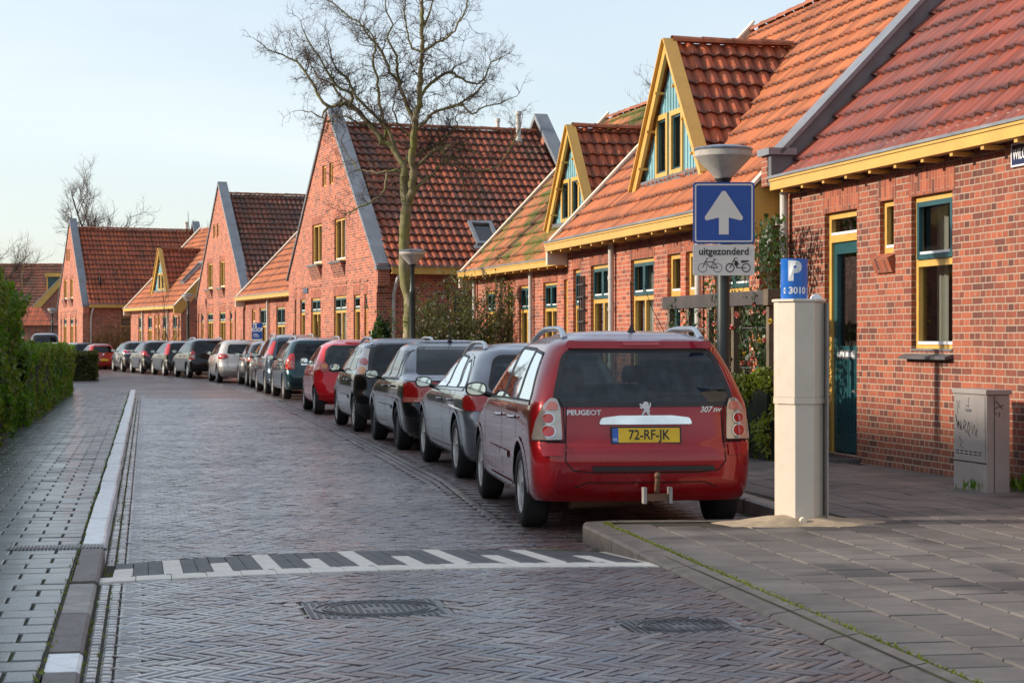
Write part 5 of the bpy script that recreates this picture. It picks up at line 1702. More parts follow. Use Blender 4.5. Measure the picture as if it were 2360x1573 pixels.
H2 = row_house('brick_house', (.93, 31.2), 13.0, 9.05, 3.08, [
    ('win', .36, .82, .75, 2.48, {'trans': 1.85}),
    ('win', 1.45, 2.64, .75, 2.50, {'mull': 2, 'trans': 1.93}),
    ('win', 3.68, 4.82, .75, 2.50, {'mull': 2, 'trans': 1.93}),
    ('door', 5.45, 6.03, .06, 2.50, {'zt': 1.95}),
    ('door', 6.25, 6.83, .06, 2.50, {'zt': 1.95}),
    ('win', 7.45, 8.71, .75, 2.50, {'mull': 2, 'trans': 1.93})],
    'brick house with a large teal gabled dormer behind the one way sign', 'roof_orange', depth=3.3, wallmat='brick_far', pitch=46,
    dormer=dict(x0=2.62, x1=5.75, z0=3.72, z1=5.55, y=.5, wx0=3.40, wxm=4.02, wx1=4.64, wz1=4.62), verge_r=True, pipes=(2.87, 6.98))
H3 = row_house('brick_house', (-.88, 43.4), 15.6, 11.9, 3.04, [
    ('win', 1.08, 1.91, .75, 2.42, {'mull': 2, 'trans': 1.93}),
    ('door', 2.9, 3.35, .06, 2.46, {'zt': 1.95}),
    ('win', 3.83, 4.75, .75, 2.47, {'mull': 2, 'trans': 1.93}),
    ('win', 5.63, 6.58, .75, 2.48, {'mull': 2, 'trans': 1.93}),
    ('door', 7.05, 7.75, .06, 2.50, {'zt': 1.95})],
    'brick house with a mossy orange roof and a small teal dormer', 'roof_moss', depth=3.3, pitch=46, wallmat='brick_far',
    dormer=dict(x0=4.72, x1=7.5, z0=3.72, z1=5.5, y=.5, wx0=5.35, wxm=5.95, wx1=6.52, wz1=4.55), verge_r=False, pipes=(.28, 4.95))
H4 = gable_house('gable_house', (-6.7, 56), 18.5, 10.6, 'tall gabled brick house behind the bare tree, brown roof with skylight', [
    ('win', .85, 1.12, .1, 2.5), ('win', 1.62, 2.30, .75, 2.5), ('win', 3.11, 4.35, .75, 2.5, {'mull': 2}), ('win', 5.98, 7.42, .75, 2.5, {'mull': 2}), ('win', 8.22, 8.90, .75, 2.48), ('win', 9.36, 9.66, .1, 2.47)],
    [(3.25, 4.5, 3.43, 4.56), (6.02, 7.3, 3.42, 4.56)], [(4.55, 4.98, 5.54, 6.13), (5.42, 5.86, 5.54, 6.13)],
    'roof_brown', depth=6.3, eave=3.0, apex=7.55, side_windows=[(1.95, 3.3, .75, 2.46, 1.98)], res=6, detail=2,
    flues=[(5.7, 5.35, 7.72, .07), (4.9, 5.0, 7.6, .055)], skylight=(2.45, 3.1, .95, 2.0), streetsign=(2.2, 2.75, 2.66, 2.82))
H5 = row_house('brick_house', (-9.8, 68.5), 20.3, 12.6, 3.05, [
    ('door', 1.12, 1.66, .06, 2.42, {'zt': 1.95}), ('win', 2.4, 3.71, .75, 2.45, {'mull': 2}), ('win', 5.01, 6.31, .75, 2.45, {'mull': 2}), ('door', 6.86, 7.4, .06, 2.45, {'zt': 1.95})],
    'low brick house with the blue for sale sign in front', 'roof_orange', depth=3.3, verge_r=False, wallmat='brick_far', pipes=(3.97,), res=4)
H6 = gable_house('gable_house', (-14, 83), 20.1, 9.75, 'tall gabled brick house with a dark mossy roof, middle one of the three gables', [
    ('win', .14, .45, .1, 2.5), ('win', .91, 1.47, .75, 2.5), ('win', 2.36, 3.63, .75, 2.5, {'mull': 2}), ('win', 5.0, 6.28, .75, 2.5, {'mull': 2}), ('win', 7.16, 7.66, .75, 2.5), ('win', 8.14, 8.42, .1, 2.48)],
    [(2.36, 3.53, 3.5, 4.62), (5.04, 6.14, 3.5, 4.62)], [(3.69, 4.14, 5.66, 6.22), (4.45, 4.88, 5.66, 6.22)],
    'roof_old', depth=6.5, eave=3.05, apex=7.8, res=5)
H7 = row_house('brick_house', (-19, 93), 26, 8.95, 3.05, [
    ('win', 1.46, 2.28, .75, 2.47, {'mull': 2}), ('win', 3.21, 3.96, .75, 2.47, {'mull': 2}), ('door', 4.4, 4.82, .06, 2.47, {'zt': 1.95}), ('door', 5.0, 5.4, .06, 2.47, {'zt': 1.95}),
    ('win', 5.86, 6.78, .75, 2.47, {'mull': 2}), ('win', 7.59, 8.3, .75, 2.47, {'mull': 2}), ('win', 8.5, 8.8, .75, 2.47)],
    'low brick house with narrow teal dormer and roof window, far down the street', 'roof_orange', depth=3.6, wallmat='brick_far', pipes=(2.43, 6.95), res=4,
    dormer=dict(x0=2.55, x1=5.1, z0=3.72, z1=5.6, y=.5, wx0=3.35, wx1=4.4, wz1=4.5))
# long roof window on house 7
tp = math.tan(R(46)); s = MB()
Vv = Vector((0, math.cos(R(46)), math.sin(R(46)))); Nn = Vector((0, -math.sin(R(46)), math.cos(R(46))))
def sky_light(H, eave, x0, x1, v0, v1, over=.3):
    P0 = Vector((0, -over, eave - over * tp + .1)); s = MB()
    def P(x, v, h): return P0 + Vector((x, 0, 0)) + Vv * v + Nn * h
    def bar(xa, xb, va, vb, h0, h1):
        q = [P(xa, va, h0), P(xb, va, h0), P(xb, vb, h0), P(xa, vb, h0), P(xa, va, h1), P(xb, va, h1), P(xb, vb, h1), P(xa, vb, h1)]
        k0 = len(s.vs); s.vs.extend([tuple(x) for x in q])
        for f in ((0,3,2,1),(4,5,6,7),(0,1,5,4),(1,2,6,5),(2,3,7,6),(3,0,4,7)): s.fs.append([k0 + i for i in f]); s.ms.append(0)
    bar(x0, x0 + .08, v0, v1, -.03, .14); bar(x1 - .08, x1, v0, v1, -.03, .14); bar(x0 + .08, x1 - .08, v0, v0 + .1, -.03, .13); bar(x0 + .08, x1 - .08, v1 - .1, v1, -.03, .14)
    S = s.build('skylight', M['zinc'], H)
    s = MB(); s.face([P(x0 + .04, v0 + .04, .09), P(x1 - .04, v0 + .04, .09), P(x1 - .04, v1 - .04, .09), P(x0 + .04, v1 - .04, .09)]); s.build('pane', M['glass'], S)
sky_light(H7, 3.05, 6.4, 7.1, 1.5, 2.9)
H8 = gable_house('gable_house', (-24.8, 102), 23.6, 7.0, 'farthest gabled brick house with a clean orange red roof and a large side window', [
    ('win', .7, 1.1, .75, 2.5), ('win', 1.64, 2.5, .75, 2.5, {'mull': 2}), ('win', 3.49, 4.42, .75, 2.5, {'mull': 2}), ('win', 4.92, 5.40, .75, 2.5)],
    [(1.64, 2.54, 3.5, 4.56), (3.49, 4.30, 3.5, 4.56)], [(2.42, 2.86, 5.52, 6.15), (3.05, 3.43, 5.52, 6.15)],
    'roof_red', depth=6.9, eave=3.05, apex=7.6, side_windows=[(1.95, 3.4, 1.0, 2.5, 2.05)], flues=[(3.3, 6.3, 7.75, .09)], res=5)
H9 = row_house('brick_house', (-35.0, 137), 12.5, 12.0, 3.2, [], 'far brick house at the street end, its gable edged with thick yellow boards', 'roof_old', depth=4.2, wallmat='brick', res=2, gut_step=3)
b = MB(); b.box((9.5, 1.2, 4.0), (11.6, 3.4, 5.6)); DB = b.build('box_dormer', M['teal'], H9)
b = MB(); b.box((9.3, 1.0, 5.6), (11.8, 3.6, 5.85)); b.box((9.45, 1.1, 4.0), (9.7, 1.2, 5.6)); b.box((11.4, 1.1, 4.0), (11.62, 1.2, 5.6)); b.build('fascia', M['yellow'], DB)
b = MB(); frame_rect(b, -.9, .1, 0, 2.2, 11.9, 12.08, .1); 
H10 = row_house('brick_house', (-47, 150), 90, 16, 3.6, [], 'dark roofed house closing the far end of the street', 'roof_old', depth=4.0, pitch=44, wallmat='brick', res=2, gut_step=4)
# small hipped shed
S_ = empty('brick_shed', (-31.2, 115, 0), 0, 'small brick shed with a hipped orange roof behind the hedge at far left', 'shed')
b = MB(); b.box((0, 0, 0), (2.6, 2.6, 2.4)); b.build('wall', M['brick'], S_)
b = MB(); cx = 1.3
for f in ([(-.3, -.3, 2.35), (2.9, -.3, 2.35), (1.8, 1.3, 3.5), (.8, 1.3, 3.5)], [(2.9, -.3, 2.35), (2.9, 2.9, 2.35), (1.8, 1.3, 3.5)], [(-.3, 2.9, 2.35), (-.3, -.3, 2.35), (.8, 1.3, 3.5)], [(2.9, 2.9, 2.35), (-.3, 2.9, 2.35), (.8, 1.3, 3.5), (1.8, 1.3, 3.5)]):
    b.face(f, uv=[(p[0], p[2]) for p in f])
b.build('roof', M['roof_red'], S_)
# houses across the street at left; unseen ones are added to shape the light
def plain_house(o, th, LL, label, dp=4.0, ev=3.2, rz_=6.9):
    HL = house_empty('brick_house', o, th, label)
    w = MB()
    w.box((0, 0, -.1), (LL, 2 * dp, ev)); w.face([(LL, 0, ev), (LL, 2*dp, ev), (LL, dp, rz_)]); w.face([(0, 0, ev), (0, dp, rz_), (0, 2*dp, ev)])
    w.build('wall', M['brick'], HL)
    w = MB()
    for f in ([(-.1, -.3, ev - .28), (LL + .1, -.3, ev - .28), (LL + .1, dp, rz_ + .1), (-.1, dp, rz_ + .1)], [(-.1, dp, rz_ + .1), (LL + .1, dp, rz_ + .1), (LL + .1, 2*dp + .3, ev - .28), (-.1, 2*dp + .3, ev - .28)]): w.face(f, uv=[(p[0], p[2] * 1.4) for p in f])
    w.build('roof', M['roof_orange'], HL)
    for sx in (-.16, LL + .1):
        v = MB(); v.prism([(-.35, ev - .5), (-.35, ev - .2), (dp, rz_ + .25), (2*dp + .35, ev - .2), (2*dp + .35, ev - .5), (dp, rz_ - .1)], lambda p: (sx, p[0], p[1]), lambda p: (sx + .06, p[0], p[1])); v.build('verge_board', M['yellow'], HL)
    for k in range(int(LL / 2.6)):
        x = 1.0 + k * 2.6
        f = MB(); frame_rect(f, x, x + 1.1, .8, 2.5, -.03, .03, .07); f.box((x + .07, -.03, 1.9), (x + 1.03, .03, 1.97)); wn = f.build('window', M['yellow'], HL)
        g = MB(); g.face([(x + .03, -.01, .83), (x + 1.07, -.01, .83), (x + 1.07, -.01, 2.47), (x + .03, -.01, 2.47)]); g.build('pane', M['cglass'], wn)
plain_house((-14.9, 34.0), 191, 10.0, 'house at the left edge behind the hedge, only its yellow verge board showing')
plain_house((-9.9, 14.1), 191, 20.2, 'brick house across the street beside the tall left hedge, unseen, added to shade the road', 4.0, 3.4, 7.6)  # unseen house put here, ridge height set to throw shade on the street
plain_house((-21.5, 54), 191, 20, 'brick house beyond the side street on the left, unseen, added to darken the car reflections')  # added out of view so the far cars mirror something dark
plain_house((-7.6, 1.0), 191, 12.9, 'low brick house across the street beside the camera, unseen, added to shade the road', 4.0, 2.4, 5.5)  # added out of view; low ridge shades the road but lets sun reach the meter
# ---------------------------------------------------------------- street furniture
M['post_green'] = pmat('dark_green_post', (.022, .032, .030), .42, .1, var=.2, bump=.06, dirt=((.05, .05, .045), .35))
M['lamp_shell'] = pmat('lamp_shell', (.42, .40, .36), .5, var=.15, scale=4, bump=.05, dirt=((.18, .16, .13), .5))
M['lamp_top'] = pmat('lamp_cap', (.20, .25, .32), .3, .5, var=.3, scale=6, bump=.1, dirt=((.10, .10, .03), .6))
M['sign_blue'] = pmat('sign_blue', (.004, .055, .30), .35, var=.08, bump=.02)
M['sign_white'] = pmat('sign_white', (.62, .61, .57), .4, var=.06, bump=.02)
M['meter'] = pmat('meter_beige', (.62, .54, .44), .42, var=.05, scale=1.5, bump=.03, dirt=((.32, .27, .2), .25))
M['meter_blue'] = pmat('meter_blue', (.012, .14, .52), .3, var=.05, bump=0)
M['cab'] = pmat('cabinet_grey', (.33, .30, .28), .5, var=.12, scale=2, bump=.08, dirt=((.17, .14, .12), .5))
M['wood'] = pmat('weathered_wood', (.13, .095, .065), .8, var=.35, scale=6, bump=.5, bscale=25, dirt=((.07, .09, .03), .6))
M['wood_dark'] = pmat('dark_beam', (.055, .045, .045), .7, var=.3, scale=4, bump=.3, bscale=25)

def street_lamp(loc, label, top=3.33, wide=True, n=32):
    h = top - .12
    E_ = empty('street_lamp', (loc[0], loc[1], .12), 0, label, 'street lamp', 'street lamps along the pavement')
    p = MB()
    prof = [(.085, -.05), (.085, .9), (.09, .92), (.09, .98), (.072, 1.02), (.066, 1.06), (.062, h - .95), (.066, h - .94), (.066, h - .88), (.05, h - .84), (.048, h - .40), (.06, h - .38), (.055, h - .34)] if wide else [(.0625, -.05), (.0625, h - .42), (.055, h - .40), (.055, h - .34)]
    p.lathe(prof, 24); p.build('post', M['post_green'], E_, smooth=40)
    s = MB(); s.lathe([(.06, h - .345), (.075, h - .32), (.26, h - .13), (.275, h - .11), (.278, h - .055), (.272, h - .05)], n); Hd = s.build('lamp_shade', M['lamp_shell'], E_, smooth=30)
    s = MB(); s.lathe([(.285, h - .052), (.288, h - .035), (.27, h - .025), (.15, h - .004), (.02, h + .002)], n); s.build('lamp_cap', M['lamp_top'], E_, smooth=40)
    s = MB(); s.lathe([(.05, h - .39), (.058, h - .37), (.082, h - .325), (.078, h - .312)], 24); s.build('lamp_neck', M['plastic'], E_, smooth=40)
    return E_
street_lamp((2.05, 18.1), 'street lamp on a dark round post behind the blue one way sign', 3.32, False, 40)
street_lamp((-2.11, 39.5), 'street lamp on a fluted dark post in front of the bare tree trunk', 3.36)
street_lamp((-5.95, 58.6), 'street lamp carrying a small sideways blue arrow sign, by the gabled house', 3.36)
street_lamp((-14.06, 81), 'street lamp before the end wall of the low far house', 3.45)
street_lamp((-20.9, 96.3), 'street lamp beside the side wall of the farthest gabled house', 3.36)
street_lamp((-27.6, 112), 'leftmost and farthest street lamp, behind the hedge block', 3.36, n=16)

def rrect(cx, cz, w, h, r, n=5):
    return round_poly([(cx - w/2, cz - h/2), (cx + w/2, cz - h/2), (cx + w/2, cz + h/2), (cx - w/2, cz + h/2)], r, n)
def plate(mb, poly, y0, y1, m=0): mb.prism(poly, lambda p: (p[0], y0, p[1]), lambda p: (p[0], y1, p[1]), m)
def arrow_sign(loc, rz, z0, size, label, left=False, grp='blue one way signs'):
    E_ = empty('one_way_sign', (loc[0], loc[1], z0 + size / 2), rz, label, 'road sign', grp)
    k = size / .6
    b = MB(); plate(b, rrect(0, 0, size, size, .035 * k), 0, .02); b.build('sign_panel', M['sign_blue'], E_, fixn=True)
    b = MB(); o = rrect(0, 0, .566 * k, .566 * k, .024 * k); i = rrect(0, 0, .538 * k, .538 * k, .016 * k)
    for q in range(len(o)):
        w = (q + 1) % len(o); b.face([(o[q][0], -.0015, o[q][1]), (o[w][0], -.0015, o[w][1]), (i[w][0], -.0015, i[w][1]), (i[q][0], -.0015, i[q][1])])
    b.build('sign_border', M['sign_white'], E_)
    A = [(-.048, -.21), (.048, -.21), (.048, -.045), (.175, -.075), (.19, -.045), (.015, .215), (-.015, .215), (-.19, -.045), (-.175, -.075), (-.048, -.045)]
    if left: A = [(-z, x) for x, z in A]
    b = MB(); P = round_poly([(x * k, z * k) for x, z in A], [.001, .001, .001, .016, .016, .012, .012, .016, .016, .001]); b.face([(x, -.0016, z) for x, z in P]); b.build('arrow', M['sign_white'], E_)
    b = MB(); b.box((-.03, .021, -.14 * k), (.03, .05, -.10 * k)); b.box((-.03, .021, .12 * k), (.03, .05, .16 * k)); b.build('bracket', M['zinc'], E_)
    return E_
arrow_sign((2.04, 17.97), R(0), 2.36, .592, 'blue square sign with a white arrow pointing up, on the near lamp post')
def sub_sign(loc, z0, z1, w):
    E_ = empty('bicycle_exception_sign', (loc[0], loc[1], (z0 + z1) / 2), 0, 'white sign reading uitgezonderd above a bicycle and moped, below the blue arrow sign', 'road sign')
    h = z1 - z0
    b = MB(); plate(b, rrect(0, 0, w, h, .022), 0, .02); b.build('sign_panel', M['sign_white'], E_, fixn=True)
    RX90 = Matrix.Rotation(math.pi / 2, 4, 'X')
    text_part('uitgezonderd', .098, Matrix.Translation((0, -.0012, h * .27)) @ RX90, M['ink'], E_, 'lettering', .0004, .0022, 0, .93, 1.0)
    b = MB()
    def line(p, q, t):
        p, q = Vector(p), Vector(q); d = (q - p).normalized(); n = Vector((-d.y, d.x)) * t / 2
        b.face([(v.x, -.0014, v.y) for v in (p - n, q - n, q + n, p + n)])
    def ring(cx, cz, r, t, n=28):
        for i in range(n):
            a0, a1 = 2*math.pi*i/n, 2*math.pi*(i+1)/n
            b.face([(cx + r*math.cos(a0), -.0014, cz + r*math.sin(a0)), (cx + (r+t)*math.cos(a0), -.0014, cz + (r+t)*math.sin(a0)), (cx + (r+t)*math.cos(a1), -.0014, cz + (r+t)*math.sin(a1)), (cx + r*math.cos(a1), -.0014, cz + r*math.sin(a1))])
    bz = -.075
    ring(-.205, bz, .039, .0055); ring(-.06, bz, .039, .0055)
    for p, q in (((-.205, bz), (-.165, .012)), ((-.18, -.018), (-.098, -.018)), ((-.18, -.018), (-.125, bz)), ((-.125, bz), (-.088, .006)), ((-.098, -.018), (-.06, bz)), ((-.125, bz), (-.06, bz)), ((-.165, .012), (-.148, .018)), ((-.105, .006), (-.07, .006))): line(p, q, .0075)
    ring(.06, bz, .034, .010); ring(.215, bz, .034, .010)
    for p, q, t in (((.06, bz), (.105, .018), .010), ((.105, .018), (.13, .018), .008), ((.125, bz), (.215, bz), .008), ((.10, -.03), (.13, bz), .012)): line(p, q, t)
    b.face([(x, -.0015, z) for x, z in ((.10, .0), (.13, -.01), (.145, -.04), (.13, -.06), (.105, -.03))])
    b.face([(x, -.0015, z) for x, z in ((.17, -.03), (.24, -.016), (.24, -.004), (.165, -.004))])
    b.face([(x, -.0015, z) for x, z in ((.03, -.04), (.055, -.025), (.06, -.03), (.035, -.047))])
    b.build('pictogram', M['ink'], E_)
sub_sign((2.04, 17.97), 2.055, 2.352, .592)
arrow_sign((-5.99, 58.35), R(-68), 2.62, .42, 'small blue sign with a white arrow pointing left, turned sideways on a far lamp post', True)
E_ = empty('bicycle_exception_sign', (-5.97, 58.33, 2.44), R(-68), 'small white plate under the sideways blue arrow on the far lamp post', 'road sign')
b = MB(); plate(b, rrect(0, 0, .42, .3, .02), 0, .02); b.build('sign_panel', M['sign_white'], E_, fixn=True)
b = MB(); plate(b, rrect(0, -.03, .25, .07, .02), -.002, -.001); plate(b, rrect(0, .09, .3, .03, .01), -.002, -.001); b.build('pictogram', M['ink'], E_)

# parking meter
MT = empty('parking_meter', (2.065, 13.42, .12), R(6), 'tall beige parking meter with blue P 3010 panel on top, standing in sand', 'parking meter')
def octo(w, d, ch): return [(-w/2 + ch, -d/2), (w/2 - ch, -d/2), (w/2, -d/2 + ch*1.1), (w/2, d/2 - ch), (w/2 - ch, d/2), (-w/2 + ch, d/2), (-w/2, d/2 - ch), (-w/2, -d/2 + ch*1.1)]
def vpr(mb, poly, z0, z1, m=0): mb.prism(poly, lambda p: (p[0], p[1], z0), lambda p: (p[0], p[1], z1), m)
def obev(o, w=.003):
    md = o.modifiers.new('bevel', 'BEVEL'); md.width = w; md.segments = 2; md.limit_method = 'ANGLE'
b = MB(); vpr(b, octo(.335, .30, .10), -.03, .855); obev(b.build('lower_cabinet', M['meter'], MT, fixn=True))
b = MB(); vpr(b, octo(.35, .315, .10), .856, .902); obev(b.build('collar', M['meter'], MT, fixn=True))
b = MB(); vpr(b, octo(.345, .31, .10), .903, 1.585); obev(b.build('upper_cabinet', M['meter'], MT, fixn=True))
b = MB(); b.prism(octo(.37, .33, .10), lambda p: (p[0], p[1], 1.586), lambda p: (p[0] , p[1], 1.605)); obev(b.build('lid', M['meter'], MT, fixn=True))
b = MB(); b.box((.176, -.12, -.03), (.184, .12, 1.58)); b.build('door_edge', M['cab'], MT)
b = MB(); b.lathe([(.03, 0), (.03, .018), (.018, .026)], 16, M=Matrix.Translation((.184, -.05, 1.2)) @ Matrix.Rotation(math.pi/2, 4, 'Y')); b.build('lock', M['zinc'], MT, smooth=40)
b = MB(); b.lathe([(.045, 1.606), (.04, 1.625), (.02, 1.64)], 16, c=(.12, -.02, 0)); b.build('antenna_dome', M['white'], MT, smooth=50)
b = MB(); n = 14; rC = .118
arc = [(rC * math.sin(-1.0 + 2.0 * i / n) * 1.0 - .045, -rC * math.cos(-1.0 + 2.0 * i / n) + .03) for i in range(n + 1)]
for i in range(n):
    (x0, y0), (x1, y1) = arc[i], arc[i + 1]
    b.face([(x0, y0, 1.606), (x1, y1, 1.606), (x1, y1, 1.895), (x0, y0, 1.895)])
b.face([(x, y, 1.895) for x, y in arc]); b.face([(arc[0][0], arc[0][1], 1.606), (arc[0][0], arc[0][1], 1.895), (arc[-1][0], arc[-1][1], 1.895), (arc[-1][0], arc[-1][1], 1.606)])
PN = b.build('parking_panel', M['meter_blue'], MT, smooth=40, merge=True)
def curve_text(txt, size, x0, z0, bold, sx=1.0, name='lettering'):
    me = text_geo(txt, size, 0.0, bold); me.materials.clear(); me.materials.append(M['white'])
    bm = bmesh.new(); bm.from_mesh(me)
    bmesh.ops.subdivide_edges(bm, edges=[e for e in bm.edges if e.calc_length() > .02], cuts=2)
    for v in bm.verts:
        s_ = v.co.x * sx + x0; z = v.co.y + z0
        a = s_ / rC
        v.co = Vector(((rC + .0012) * math.sin(a) - .045, -(rC + .0012) * math.cos(a) + .03, z))
    bm.to_mesh(me); bm.free()
    o = bpy.data.objects.new(name, me); col.objects.link(o); o.parent = PN
curve_text('P', .185, -.012, 1.80, .010, 1.0)
curve_text('3010', .066, .012, 1.665, .0022)
curve_text('▯', .05, -.082, 1.665, .001) if False else None
b = MB()
for (sx, w0) in ((-.083, .006), (.105, .006)):
    for (za, zb, e) in ((1.645, 1.688, .004), ):
        for q in ((sx - w0, sx - w0 + .003), (sx + w0 - .003, sx + w0)):
            P = []
            for s_ in q: a = s_ / rC; P.append(((rC + .0013) * math.sin(a) - .045, -(rC + .0013) * math.cos(a) + .03))
            b.face([(P[0][0], P[0][1], za), (P[1][0], P[1][1], za), (P[1][0], P[1][1], zb), (P[0][0], P[0][1], zb)])
        for zz in (za, zb - .012):
            P = []
            for s_ in (sx - w0, sx + w0): a = s_ / rC; P.append(((rC + .0014) * math.sin(a) - .045, -(rC + .0014) * math.cos(a) + .03))
            b.face([(P[0][0], P[0][1], zz), (P[1][0], P[1][1], zz), (P[1][0], P[1][1], zz + .01), (P[0][0], P[0][1], zz + .01)])
b.build('phone_symbol', M['white'], PN)
b = MB(); b.tube([(-.02, -.165, .035), (-.02, -.20, .03)], .024, 14); b.tube([(-.02, -.2005, .03), (-.02, -.202, .03)], .011, 10); b.build('drain_stub', M['cream'], MT, smooth=40)
# sand heap round its foot
b = MB(); k0 = 0; n, m_ = 34, 9
for i in range(m_ + 1):
    t = i / m_
    for j in range(n):
        a = 2 * math.pi * j / n; rr = (.02 + .44 * t) * (1 + .22 * math.sin(2*a + 1) + .12 * math.sin(5*a))
        z = .085 * (1 - t) ** 1.6 + (noise.noise(Vector((rr*math.cos(a)*9, rr*math.sin(a)*9, 1))) * .022 * (1 - t) if t < 1 else -.006)
        b.vs.append((rr * math.cos(a) * 1.15, rr * math.sin(a) * .8, z))
for i in range(m_):
    for j in range(n):
        a = i * n + j; q = i * n + (j + 1) % n; b.fs.append([a, q, q + n, a + n]); b.ms.append(0)
o = b.build('sand_heap', M['sand'], None, loc=(2.07, 13.38, .122), smooth=60); tag(o, 'low heap of sand around the foot of the beige parking meter', 'sand heap')

# grey utility cabinet by the wall
CB = empty('utility_cabinet', (3.945, 16.66, .12), yrot(12.9), 'grey metal utility cabinet with scribbled graffiti against the brick wall', 'utility cabinet')
b = MB(); b.box((0, 0, -.02), (.62, .22, .84)); obev(b.build('housing', M['cab'], CB), .006)
b = MB(); b.box((-.015, -.015, .841), (.635, .235, .885)); obev(b.build('lid', M['cab'], CB), .006)
b = MB(); b.box((.02, -.006, .255), (.60, -.001, .83)); b.build('door', M['cab'], CB)
b = MB(); b.box((-.003, -.003, .243), (.623, .0, .25)); b.box((.6215, .07, .0), (.6235, .075, .83)); b.build('door_seam', M['seam'], CB)
b = MB()
for i in range(6): b.box((.06 + i * .085, -.0085, .31), (.115 + i * .085, -.0065, .318)); b.box((.06 + i * .085, -.0085, .335), (.115 + i * .085, -.0065, .343))
b.build('vent_slots', M['seam'], CB)
b = MB(); b.box((.25, -.014, .69), (.35, -.0065, .71)); b.build('door_handle', M['zinc'], CB)
b = MB()
def scrib(pts, w=.008, side=False):
    for i in range(len(pts) - 1):
        p, q = Vector(pts[i]), Vector(pts[i + 1]); d = (q - p).normalized(); n = Vector((-d.y, d.x)) * w / 2
        if side: b.face([(.6212, v.x, v.y) for v in (p - n, q - n, q + n, p + n)])
        else: b.face([(v.x, -.0068, v.y) for v in (p - n, q - n, q + n, p + n)])
scrib([(.05, .65), (.10, .53), (.10, .60), (.16, .52), (.15, .60)], .013)
scrib([(.19, .53), (.22, .61), (.26, .58), (.2, .54), (.27, .5), (.3, .6), (.33, .54), (.29, .5), (.33, .47)], .009)
scrib([(.36, .6), (.37, .49), (.41, .58), (.42, .48), (.46, .55), (.44, .46)], .006)
scrib([(.1, .46), (.18, .42), (.13, .38), (.22, .36)], .005)
scrib([(.07, .78), (.13, .71)], .005); scrib([(.13, .78), (.08, .70), (.1, .66)], .005); scrib([(.30, .81), (.30, .73), (.26, .74)], .007)
scrib([(.085, .79), (.15, .72)], .009, True); scrib([(.07, .72), (.165, .755)], .007, True); scrib([(.085, .69), (.09, .67)], .008, True); scrib([(.12, .69), (.115, .65)], .008, True)
b.build('graffiti', M['ink'], CB)

# for sale board
FS = empty('for_sale_board', (-9.0, 65.9, .12), R(-8), 'blue and white for sale board reading TE KOOP before the low brick house', 'for sale board')
b = MB(); b.box((-.19, 0, 1.13), (.19, .03, 1.93)); b.build('board', M['sign_white'], FS)
b = MB(); b.box((-.185, -.004, 1.36), (.185, -.001, 1.925)); b.build('blue_panel', M['sign_blue'], FS)
b = MB(); b.box((-.02, .03, -.1), (.02, .07, 1.9)); b.build('post', M['wood'], FS)
for i, tx in enumerate(('TE', 'KOOP')):
    text_part(tx, .19, Matrix.Translation((-.085 if i == 0 else 0, -.006, 1.83 - i * .15)) @ Matrix.Rotation(math.pi/2, 4, 'X'), M['white'], FS, 'lettering', .001, .006, 0, .78)
b = MB()
for i in range(3): b.box((-.14, -.0065, 1.53 - i * .045), (.02 + .03 * i, -.0045, 1.545 - i * .045))
b.build('small_print', M['white'], FS)
b = MB(); b.box((-.15, -.003, 1.2), (.15, -.0005, 1.29)); b.build('agent_strip', M['ink'], FS)

# timber pergola
PG = empty('pergola', (2.80, 20.5, .12), yrot(14.6), 'weathered wooden garden pergola with a dark top beam before the brick wall', 'pergola')
b = MB(); b.box((-3.35, -.05, 1.70), (.05, .05, 1.86)); obev(b.build('beam', M['wood_dark'], PG), .006)
b = MB(); b.box((.055, -.07, 1.69), (.2, .07, 1.87)); obev(b.build('beam_end', M['wood'], PG), .006)
for x in (-3.15, -2.45, -1.75, -.95, .1):
    b = MB(); b.box((x - .04, -.035, -.05), (x + .04, .035, 1.699)); obev(b.build('post', M['wood'], PG), .005)
for z in (.55, 1.0, 1.45):
    b = MB(); b.tube([(-3.2, .04, z), (.1, .04, z)], .004, 5); b.build('wire', M['zinc'], PG)
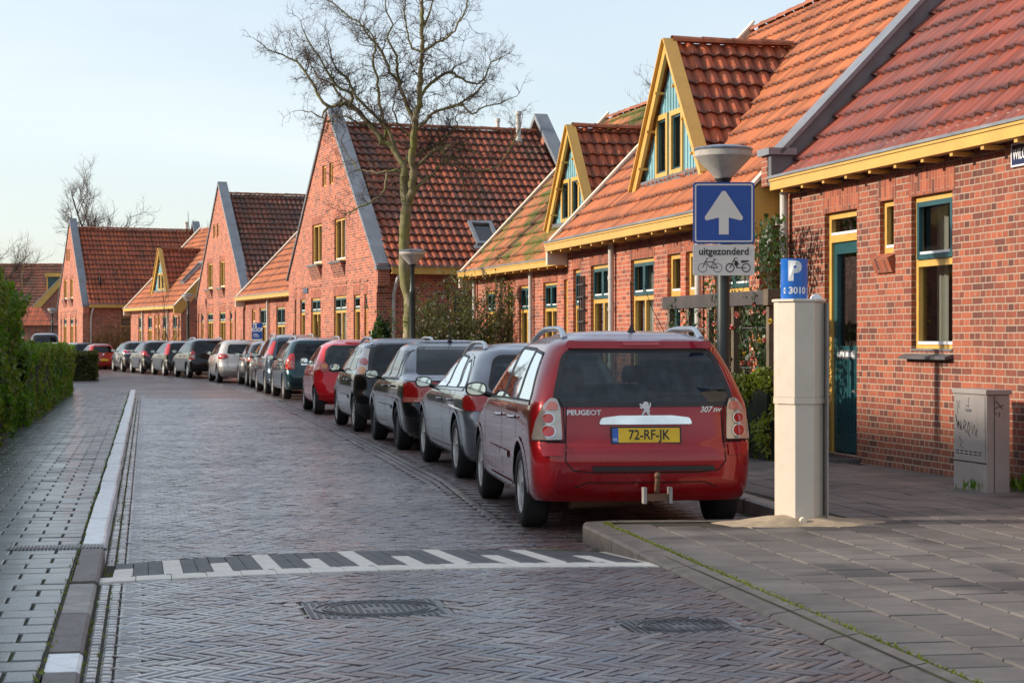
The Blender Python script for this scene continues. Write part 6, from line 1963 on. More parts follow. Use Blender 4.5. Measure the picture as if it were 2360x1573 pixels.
# wall trellis on the second house
TR = empty('trellis', (.93 + .2249 * .9, 31.2 - .974 * .9, .12), yrot(13.0), 'narrow wooden wall trellis between two windows of the second house', 'trellis')
b = MB()
for x in (.0, .11, .22, .33): b.box((x - .012, -.05, .1), (x + .012, -.03, 2.35))
b.build('upright_slats', M['wood_dark'], TR)
b = MB()
for i in range(11): b.box((-.03, -.07, .2 + i * .2), (.36, -.051, .225 + i * .2))
b.build('cross_slats', M['wood_dark'], TR)
LIMBS = [(0.145, 0.11, [(-2.25, 1.28), (-2.26, 1.85), (-2.24, 2.23), (-2.35, 2.8), (-2.37, 3.57), (-2.34, 4.14), (-2.31, 4.42)]),
 (0.11, 0.085, [(-2.31, 4.42), (-2.38, 4.8), (-2.36, 5.25)]),
 (0.1, 0.03, [(-2.31, 4.42), (-2.2, 4.7), (-2.19, 5.09), (-2.19, 5.55), (-2.14, 6.19), (-2.08, 6.47), (-2.03, 6.71), (-2.0, 7.27), (-1.97, 7.74), (-1.95, 8.32), (-2.0, 8.76), (-1.96, 9.29), (-2.02, 9.95)]),
 (0.08, 0.014, [(-2.36, 5.25), (-2.55, 5.61), (-2.82, 5.75), (-2.99, 5.99), (-3.29, 6.34), (-3.57, 6.57), (-3.81, 6.59), (-4.04, 6.57), (-4.28, 6.86), (-4.45, 7.18), (-4.75, 7.53), (-5.03, 7.71), (-5.39, 7.83)]),
 (0.045, 0.012, [(-3.57, 6.57), (-3.52, 6.81), (-3.87, 7.04), (-4.16, 7.5), (-4.45, 7.94), (-4.58, 8.24)]),
 (0.04, 0.012, [(-3.29, 6.34), (-3.62, 6.66), (-3.96, 7.04), (-4.24, 7.19), (-4.42, 7.47)]),
 (0.05, 0.014, [(-2.55, 5.61), (-2.7, 6.04), (-2.82, 6.28), (-2.94, 6.81), (-2.96, 7.15), (-3.05, 7.59), (-2.99, 7.88), (-3.15, 8.24)]),
 (0.05, 0.014, [(-2.82, 5.75), (-2.79, 6.14), (-3.05, 6.41), (-3.43, 6.76), (-3.62, 7.19), (-3.91, 7.47), (-4.0, 7.86)]),
 (0.06, 0.012, [(-2.14, 6.19), (-2.17, 6.28), (-2.35, 6.68), (-2.47, 7.09), (-2.67, 7.3), (-2.85, 7.74), (-3.11, 8.08), (-3.37, 8.41), (-3.81, 8.73), (-4.19, 9.0)]),
 (0.035, 0.012, [(-2.47, 7.09), (-2.53, 7.47), (-2.55, 7.74), (-2.76, 8.08), (-2.61, 8.38), (-2.76, 8.79), (-2.86, 9.29)]),
 (0.04, 0.012, [(-1.97, 7.74), (-1.89, 7.8), (-1.67, 7.97), (-1.45, 8.08), (-1.18, 8.38), (-1.01, 8.76), (-0.95, 9.19)]),
 (0.03, 0.01, [(-1.97, 7.74), (-2.19, 7.86), (-2.29, 8.14), (-2.38, 8.52), (-2.34, 8.9), (-2.48, 9.38)]),
 (0.03, 0.01, [(-1.95, 8.32), (-1.81, 8.62), (-1.72, 9.0), (-1.62, 9.48)]),
 (0.045, 0.012, [(-2.03, 6.71), (-1.97, 6.86), (-1.68, 7.15), (-1.36, 7.33), (-1.1, 7.18), (-0.83, 7.06), (-0.63, 7.15), (-0.46, 7.5), (-0.19, 7.67)]),
 (0.045, 0.012, [(-2.14, 6.04), (-2.0, 6.14), (-1.68, 6.45), (-1.18, 6.6), (-0.77, 6.86), (-0.63, 7.09), (-0.52, 7.38)]),
 (0.025, 0.01, [(-1.18, 6.6), (-0.86, 6.41), (-0.67, 6.52), (-0.29, 6.62), (0.0, 6.76)]),
 (0.05, 0.012, [(-2.19, 5.33), (-2.1, 5.52), (-1.71, 5.66), (-1.36, 5.96), (-1.22, 6.14), (-1.24, 6.33)]),
 (0.05, 0.012, [(-2.2, 5.19), (-2.06, 5.31), (-1.59, 5.63), (-1.18, 5.66), (-0.91, 5.57), (-0.72, 5.52)]),
 (0.03, 0.01, [(-1.59, 5.63), (-1.24, 5.38), (-0.77, 5.17), (-0.36, 5.2), (-0.13, 5.49), (0.1, 5.96), (0.19, 6.14)]),
 (0.05, 0.02, [(-2.22, 4.66), (-2.05, 4.8), (-1.83, 5.02), (-1.64, 5.19), (-1.48, 5.43)]),
 (0.03, 0.01, [(-1.48, 5.43), (-1.14, 5.09), (-1.05, 4.71), (-0.93, 4.42)]),
 (0.05, 0.012, [(-2.38, 5.09), (-2.53, 5.17), (-2.73, 5.14), (-2.76, 4.9), (-2.82, 4.7), (-3.14, 4.44), (-3.43, 4.33), (-3.72, 4.16)]),
 (0.03, 0.01, [(-2.73, 5.14), (-3.05, 5.11), (-3.4, 5.2), (-3.57, 5.47), (-3.72, 5.71)]),
 (0.04, 0.012, [(-2.36, 5.25), (-2.24, 5.57), (-2.19, 5.85), (-2.38, 6.04), (-2.53, 6.23), (-2.62, 6.52), (-2.55, 6.85)]),
 (0.03, 0.01, [(-2.99, 5.99), (-3.15, 6.14), (-3.34, 6.19), (-3.62, 6.33), (-3.91, 6.33), (-4.1, 6.23), (-4.29, 6.41), (-4.58, 6.47)]),
 (0.03, 0.01, [(-4.04, 6.57), (-4.15, 6.41), (-4.05, 6.23), (-3.86, 6.26)])]
# ---------------------------------------------------------------- trees, hedges, shrubs
def bark_mat():
    t = NT('mossy_bark'); o = t.obj(); s = t.n('SeparateXYZ', {0: o})
    n = t.noise(o, 7, 6, .7); m = t.noise(o, 2.2, 4, .6)
    cc = t.mix(t.rng(n, .35, .65, 0, 1), (.09, .075, .05), (.27, .22, .14))
    cc = t.mix(t.rng(m, .42, .6, .15, .85), cc, (.17, .175, .035))
    pale = t.math('MULTIPLY', t.rng(t.noise(t.n('Mapping', {'Vector': o, 'Scale': (1, 1, .5)}).outputs[0], 3.1, 3), .54, .6, 0, 1), t.rng(s.outputs[2], 1.0, 4.0, .9, .0))
    cc = t.mix(pale, cc, (.42, .34, .24))
    t.bsdf(cc, .85, 0, t.bump(n, .6, .02)); return t.m
M['bark'] = bark_mat()
M['bark_far'] = pmat('far_bark', (.075, .055, .04), .9, var=.3, bump=0)
M['twig'] = pmat('twigs', (.075, .05, .036), .9, var=.3, bump=0)
def leafmat(name, a, b, rough=.5, tr=.15):
    t = NT(name); o = t.obj()
    rn = t.n('NewGeometry').outputs['Random Per Island']
    n = t.noise(o, 1.3, 4, .6)
    cc = t.mix(t.math('ADD', t.math('MULTIPLY', rn, .7), t.math('MULTIPLY', t.rng(n, .35, .65, 0, 1), .4), clamp=True), a, b)
    b = t.bsdf(cc, rough)
    tl = t.n('BsdfTranslucent', {'Color': t.mix(1.0, cc, (1.6, 1.8, .6), 'MULTIPLY')}).outputs[0]
    mx = t.n('MixShader', {0: .38, 1: b.outputs[0], 2: tl}).outputs[0]
    t.t.links.new(mx, t.out.inputs[0]); return t.m
M['hedge_green'] = leafmat('privet_leaves', (.035, .10, .010), (.15, .26, .022), .45)
M['hedge_yel'] = leafmat('dry_privet_leaves', (.08, .11, .012), (.24, .27, .04), .5)
M['hedge_brown'] = leafmat('brownish_hedge_leaves', (.03, .05, .008), (.12, .125, .022), .55)
M['ivy'] = leafmat('ivy_leaves', (.012, .03, .008), (.05, .09, .02), .35)
M['olean'] = leafmat('narrow_leaves', (.035, .05, .02), (.13, .14, .075), .5)
M['drystem'] = leafmat('dry_stems', (.06, .04, .02), (.17, .12, .05), .8)
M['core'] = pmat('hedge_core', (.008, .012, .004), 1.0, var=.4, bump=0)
M['rose'] = pmat('pink_petals', (.62, .2, .15), .6, bump=0)
M['flower'] = pmat('yellow_petals', (.6, .42, .04), .6, bump=0)
M['redleaf'] = leafmat('russet_leaves', (.06, .03, .015), (.14, .07, .03), .7)

def rv(k=1.0): return Vector((rnd.gauss(0, k), rnd.gauss(0, k), rnd.gauss(0, k)))
def crooked(p, d, L, r0, r1, seg, wob, up=0.0):
    pts = [p.copy()]; d = d.normalized()
    for i in range(seg):
        d = (d + rv(wob) + Vector((0, 0, up))).normalized()
        pts.append(pts[-1] + d * L / seg)
    return pts, [r0 + (r1 - r0) * i / seg for i in range(seg + 1)], d
def grow(mb, tw, p, d, L, r, lvl, wob=.28, up=.04, kids=(5, 5, 4), mb_lim=.006):
    seg = 5 if lvl < 2 else 3
    pts, rs, dd = crooked(p, d, L, r, r * .35, seg, wob, up)
    tgt = mb if r > mb_lim else tw
    tgt.tube(pts, rs, 5 if r > .012 else 3, 1 if (r < .013 and lvl > 0) else 0, cap=False)
    if lvl >= len(kids): return
    for k in range(kids[lvl]):
        t = rnd.uniform(.25, 1.0); i = min(int(t * seg), seg - 1); q = pts[i].lerp(pts[i + 1], t * seg - i)
        dn = (pts[i + 1] - pts[i]).normalized()
        side = rv(1); side = (side - dn * side.dot(dn)).normalized()
        nd = (dn * rnd.uniform(.4, .9) + side * rnd.uniform(.5, .95) + Vector((0, 0, up * 2))).normalized()
        grow(mb, tw, q, nd, L * rnd.uniform(.38, .62), max(r * .5, .0022), lvl + 1, wob, up, kids, mb_lim)
def catmull(P, n=3):
    out = []
    for i in range(len(P) - 1):
        p0, p1, p2, p3 = P[max(i-1, 0)], P[i], P[i+1], P[min(i+2, len(P)-1)]
        for k in range(n):
            t = k / n
            out.append(.5 * ((2*p1) + (p2-p0)*t + (2*p0-5*p1+4*p2-p3)*t*t + (3*p1-p0-3*p2+p3)*t**3))
    out.append(P[-1]); return out
# the big bare tree
TX, TY = -2.26, 41.0
T = empty('bare_tree', (TX, TY, .12), 0, 'large leafless mossy tree with crooked spreading branches in front of the gabled house', 'tree')
trunk, crown = MB(), MB()
start_depth = {}
for li, (r0, r1, L) in enumerate(LIMBS):
    key = L[0]; y0 = start_depth.get(key)
    if y0 is None:
        # nearest known point
        best = min(start_depth.items(), key=lambda kv: (kv[0][0]-key[0])**2 + (kv[0][1]-key[1])**2) if start_depth else None
        y0 = best[1] if best else 0.0
    drift = 0 if li < 2 else rnd.choice((-1, 1)) * rnd.uniform(.08, .34)
    pts = []; y = y0
    for i, (x, z) in enumerate(L):
        if i: y += drift * math.hypot(x - L[i-1][0], z - L[i-1][1]) + (rnd.gauss(0, .03) if li > 1 else 0)
        sc = (TY + y) / TY
        pts.append(Vector((x * sc - TX, y, (z - 1.43) * sc + 1.43 - .12))); start_depth[(x, z)] = y
    C = catmull(pts, 4 if li < 3 else 3)
    if li > 1: C = [c + (rv(.018) if 0 < i < len(C)-1 else Vector()) for i, c in enumerate(C)]
    n = len(C); rs = [(r0 + (r1 - r0) * (i / (n-1)) ** .8) * (1 + rnd.uniform(-.08, .08)) for i in range(n)]
    if li == 0: C[0] = C[0] - Vector((0, 0, .4)); rs[0] *= 1.25
    (trunk if li < 3 else crown).tube(C, rs, 10 if li < 3 else 7, cap=False)
    if li > 1:
        tot = 0
        for i in range(3 if li > 2 else 12, n):
            seglen = (C[i] - C[i-1]).length; tot += seglen
            frac = i / n
            k = 0
            while rnd.random() < seglen * 5.6 and k < 3:
                k += 1
                dn = (C[i] - C[i-1]).normalized(); s_ = rv(1); s_ = (s_ - dn * s_.dot(dn)).normalized()
                s_.y *= .8
                d = (dn * .5 + s_ * .9 + Vector((0, 0, .12))).normalized()
                grow(crown, crown, C[i], d, rnd.uniform(.3, .72) * (1.0 if frac > .3 else .7), min(rs[i] * .42, .012), 1, .34, .03, (5, 6, 5))
        grow(crown, crown, C[-1], (C[-1] - C[-2]).normalized(), .5, rs[-1] * .9, 1, .3, .02, (5, 5, 4))
trunk.build('trunk', M['bark'], T, smooth=60); o = crown.build('crown', [M['bark'], M['twig']], T, smooth=60)
print('tree faces', len(crown.fs))

def bare_tree(name, loc, h, spread, label, r=.16, kids=(9, 6, 5, 4), seed=1, trunk_frac=.3, fan=.75, cat='tree', mat=None, up=.1):
    st_ = rnd.getstate(); rnd.seed(seed)
    T = empty(name, loc, 0, label, cat)
    t, c = MB(), MB()
    pts, rs, d = crooked(Vector((0, 0, -.3)), Vector((0, 0, 1)), h * trunk_frac + .3, r, r * .7, 5, .04)
    t.tube(pts, rs, 8, cap=False)
    p = pts[-1]; L = h * (1 - trunk_frac)
    pts, rs, d = crooked(p, Vector((0, 0, 1)), L * .9, r * .7, r * .12, 9, .09, .05)
    t.tube(pts, rs, 6, cap=False)
    for k in range(kids[0] * 2):
        q = rnd.uniform(0, .9); i = min(int(q * 9), 8); a = rnd.uniform(0, 2 * math.pi)
        dd = Vector((math.cos(a) * fan, math.sin(a) * fan, rnd.uniform(.5, 1.1)))
        grow(c, c, pts[i], dd, spread * rnd.uniform(.6, 1.1) * (1 - q * .5), r * .35 * (1 - q * .6), 1, .16, up, kids)
    mt = mat or M['bark_far']
    t.build('trunk', mt, T, smooth=60); c.build('crown', [mt, M['twig']], T)
    rnd.setstate(st_); return T
bare_tree('bare_tree', (-28.5, 128, 0), 13.2, 4.6, 'wide leafless tree rising behind the farthest gabled house', .2, (9, 6, 6, 4), 3)
bare_tree('bare_tree', (5.2, 62, 0), 11.8, 3.2, 'leafless tree top showing between the two teal dormers', .14, (9, 6, 5, 4), 8)
bare_tree('bare_tree', (.55, 64, 0), 9.6, 2.2, 'faint leafless tree top behind the ridge with the flue pipes', .1, (8, 6, 5), 12)
bare_tree('bare_tree', (-37.2, 133, 0), 10.5, 4.0, 'leafless tree at the far left edge above the hedge', .16, (9, 6, 6, 4), 5)
bare_tree('bare_tree', (-17.2, 106, 0), 9.6, 2.0, 'leafless tree top just left of the dark mossy roof', .12, (8, 5, 5), 9)
SP = bare_tree('staked_sapling', (-15.8, 60, 0), 5.3, .9, 'thin staked sapling with pale wrapping behind the left hedge', .04, (5, 4, 3), 21, .35, .5, mat=M['bark'])
b = MB(); b.tube([(.0, 0, .4), (0, 0, 1.62)], .085, 10); b.build('trunk_wrap', M['cream'], SP)
bare_tree('young_tree', (-15.1, 82.6, 0), 4.8, 1.5, 'young leafless multi stemmed tree before the low house with narrow dormer', .05, (6, 4, 4), 33, .12, .5)

def leaf_cloud(mb, sampler, n, size, asp=1.7, m=0):
    for _ in range(n):
        p, nrm = sampler()
        d = rv(1).normalized(); u = (d - nrm * d.dot(nrm) * .5).normalized(); w = u.cross(rv(1)).normalized()
        s = size * rnd.uniform(.6, 1.3)
        a, b_ = u * s * asp * .5, w * s * .5
        mb.face([p - a, p - a * .2 + b_, p + a, p - a * .1 - b_], m)
def hedge(name, P0, P1, w, h0, h1, label, mats, n, size=.035, z0=.1, wob=.13, cat='hedge', group=None):
    """P0->P1 is the front foot line (street side); the hedge spreads to the left of it"""
    P0, P1 = Vector((P0[0], P0[1], 0)), Vector((P1[0], P1[1], 0)); d = (P1 - P0); L = d.length; d /= L; q = Vector((-d.y, d.x, 0))
    E_ = empty(name, (P0.x, P0.y, z0), 0, label, cat, group)
    core = MB(); nl = max(4, int(L / .3)); prof = [(.12, 0), (.07, .3), (.06, .8), (.14, .93), (w - .14, .93), (w - .06, .8), (w - .08, 0)]
    def H(t): return h0 + (h1 - h0) * t
    for i in range(nl + 1):
        t = i / nl
        for (o_, z) in prof:
            jx = rnd.uniform(-.03, .03)
            e = .1 if i in (0, nl) else 0
            core.vs.append(tuple(d * (L * t + (e if i == 0 else -e)) + q * (o_ + jx) + Vector((0, 0, z * H(t) - .02))))
    m_ = len(prof)
    for i in range(nl):
        for j in range(m_ - 1):
            a = i * m_ + j; core.fs.append([a, a + 1, a + 1 + m_, a + m_]); core.ms.append(0)
    core.fs.append(list(range(m_))); core.ms.append(0); core.fs.append([nl * m_ + j for j in range(m_)][::-1]); core.ms.append(0)
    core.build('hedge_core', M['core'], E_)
    mats = list(mats)
    lf = MB()
    As = L * h0; At = L * w; Ae = w * h0
    def samp():
        r_ = rnd.random() * (As + At + Ae)
        if r_ < As:
            t, z = rnd.random(), rnd.random() ** .9
            if z < .12 and rnd.random() < .6: z += .2
            nz = noise.noise(Vector((t * L * 1.3, z * 2.5, 3))) * wob + noise.noise(Vector((t * L * 5, z * 6, 7))) * wob * .5
            return d * L * t + q * (.04 - nz + rnd.uniform(0, .07)) + Vector((0, 0, z * H(t))), -q
        if r_ < As + At:
            t, s = rnd.random(), rnd.random()
            nz = noise.noise(Vector((t * L * 1.3, s * 2, 9))) * wob + noise.noise(Vector((t * L * 5, s * 6, 2))) * wob * .5
            return d * L * t + q * s * w + Vector((0, 0, H(t) - .01 + nz - rnd.uniform(0, .06))), Vector((0, 0, 1))
        s, z = rnd.random(), rnd.random()
        nz = noise.noise(Vector((s * 3, z * 3, 19))) * wob
        return d * (.02 - nz + rnd.uniform(0, .07)) + q * s * w + Vector((0, 0, z * H(0))), -d
    leaf_cloud(lf, samp, n, size)
    if len(mats) > 1:
        for i, f in enumerate(lf.fs):
            c = Vector(lf.vs[f[0]]); lf.ms[i] = 1 if noise.noise(c * .9 + Vector((4, 1, 2))) + rnd.uniform(-.25, .25) > .05 else 0
    lf.build('foliage', mats, E_)
    return E_
hedge('hedge', (-4.9, 16.0), (-7.45, 28.3), 1.3, 2.75, 1.85, 'tall clipped green hedge at the left edge beside the pavement', (M['hedge_green'], M['hedge_yel']), 26000, .05, wob=.3)
hedge('hedge', (-7.35, 28.4), (-10.9, 46.5), 1.1, 1.24, 1.18, 'long low green hedge along the left pavement', (M['hedge_green'], M['hedge_yel']), 26000, .045)
hedge('hedge', (-11.1, 46.6), (-12.45, 52.4), 1.2, 1.2, 1.15, 'short yellowish hedge at the far end of the left pavement', (M['hedge_yel'], M['hedge_green']), 9000, .05)
hedge('hedge', (-14.75, 66.5), (-16.0, 71.5), 1.6, .98, .95, 'square clipped brownish hedge block on the far corner of the side street', (M['hedge_brown'],), 14000, .045, z0=0)

def shrub(name, loc, h, rad, label, n, mat, leaf=(.10, .018), stems=30, stemmat=None, lean=.35, seed=4, cat='shrub', low=.25):
    st_ = rnd.getstate(); rnd.seed(seed)
    E_ = empty(name, loc, 0, label, cat); s, l = MB(), MB()
    for k in range(stems):
        a = rnd.uniform(0, 2*math.pi); r_ = rad * .55 * math.sqrt(rnd.random())
        p = Vector((math.cos(a) * r_, math.sin(a) * r_ * .7, -.05)); d = Vector((math.cos(a) * lean * rnd.random(), math.sin(a) * lean * rnd.random() * .7, 1))
        hh = h * rnd.uniform(.55, 1.05)
        pts, rs, dd = crooked(p, d, hh, .012, .004, 7, .09)
        s.tube(pts, rs, 4, cap=False)
        for q in range(4):
            i = rnd.randint(3, 6); dd2 = (pts[i] - pts[i-1]).normalized() + rv(.45)
            p2, r2, _ = crooked(pts[i], dd2, hh * .3, .006, .002, 4, .2); s.tube(p2, r2, 3, cap=False)
            for _ in range(n // (stems * 5)):
                c = p2[rnd.randint(1, 4)] + rv(.05); leaf1(l, c, leaf)
        for _ in range(n // (stems * 5)):
            t = low + (1 - low) * rnd.random(); i = min(int(t * 7), 6); c = pts[i].lerp(pts[i+1], t * 7 - i) + rv(.07); leaf1(l, c, leaf)
    s.build('stems', stemmat or M['drystem'], E_); l.build('foliage', mat, E_)
    rnd.setstate(st_); return E_
def leaf1(l, c, leaf):
    u = (rv(1) + Vector((0, 0, -.2))).normalized(); w = u.cross(rv(1)).normalized(); L = leaf[0] * rnd.uniform(.7, 1.2)
    a, b_ = u * L * .5, w * leaf[1]
    l.face([c - a, c + b_, c + a, c - b_])
shrub('tall_shrub', (-1.55, 41.2, .1), 2.75, .85, 'tall loose narrow leaved shrub beside the lamp post, left of its pair', 4800, M['olean'], stems=46, seed=4)
shrub('tall_shrub', (-.45, 40.6, .1), 2.85, .8, 'tall loose narrow leaved shrub covering the corner of the mossy roofed house', 4800, M['olean'], stems=46, seed=6)
shrub('low_shrub', (-1.0, 39.4, .1), 1.3, 1.2, 'low dry shrub of thin stems in front of the tall narrow leaved shrubs', 2500, M['hedge_yel'], (.06, .012), 60, seed=9, lean=.7)
shrub('bare_shrub', (-20.4, 95.3, .1), 2.3, 1.0, 'russet bare shrub against the side wall of the farthest gabled house', 3500, M['redleaf'], (.07, .02), 50, seed=14, lean=.6)
def blob_bush(name, loc, rx, ry, h, label, n, mat, size=.07, seed=2, cat='bush'):
    st_ = rnd.getstate(); rnd.seed(seed)
    E_ = empty(name, loc, 0, label, cat); l = MB(); c = MB()
    def samp():
        a, b_ = rnd.uniform(0, 2*math.pi), math.acos(rnd.uniform(-.9, 1)); v = Vector((math.sin(b_)*math.cos(a), math.sin(b_)*math.sin(a), math.cos(b_)))
        k = .82 + noise.noise(v * 2.3) * .28 + rnd.uniform(-.12, .05)
        return Vector((v.x * rx * k, v.y * ry * k, h * .5 + v.z * h * .5 * k)), v
    leaf_cloud(l, samp, n, size, 1.5)
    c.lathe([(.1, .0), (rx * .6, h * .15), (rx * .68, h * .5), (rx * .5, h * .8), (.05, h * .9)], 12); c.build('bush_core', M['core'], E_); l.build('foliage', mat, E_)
    rnd.setstate(st_); return E_
blob_bush('ivy_bush', (-3.15, 44.9, .1), .36, .4, 1.95, 'dark green rounded bush at the corner of the gabled house', 2600, M['ivy'], .075)
blob_bush('garden_bush', (-18.5, 62, 0), 1.5, 1.0, 1.35, 'dark low garden bush behind the left hedge', 3500, M['hedge_green'], .08, 5)
# pergola planting
def curtain_plant(name, A, B, z0, z1, depth, n, mat, label, size=.05, gaps=.0, cat='climbing plant', seed=3):
    st_ = rnd.getstate(); rnd.seed(seed)
    A, B = Vector((A[0], A[1], 0)), Vector((B[0], B[1], 0)); E_ = empty(name, (A.x, A.y, .1), 0, label, cat); d = B - A; q = Vector((d.y, -d.x, 0)).normalized()
    l, s = MB(), MB(); k = 0
    for i in range(14):
        t = rnd.random(); p = d * t + q * rnd.uniform(-depth, depth) * .5
        pts, rs, _ = crooked(p, Vector((rnd.uniform(-.3, .3), 0, 1)), (z1 - .1) * rnd.uniform(.6, 1), .01, .004, 8, .16); s.tube(pts, rs, 4, cap=False)
    while k < n:
        t = rnd.random(); z = z0 + (z1 - z0) * rnd.random()
        v = noise.noise(Vector((t * d.length * 1.8, z * 1.8, seed)))
        if v < gaps: k += .3; continue
        k += 1; c = d * t + q * rnd.uniform(-depth, depth) * .5 + Vector((0, 0, z))
        u = (q * rnd.uniform(-.4, .4) + Vector((0, 0, -1)) + rv(.45)).normalized(); w = (u.cross(q) + rv(.3)).normalized(); S = size * rnd.uniform(.6, 1.3)
        l.face([c - u * S * .5, c - w * S * .45, c + u * S * .5, c + w * S * .45])
    s.build('stems', M['drystem'], E_); l.build('foliage', mat, E_); rnd.setstate(st_); return E_
curtain_plant('ivy', (3.05, 21.6), (2.55, 23.9), .2, 2.6, .3, 2600, M['ivy'], 'dark ivy climbing the wall behind the pergola', .06, -.1)
curtain_plant('ivy', (3.02, 21.0), (2.95, 22.0), .3, 2.75, .25, 1900, M['ivy'], 'ivy column climbing beside the grey downpipe, right of the pergola', .06, -.3, seed=6)
CP = curtain_plant('climbing_rose', (2.86, 20.55), (2.05, 23.4), .7, 1.85, .3, 2600, M['ivy'], 'leafy climbing rose with pink and yellow blooms on the pergola', .05, .02, seed=5)
for mt, k in ((M['rose'], 16), (M['flower'], 7)):
    b = MB()
    for i in range(k):
        t = rnd.random() * .75; c = Vector((2.82, 20.4, 0)).lerp(Vector((2.0, 23.2, 0)), t) - Vector((2.86, 20.55, 0)) + Vector((0, -.12, rnd.uniform(.7, 1.75)))
        for q in range(7):
            u = rv(1).normalized() * .035; w = u.cross(rv(1)).normalized() * .03; b.face([c - u, c + w, c + u, c - w])
    tag(b.build('blooms', mt, CP), kind='stuff')
hedge('hedge', (2.42, 21.4), (2.72, 20.2), .5, .95, .95, 'small dry hedge under the pergola beside the lamp post', (M['hedge_yel'], M['hedge_brown']), 5000, .035)
# weeds by the wall foot
def weeds(name, loc, n, h, label, mat):
    E_ = MB()
    for i in range(n):
        p = Vector((rnd.gauss(0, .07), rnd.gauss(0, .05), 0)); d = Vector((rnd.gauss(0, .5), rnd.gauss(0, .5), 1)).normalized(); w = d.cross(rv(1)).normalized() * .014; L = h * rnd.uniform(.4, 1)
        E_.face([p, p + d * L * .5 + w, p + d * L, p + d * L * .5 - w])
    o = E_.build(name, mat, None, loc=loc); tag(o, label, 'weeds')
weeds('weeds', (4.42, 16.2, .12), 60, .2, 'green weed tuft right of the grey utility cabinet', M['hedge_green'])
weeds('weeds', (4.0, 16.25, .12), 18, .13, 'small weed sprouting at the front foot of the utility cabinet', M['hedge_green'])
tuft = MB()
for i in range(2600):
    a = rnd.uniform(-5.5, 36); c = rnd.choice((-.155, -.155, .0, .068)) + rnd.gauss(0, .012)
    if rnd.random() < .5 and not (noise.noise(Vector((a * .9, c * 3, 0))) > .05): continue
    p = st(a, c, 0); p.z = .115 if c < -.1 else roadz(p.x, p.y) - .01
    d = Vector((rnd.gauss(0, .6), rnd.gauss(0, .6), 1)).normalized(); w = d.cross(rv(1)).normalized() * .006; L = rnd.uniform(.01, .03)
    tuft.face([p - w, p + w, p + d * L])
for i in range(1800):
    t = rnd.random(); k = rnd.randint(0, 5); a, b_ = off_line(front, .19)[k], off_line(front, .19)[k + 1]
    p = Vector((a[0] + (b_[0]-a[0])*t + rnd.gauss(0, .012), a[1] + (b_[1]-a[1])*t, .115)); d = Vector((rnd.gauss(0, .6), rnd.gauss(0, .6), 1)).normalized(); w = d.cross(rv(1)).normalized() * .006; L = rnd.uniform(.008, .025)
    tuft.face([p - w, p + w, p + d * L])
tag(tuft.build('moss_and_grass_tufts', M['hedge_yel']), 'moss and grass growing in the kerb joints', 'moss', kind='stuff')
# ---------------------------------------------------------------- parked cars
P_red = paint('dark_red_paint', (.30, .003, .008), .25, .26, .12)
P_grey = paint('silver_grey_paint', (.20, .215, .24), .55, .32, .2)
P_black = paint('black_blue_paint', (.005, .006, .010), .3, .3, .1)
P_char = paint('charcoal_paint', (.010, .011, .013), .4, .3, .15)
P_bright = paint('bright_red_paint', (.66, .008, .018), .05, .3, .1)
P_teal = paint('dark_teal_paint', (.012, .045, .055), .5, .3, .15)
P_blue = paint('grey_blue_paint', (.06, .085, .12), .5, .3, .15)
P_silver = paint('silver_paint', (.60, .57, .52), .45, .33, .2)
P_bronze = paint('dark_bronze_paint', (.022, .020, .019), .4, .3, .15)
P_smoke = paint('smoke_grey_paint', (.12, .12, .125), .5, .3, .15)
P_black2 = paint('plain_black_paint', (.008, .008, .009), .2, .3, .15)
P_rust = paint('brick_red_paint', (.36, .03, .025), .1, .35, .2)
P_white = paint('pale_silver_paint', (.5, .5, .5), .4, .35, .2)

def decal(sh, off, txt, size, x, z, mat, parent, bold=.001, shear=0, sx=1.0, name='lettering', ddy=.006):
    h, n = sh.hit('rear', x, z)
    if n.y > 0: n = -n
    n = Vector((n.x, n.y, 0)).normalized()
    X = Vector((0, 0, 1)).cross(n) * 1.0
    if X.x < 0: X = -X
    Mx = Matrix(((X.x, 0, n.x, off[0] + h.x), (X.y, 0, n.y, off[1] + h.y - ddy), (0, 1, 0, h.z), (0, 0, 0, 1)))
    return text_part(txt, size, Mx, mat, parent, name, .0015, bold, shear, sx)

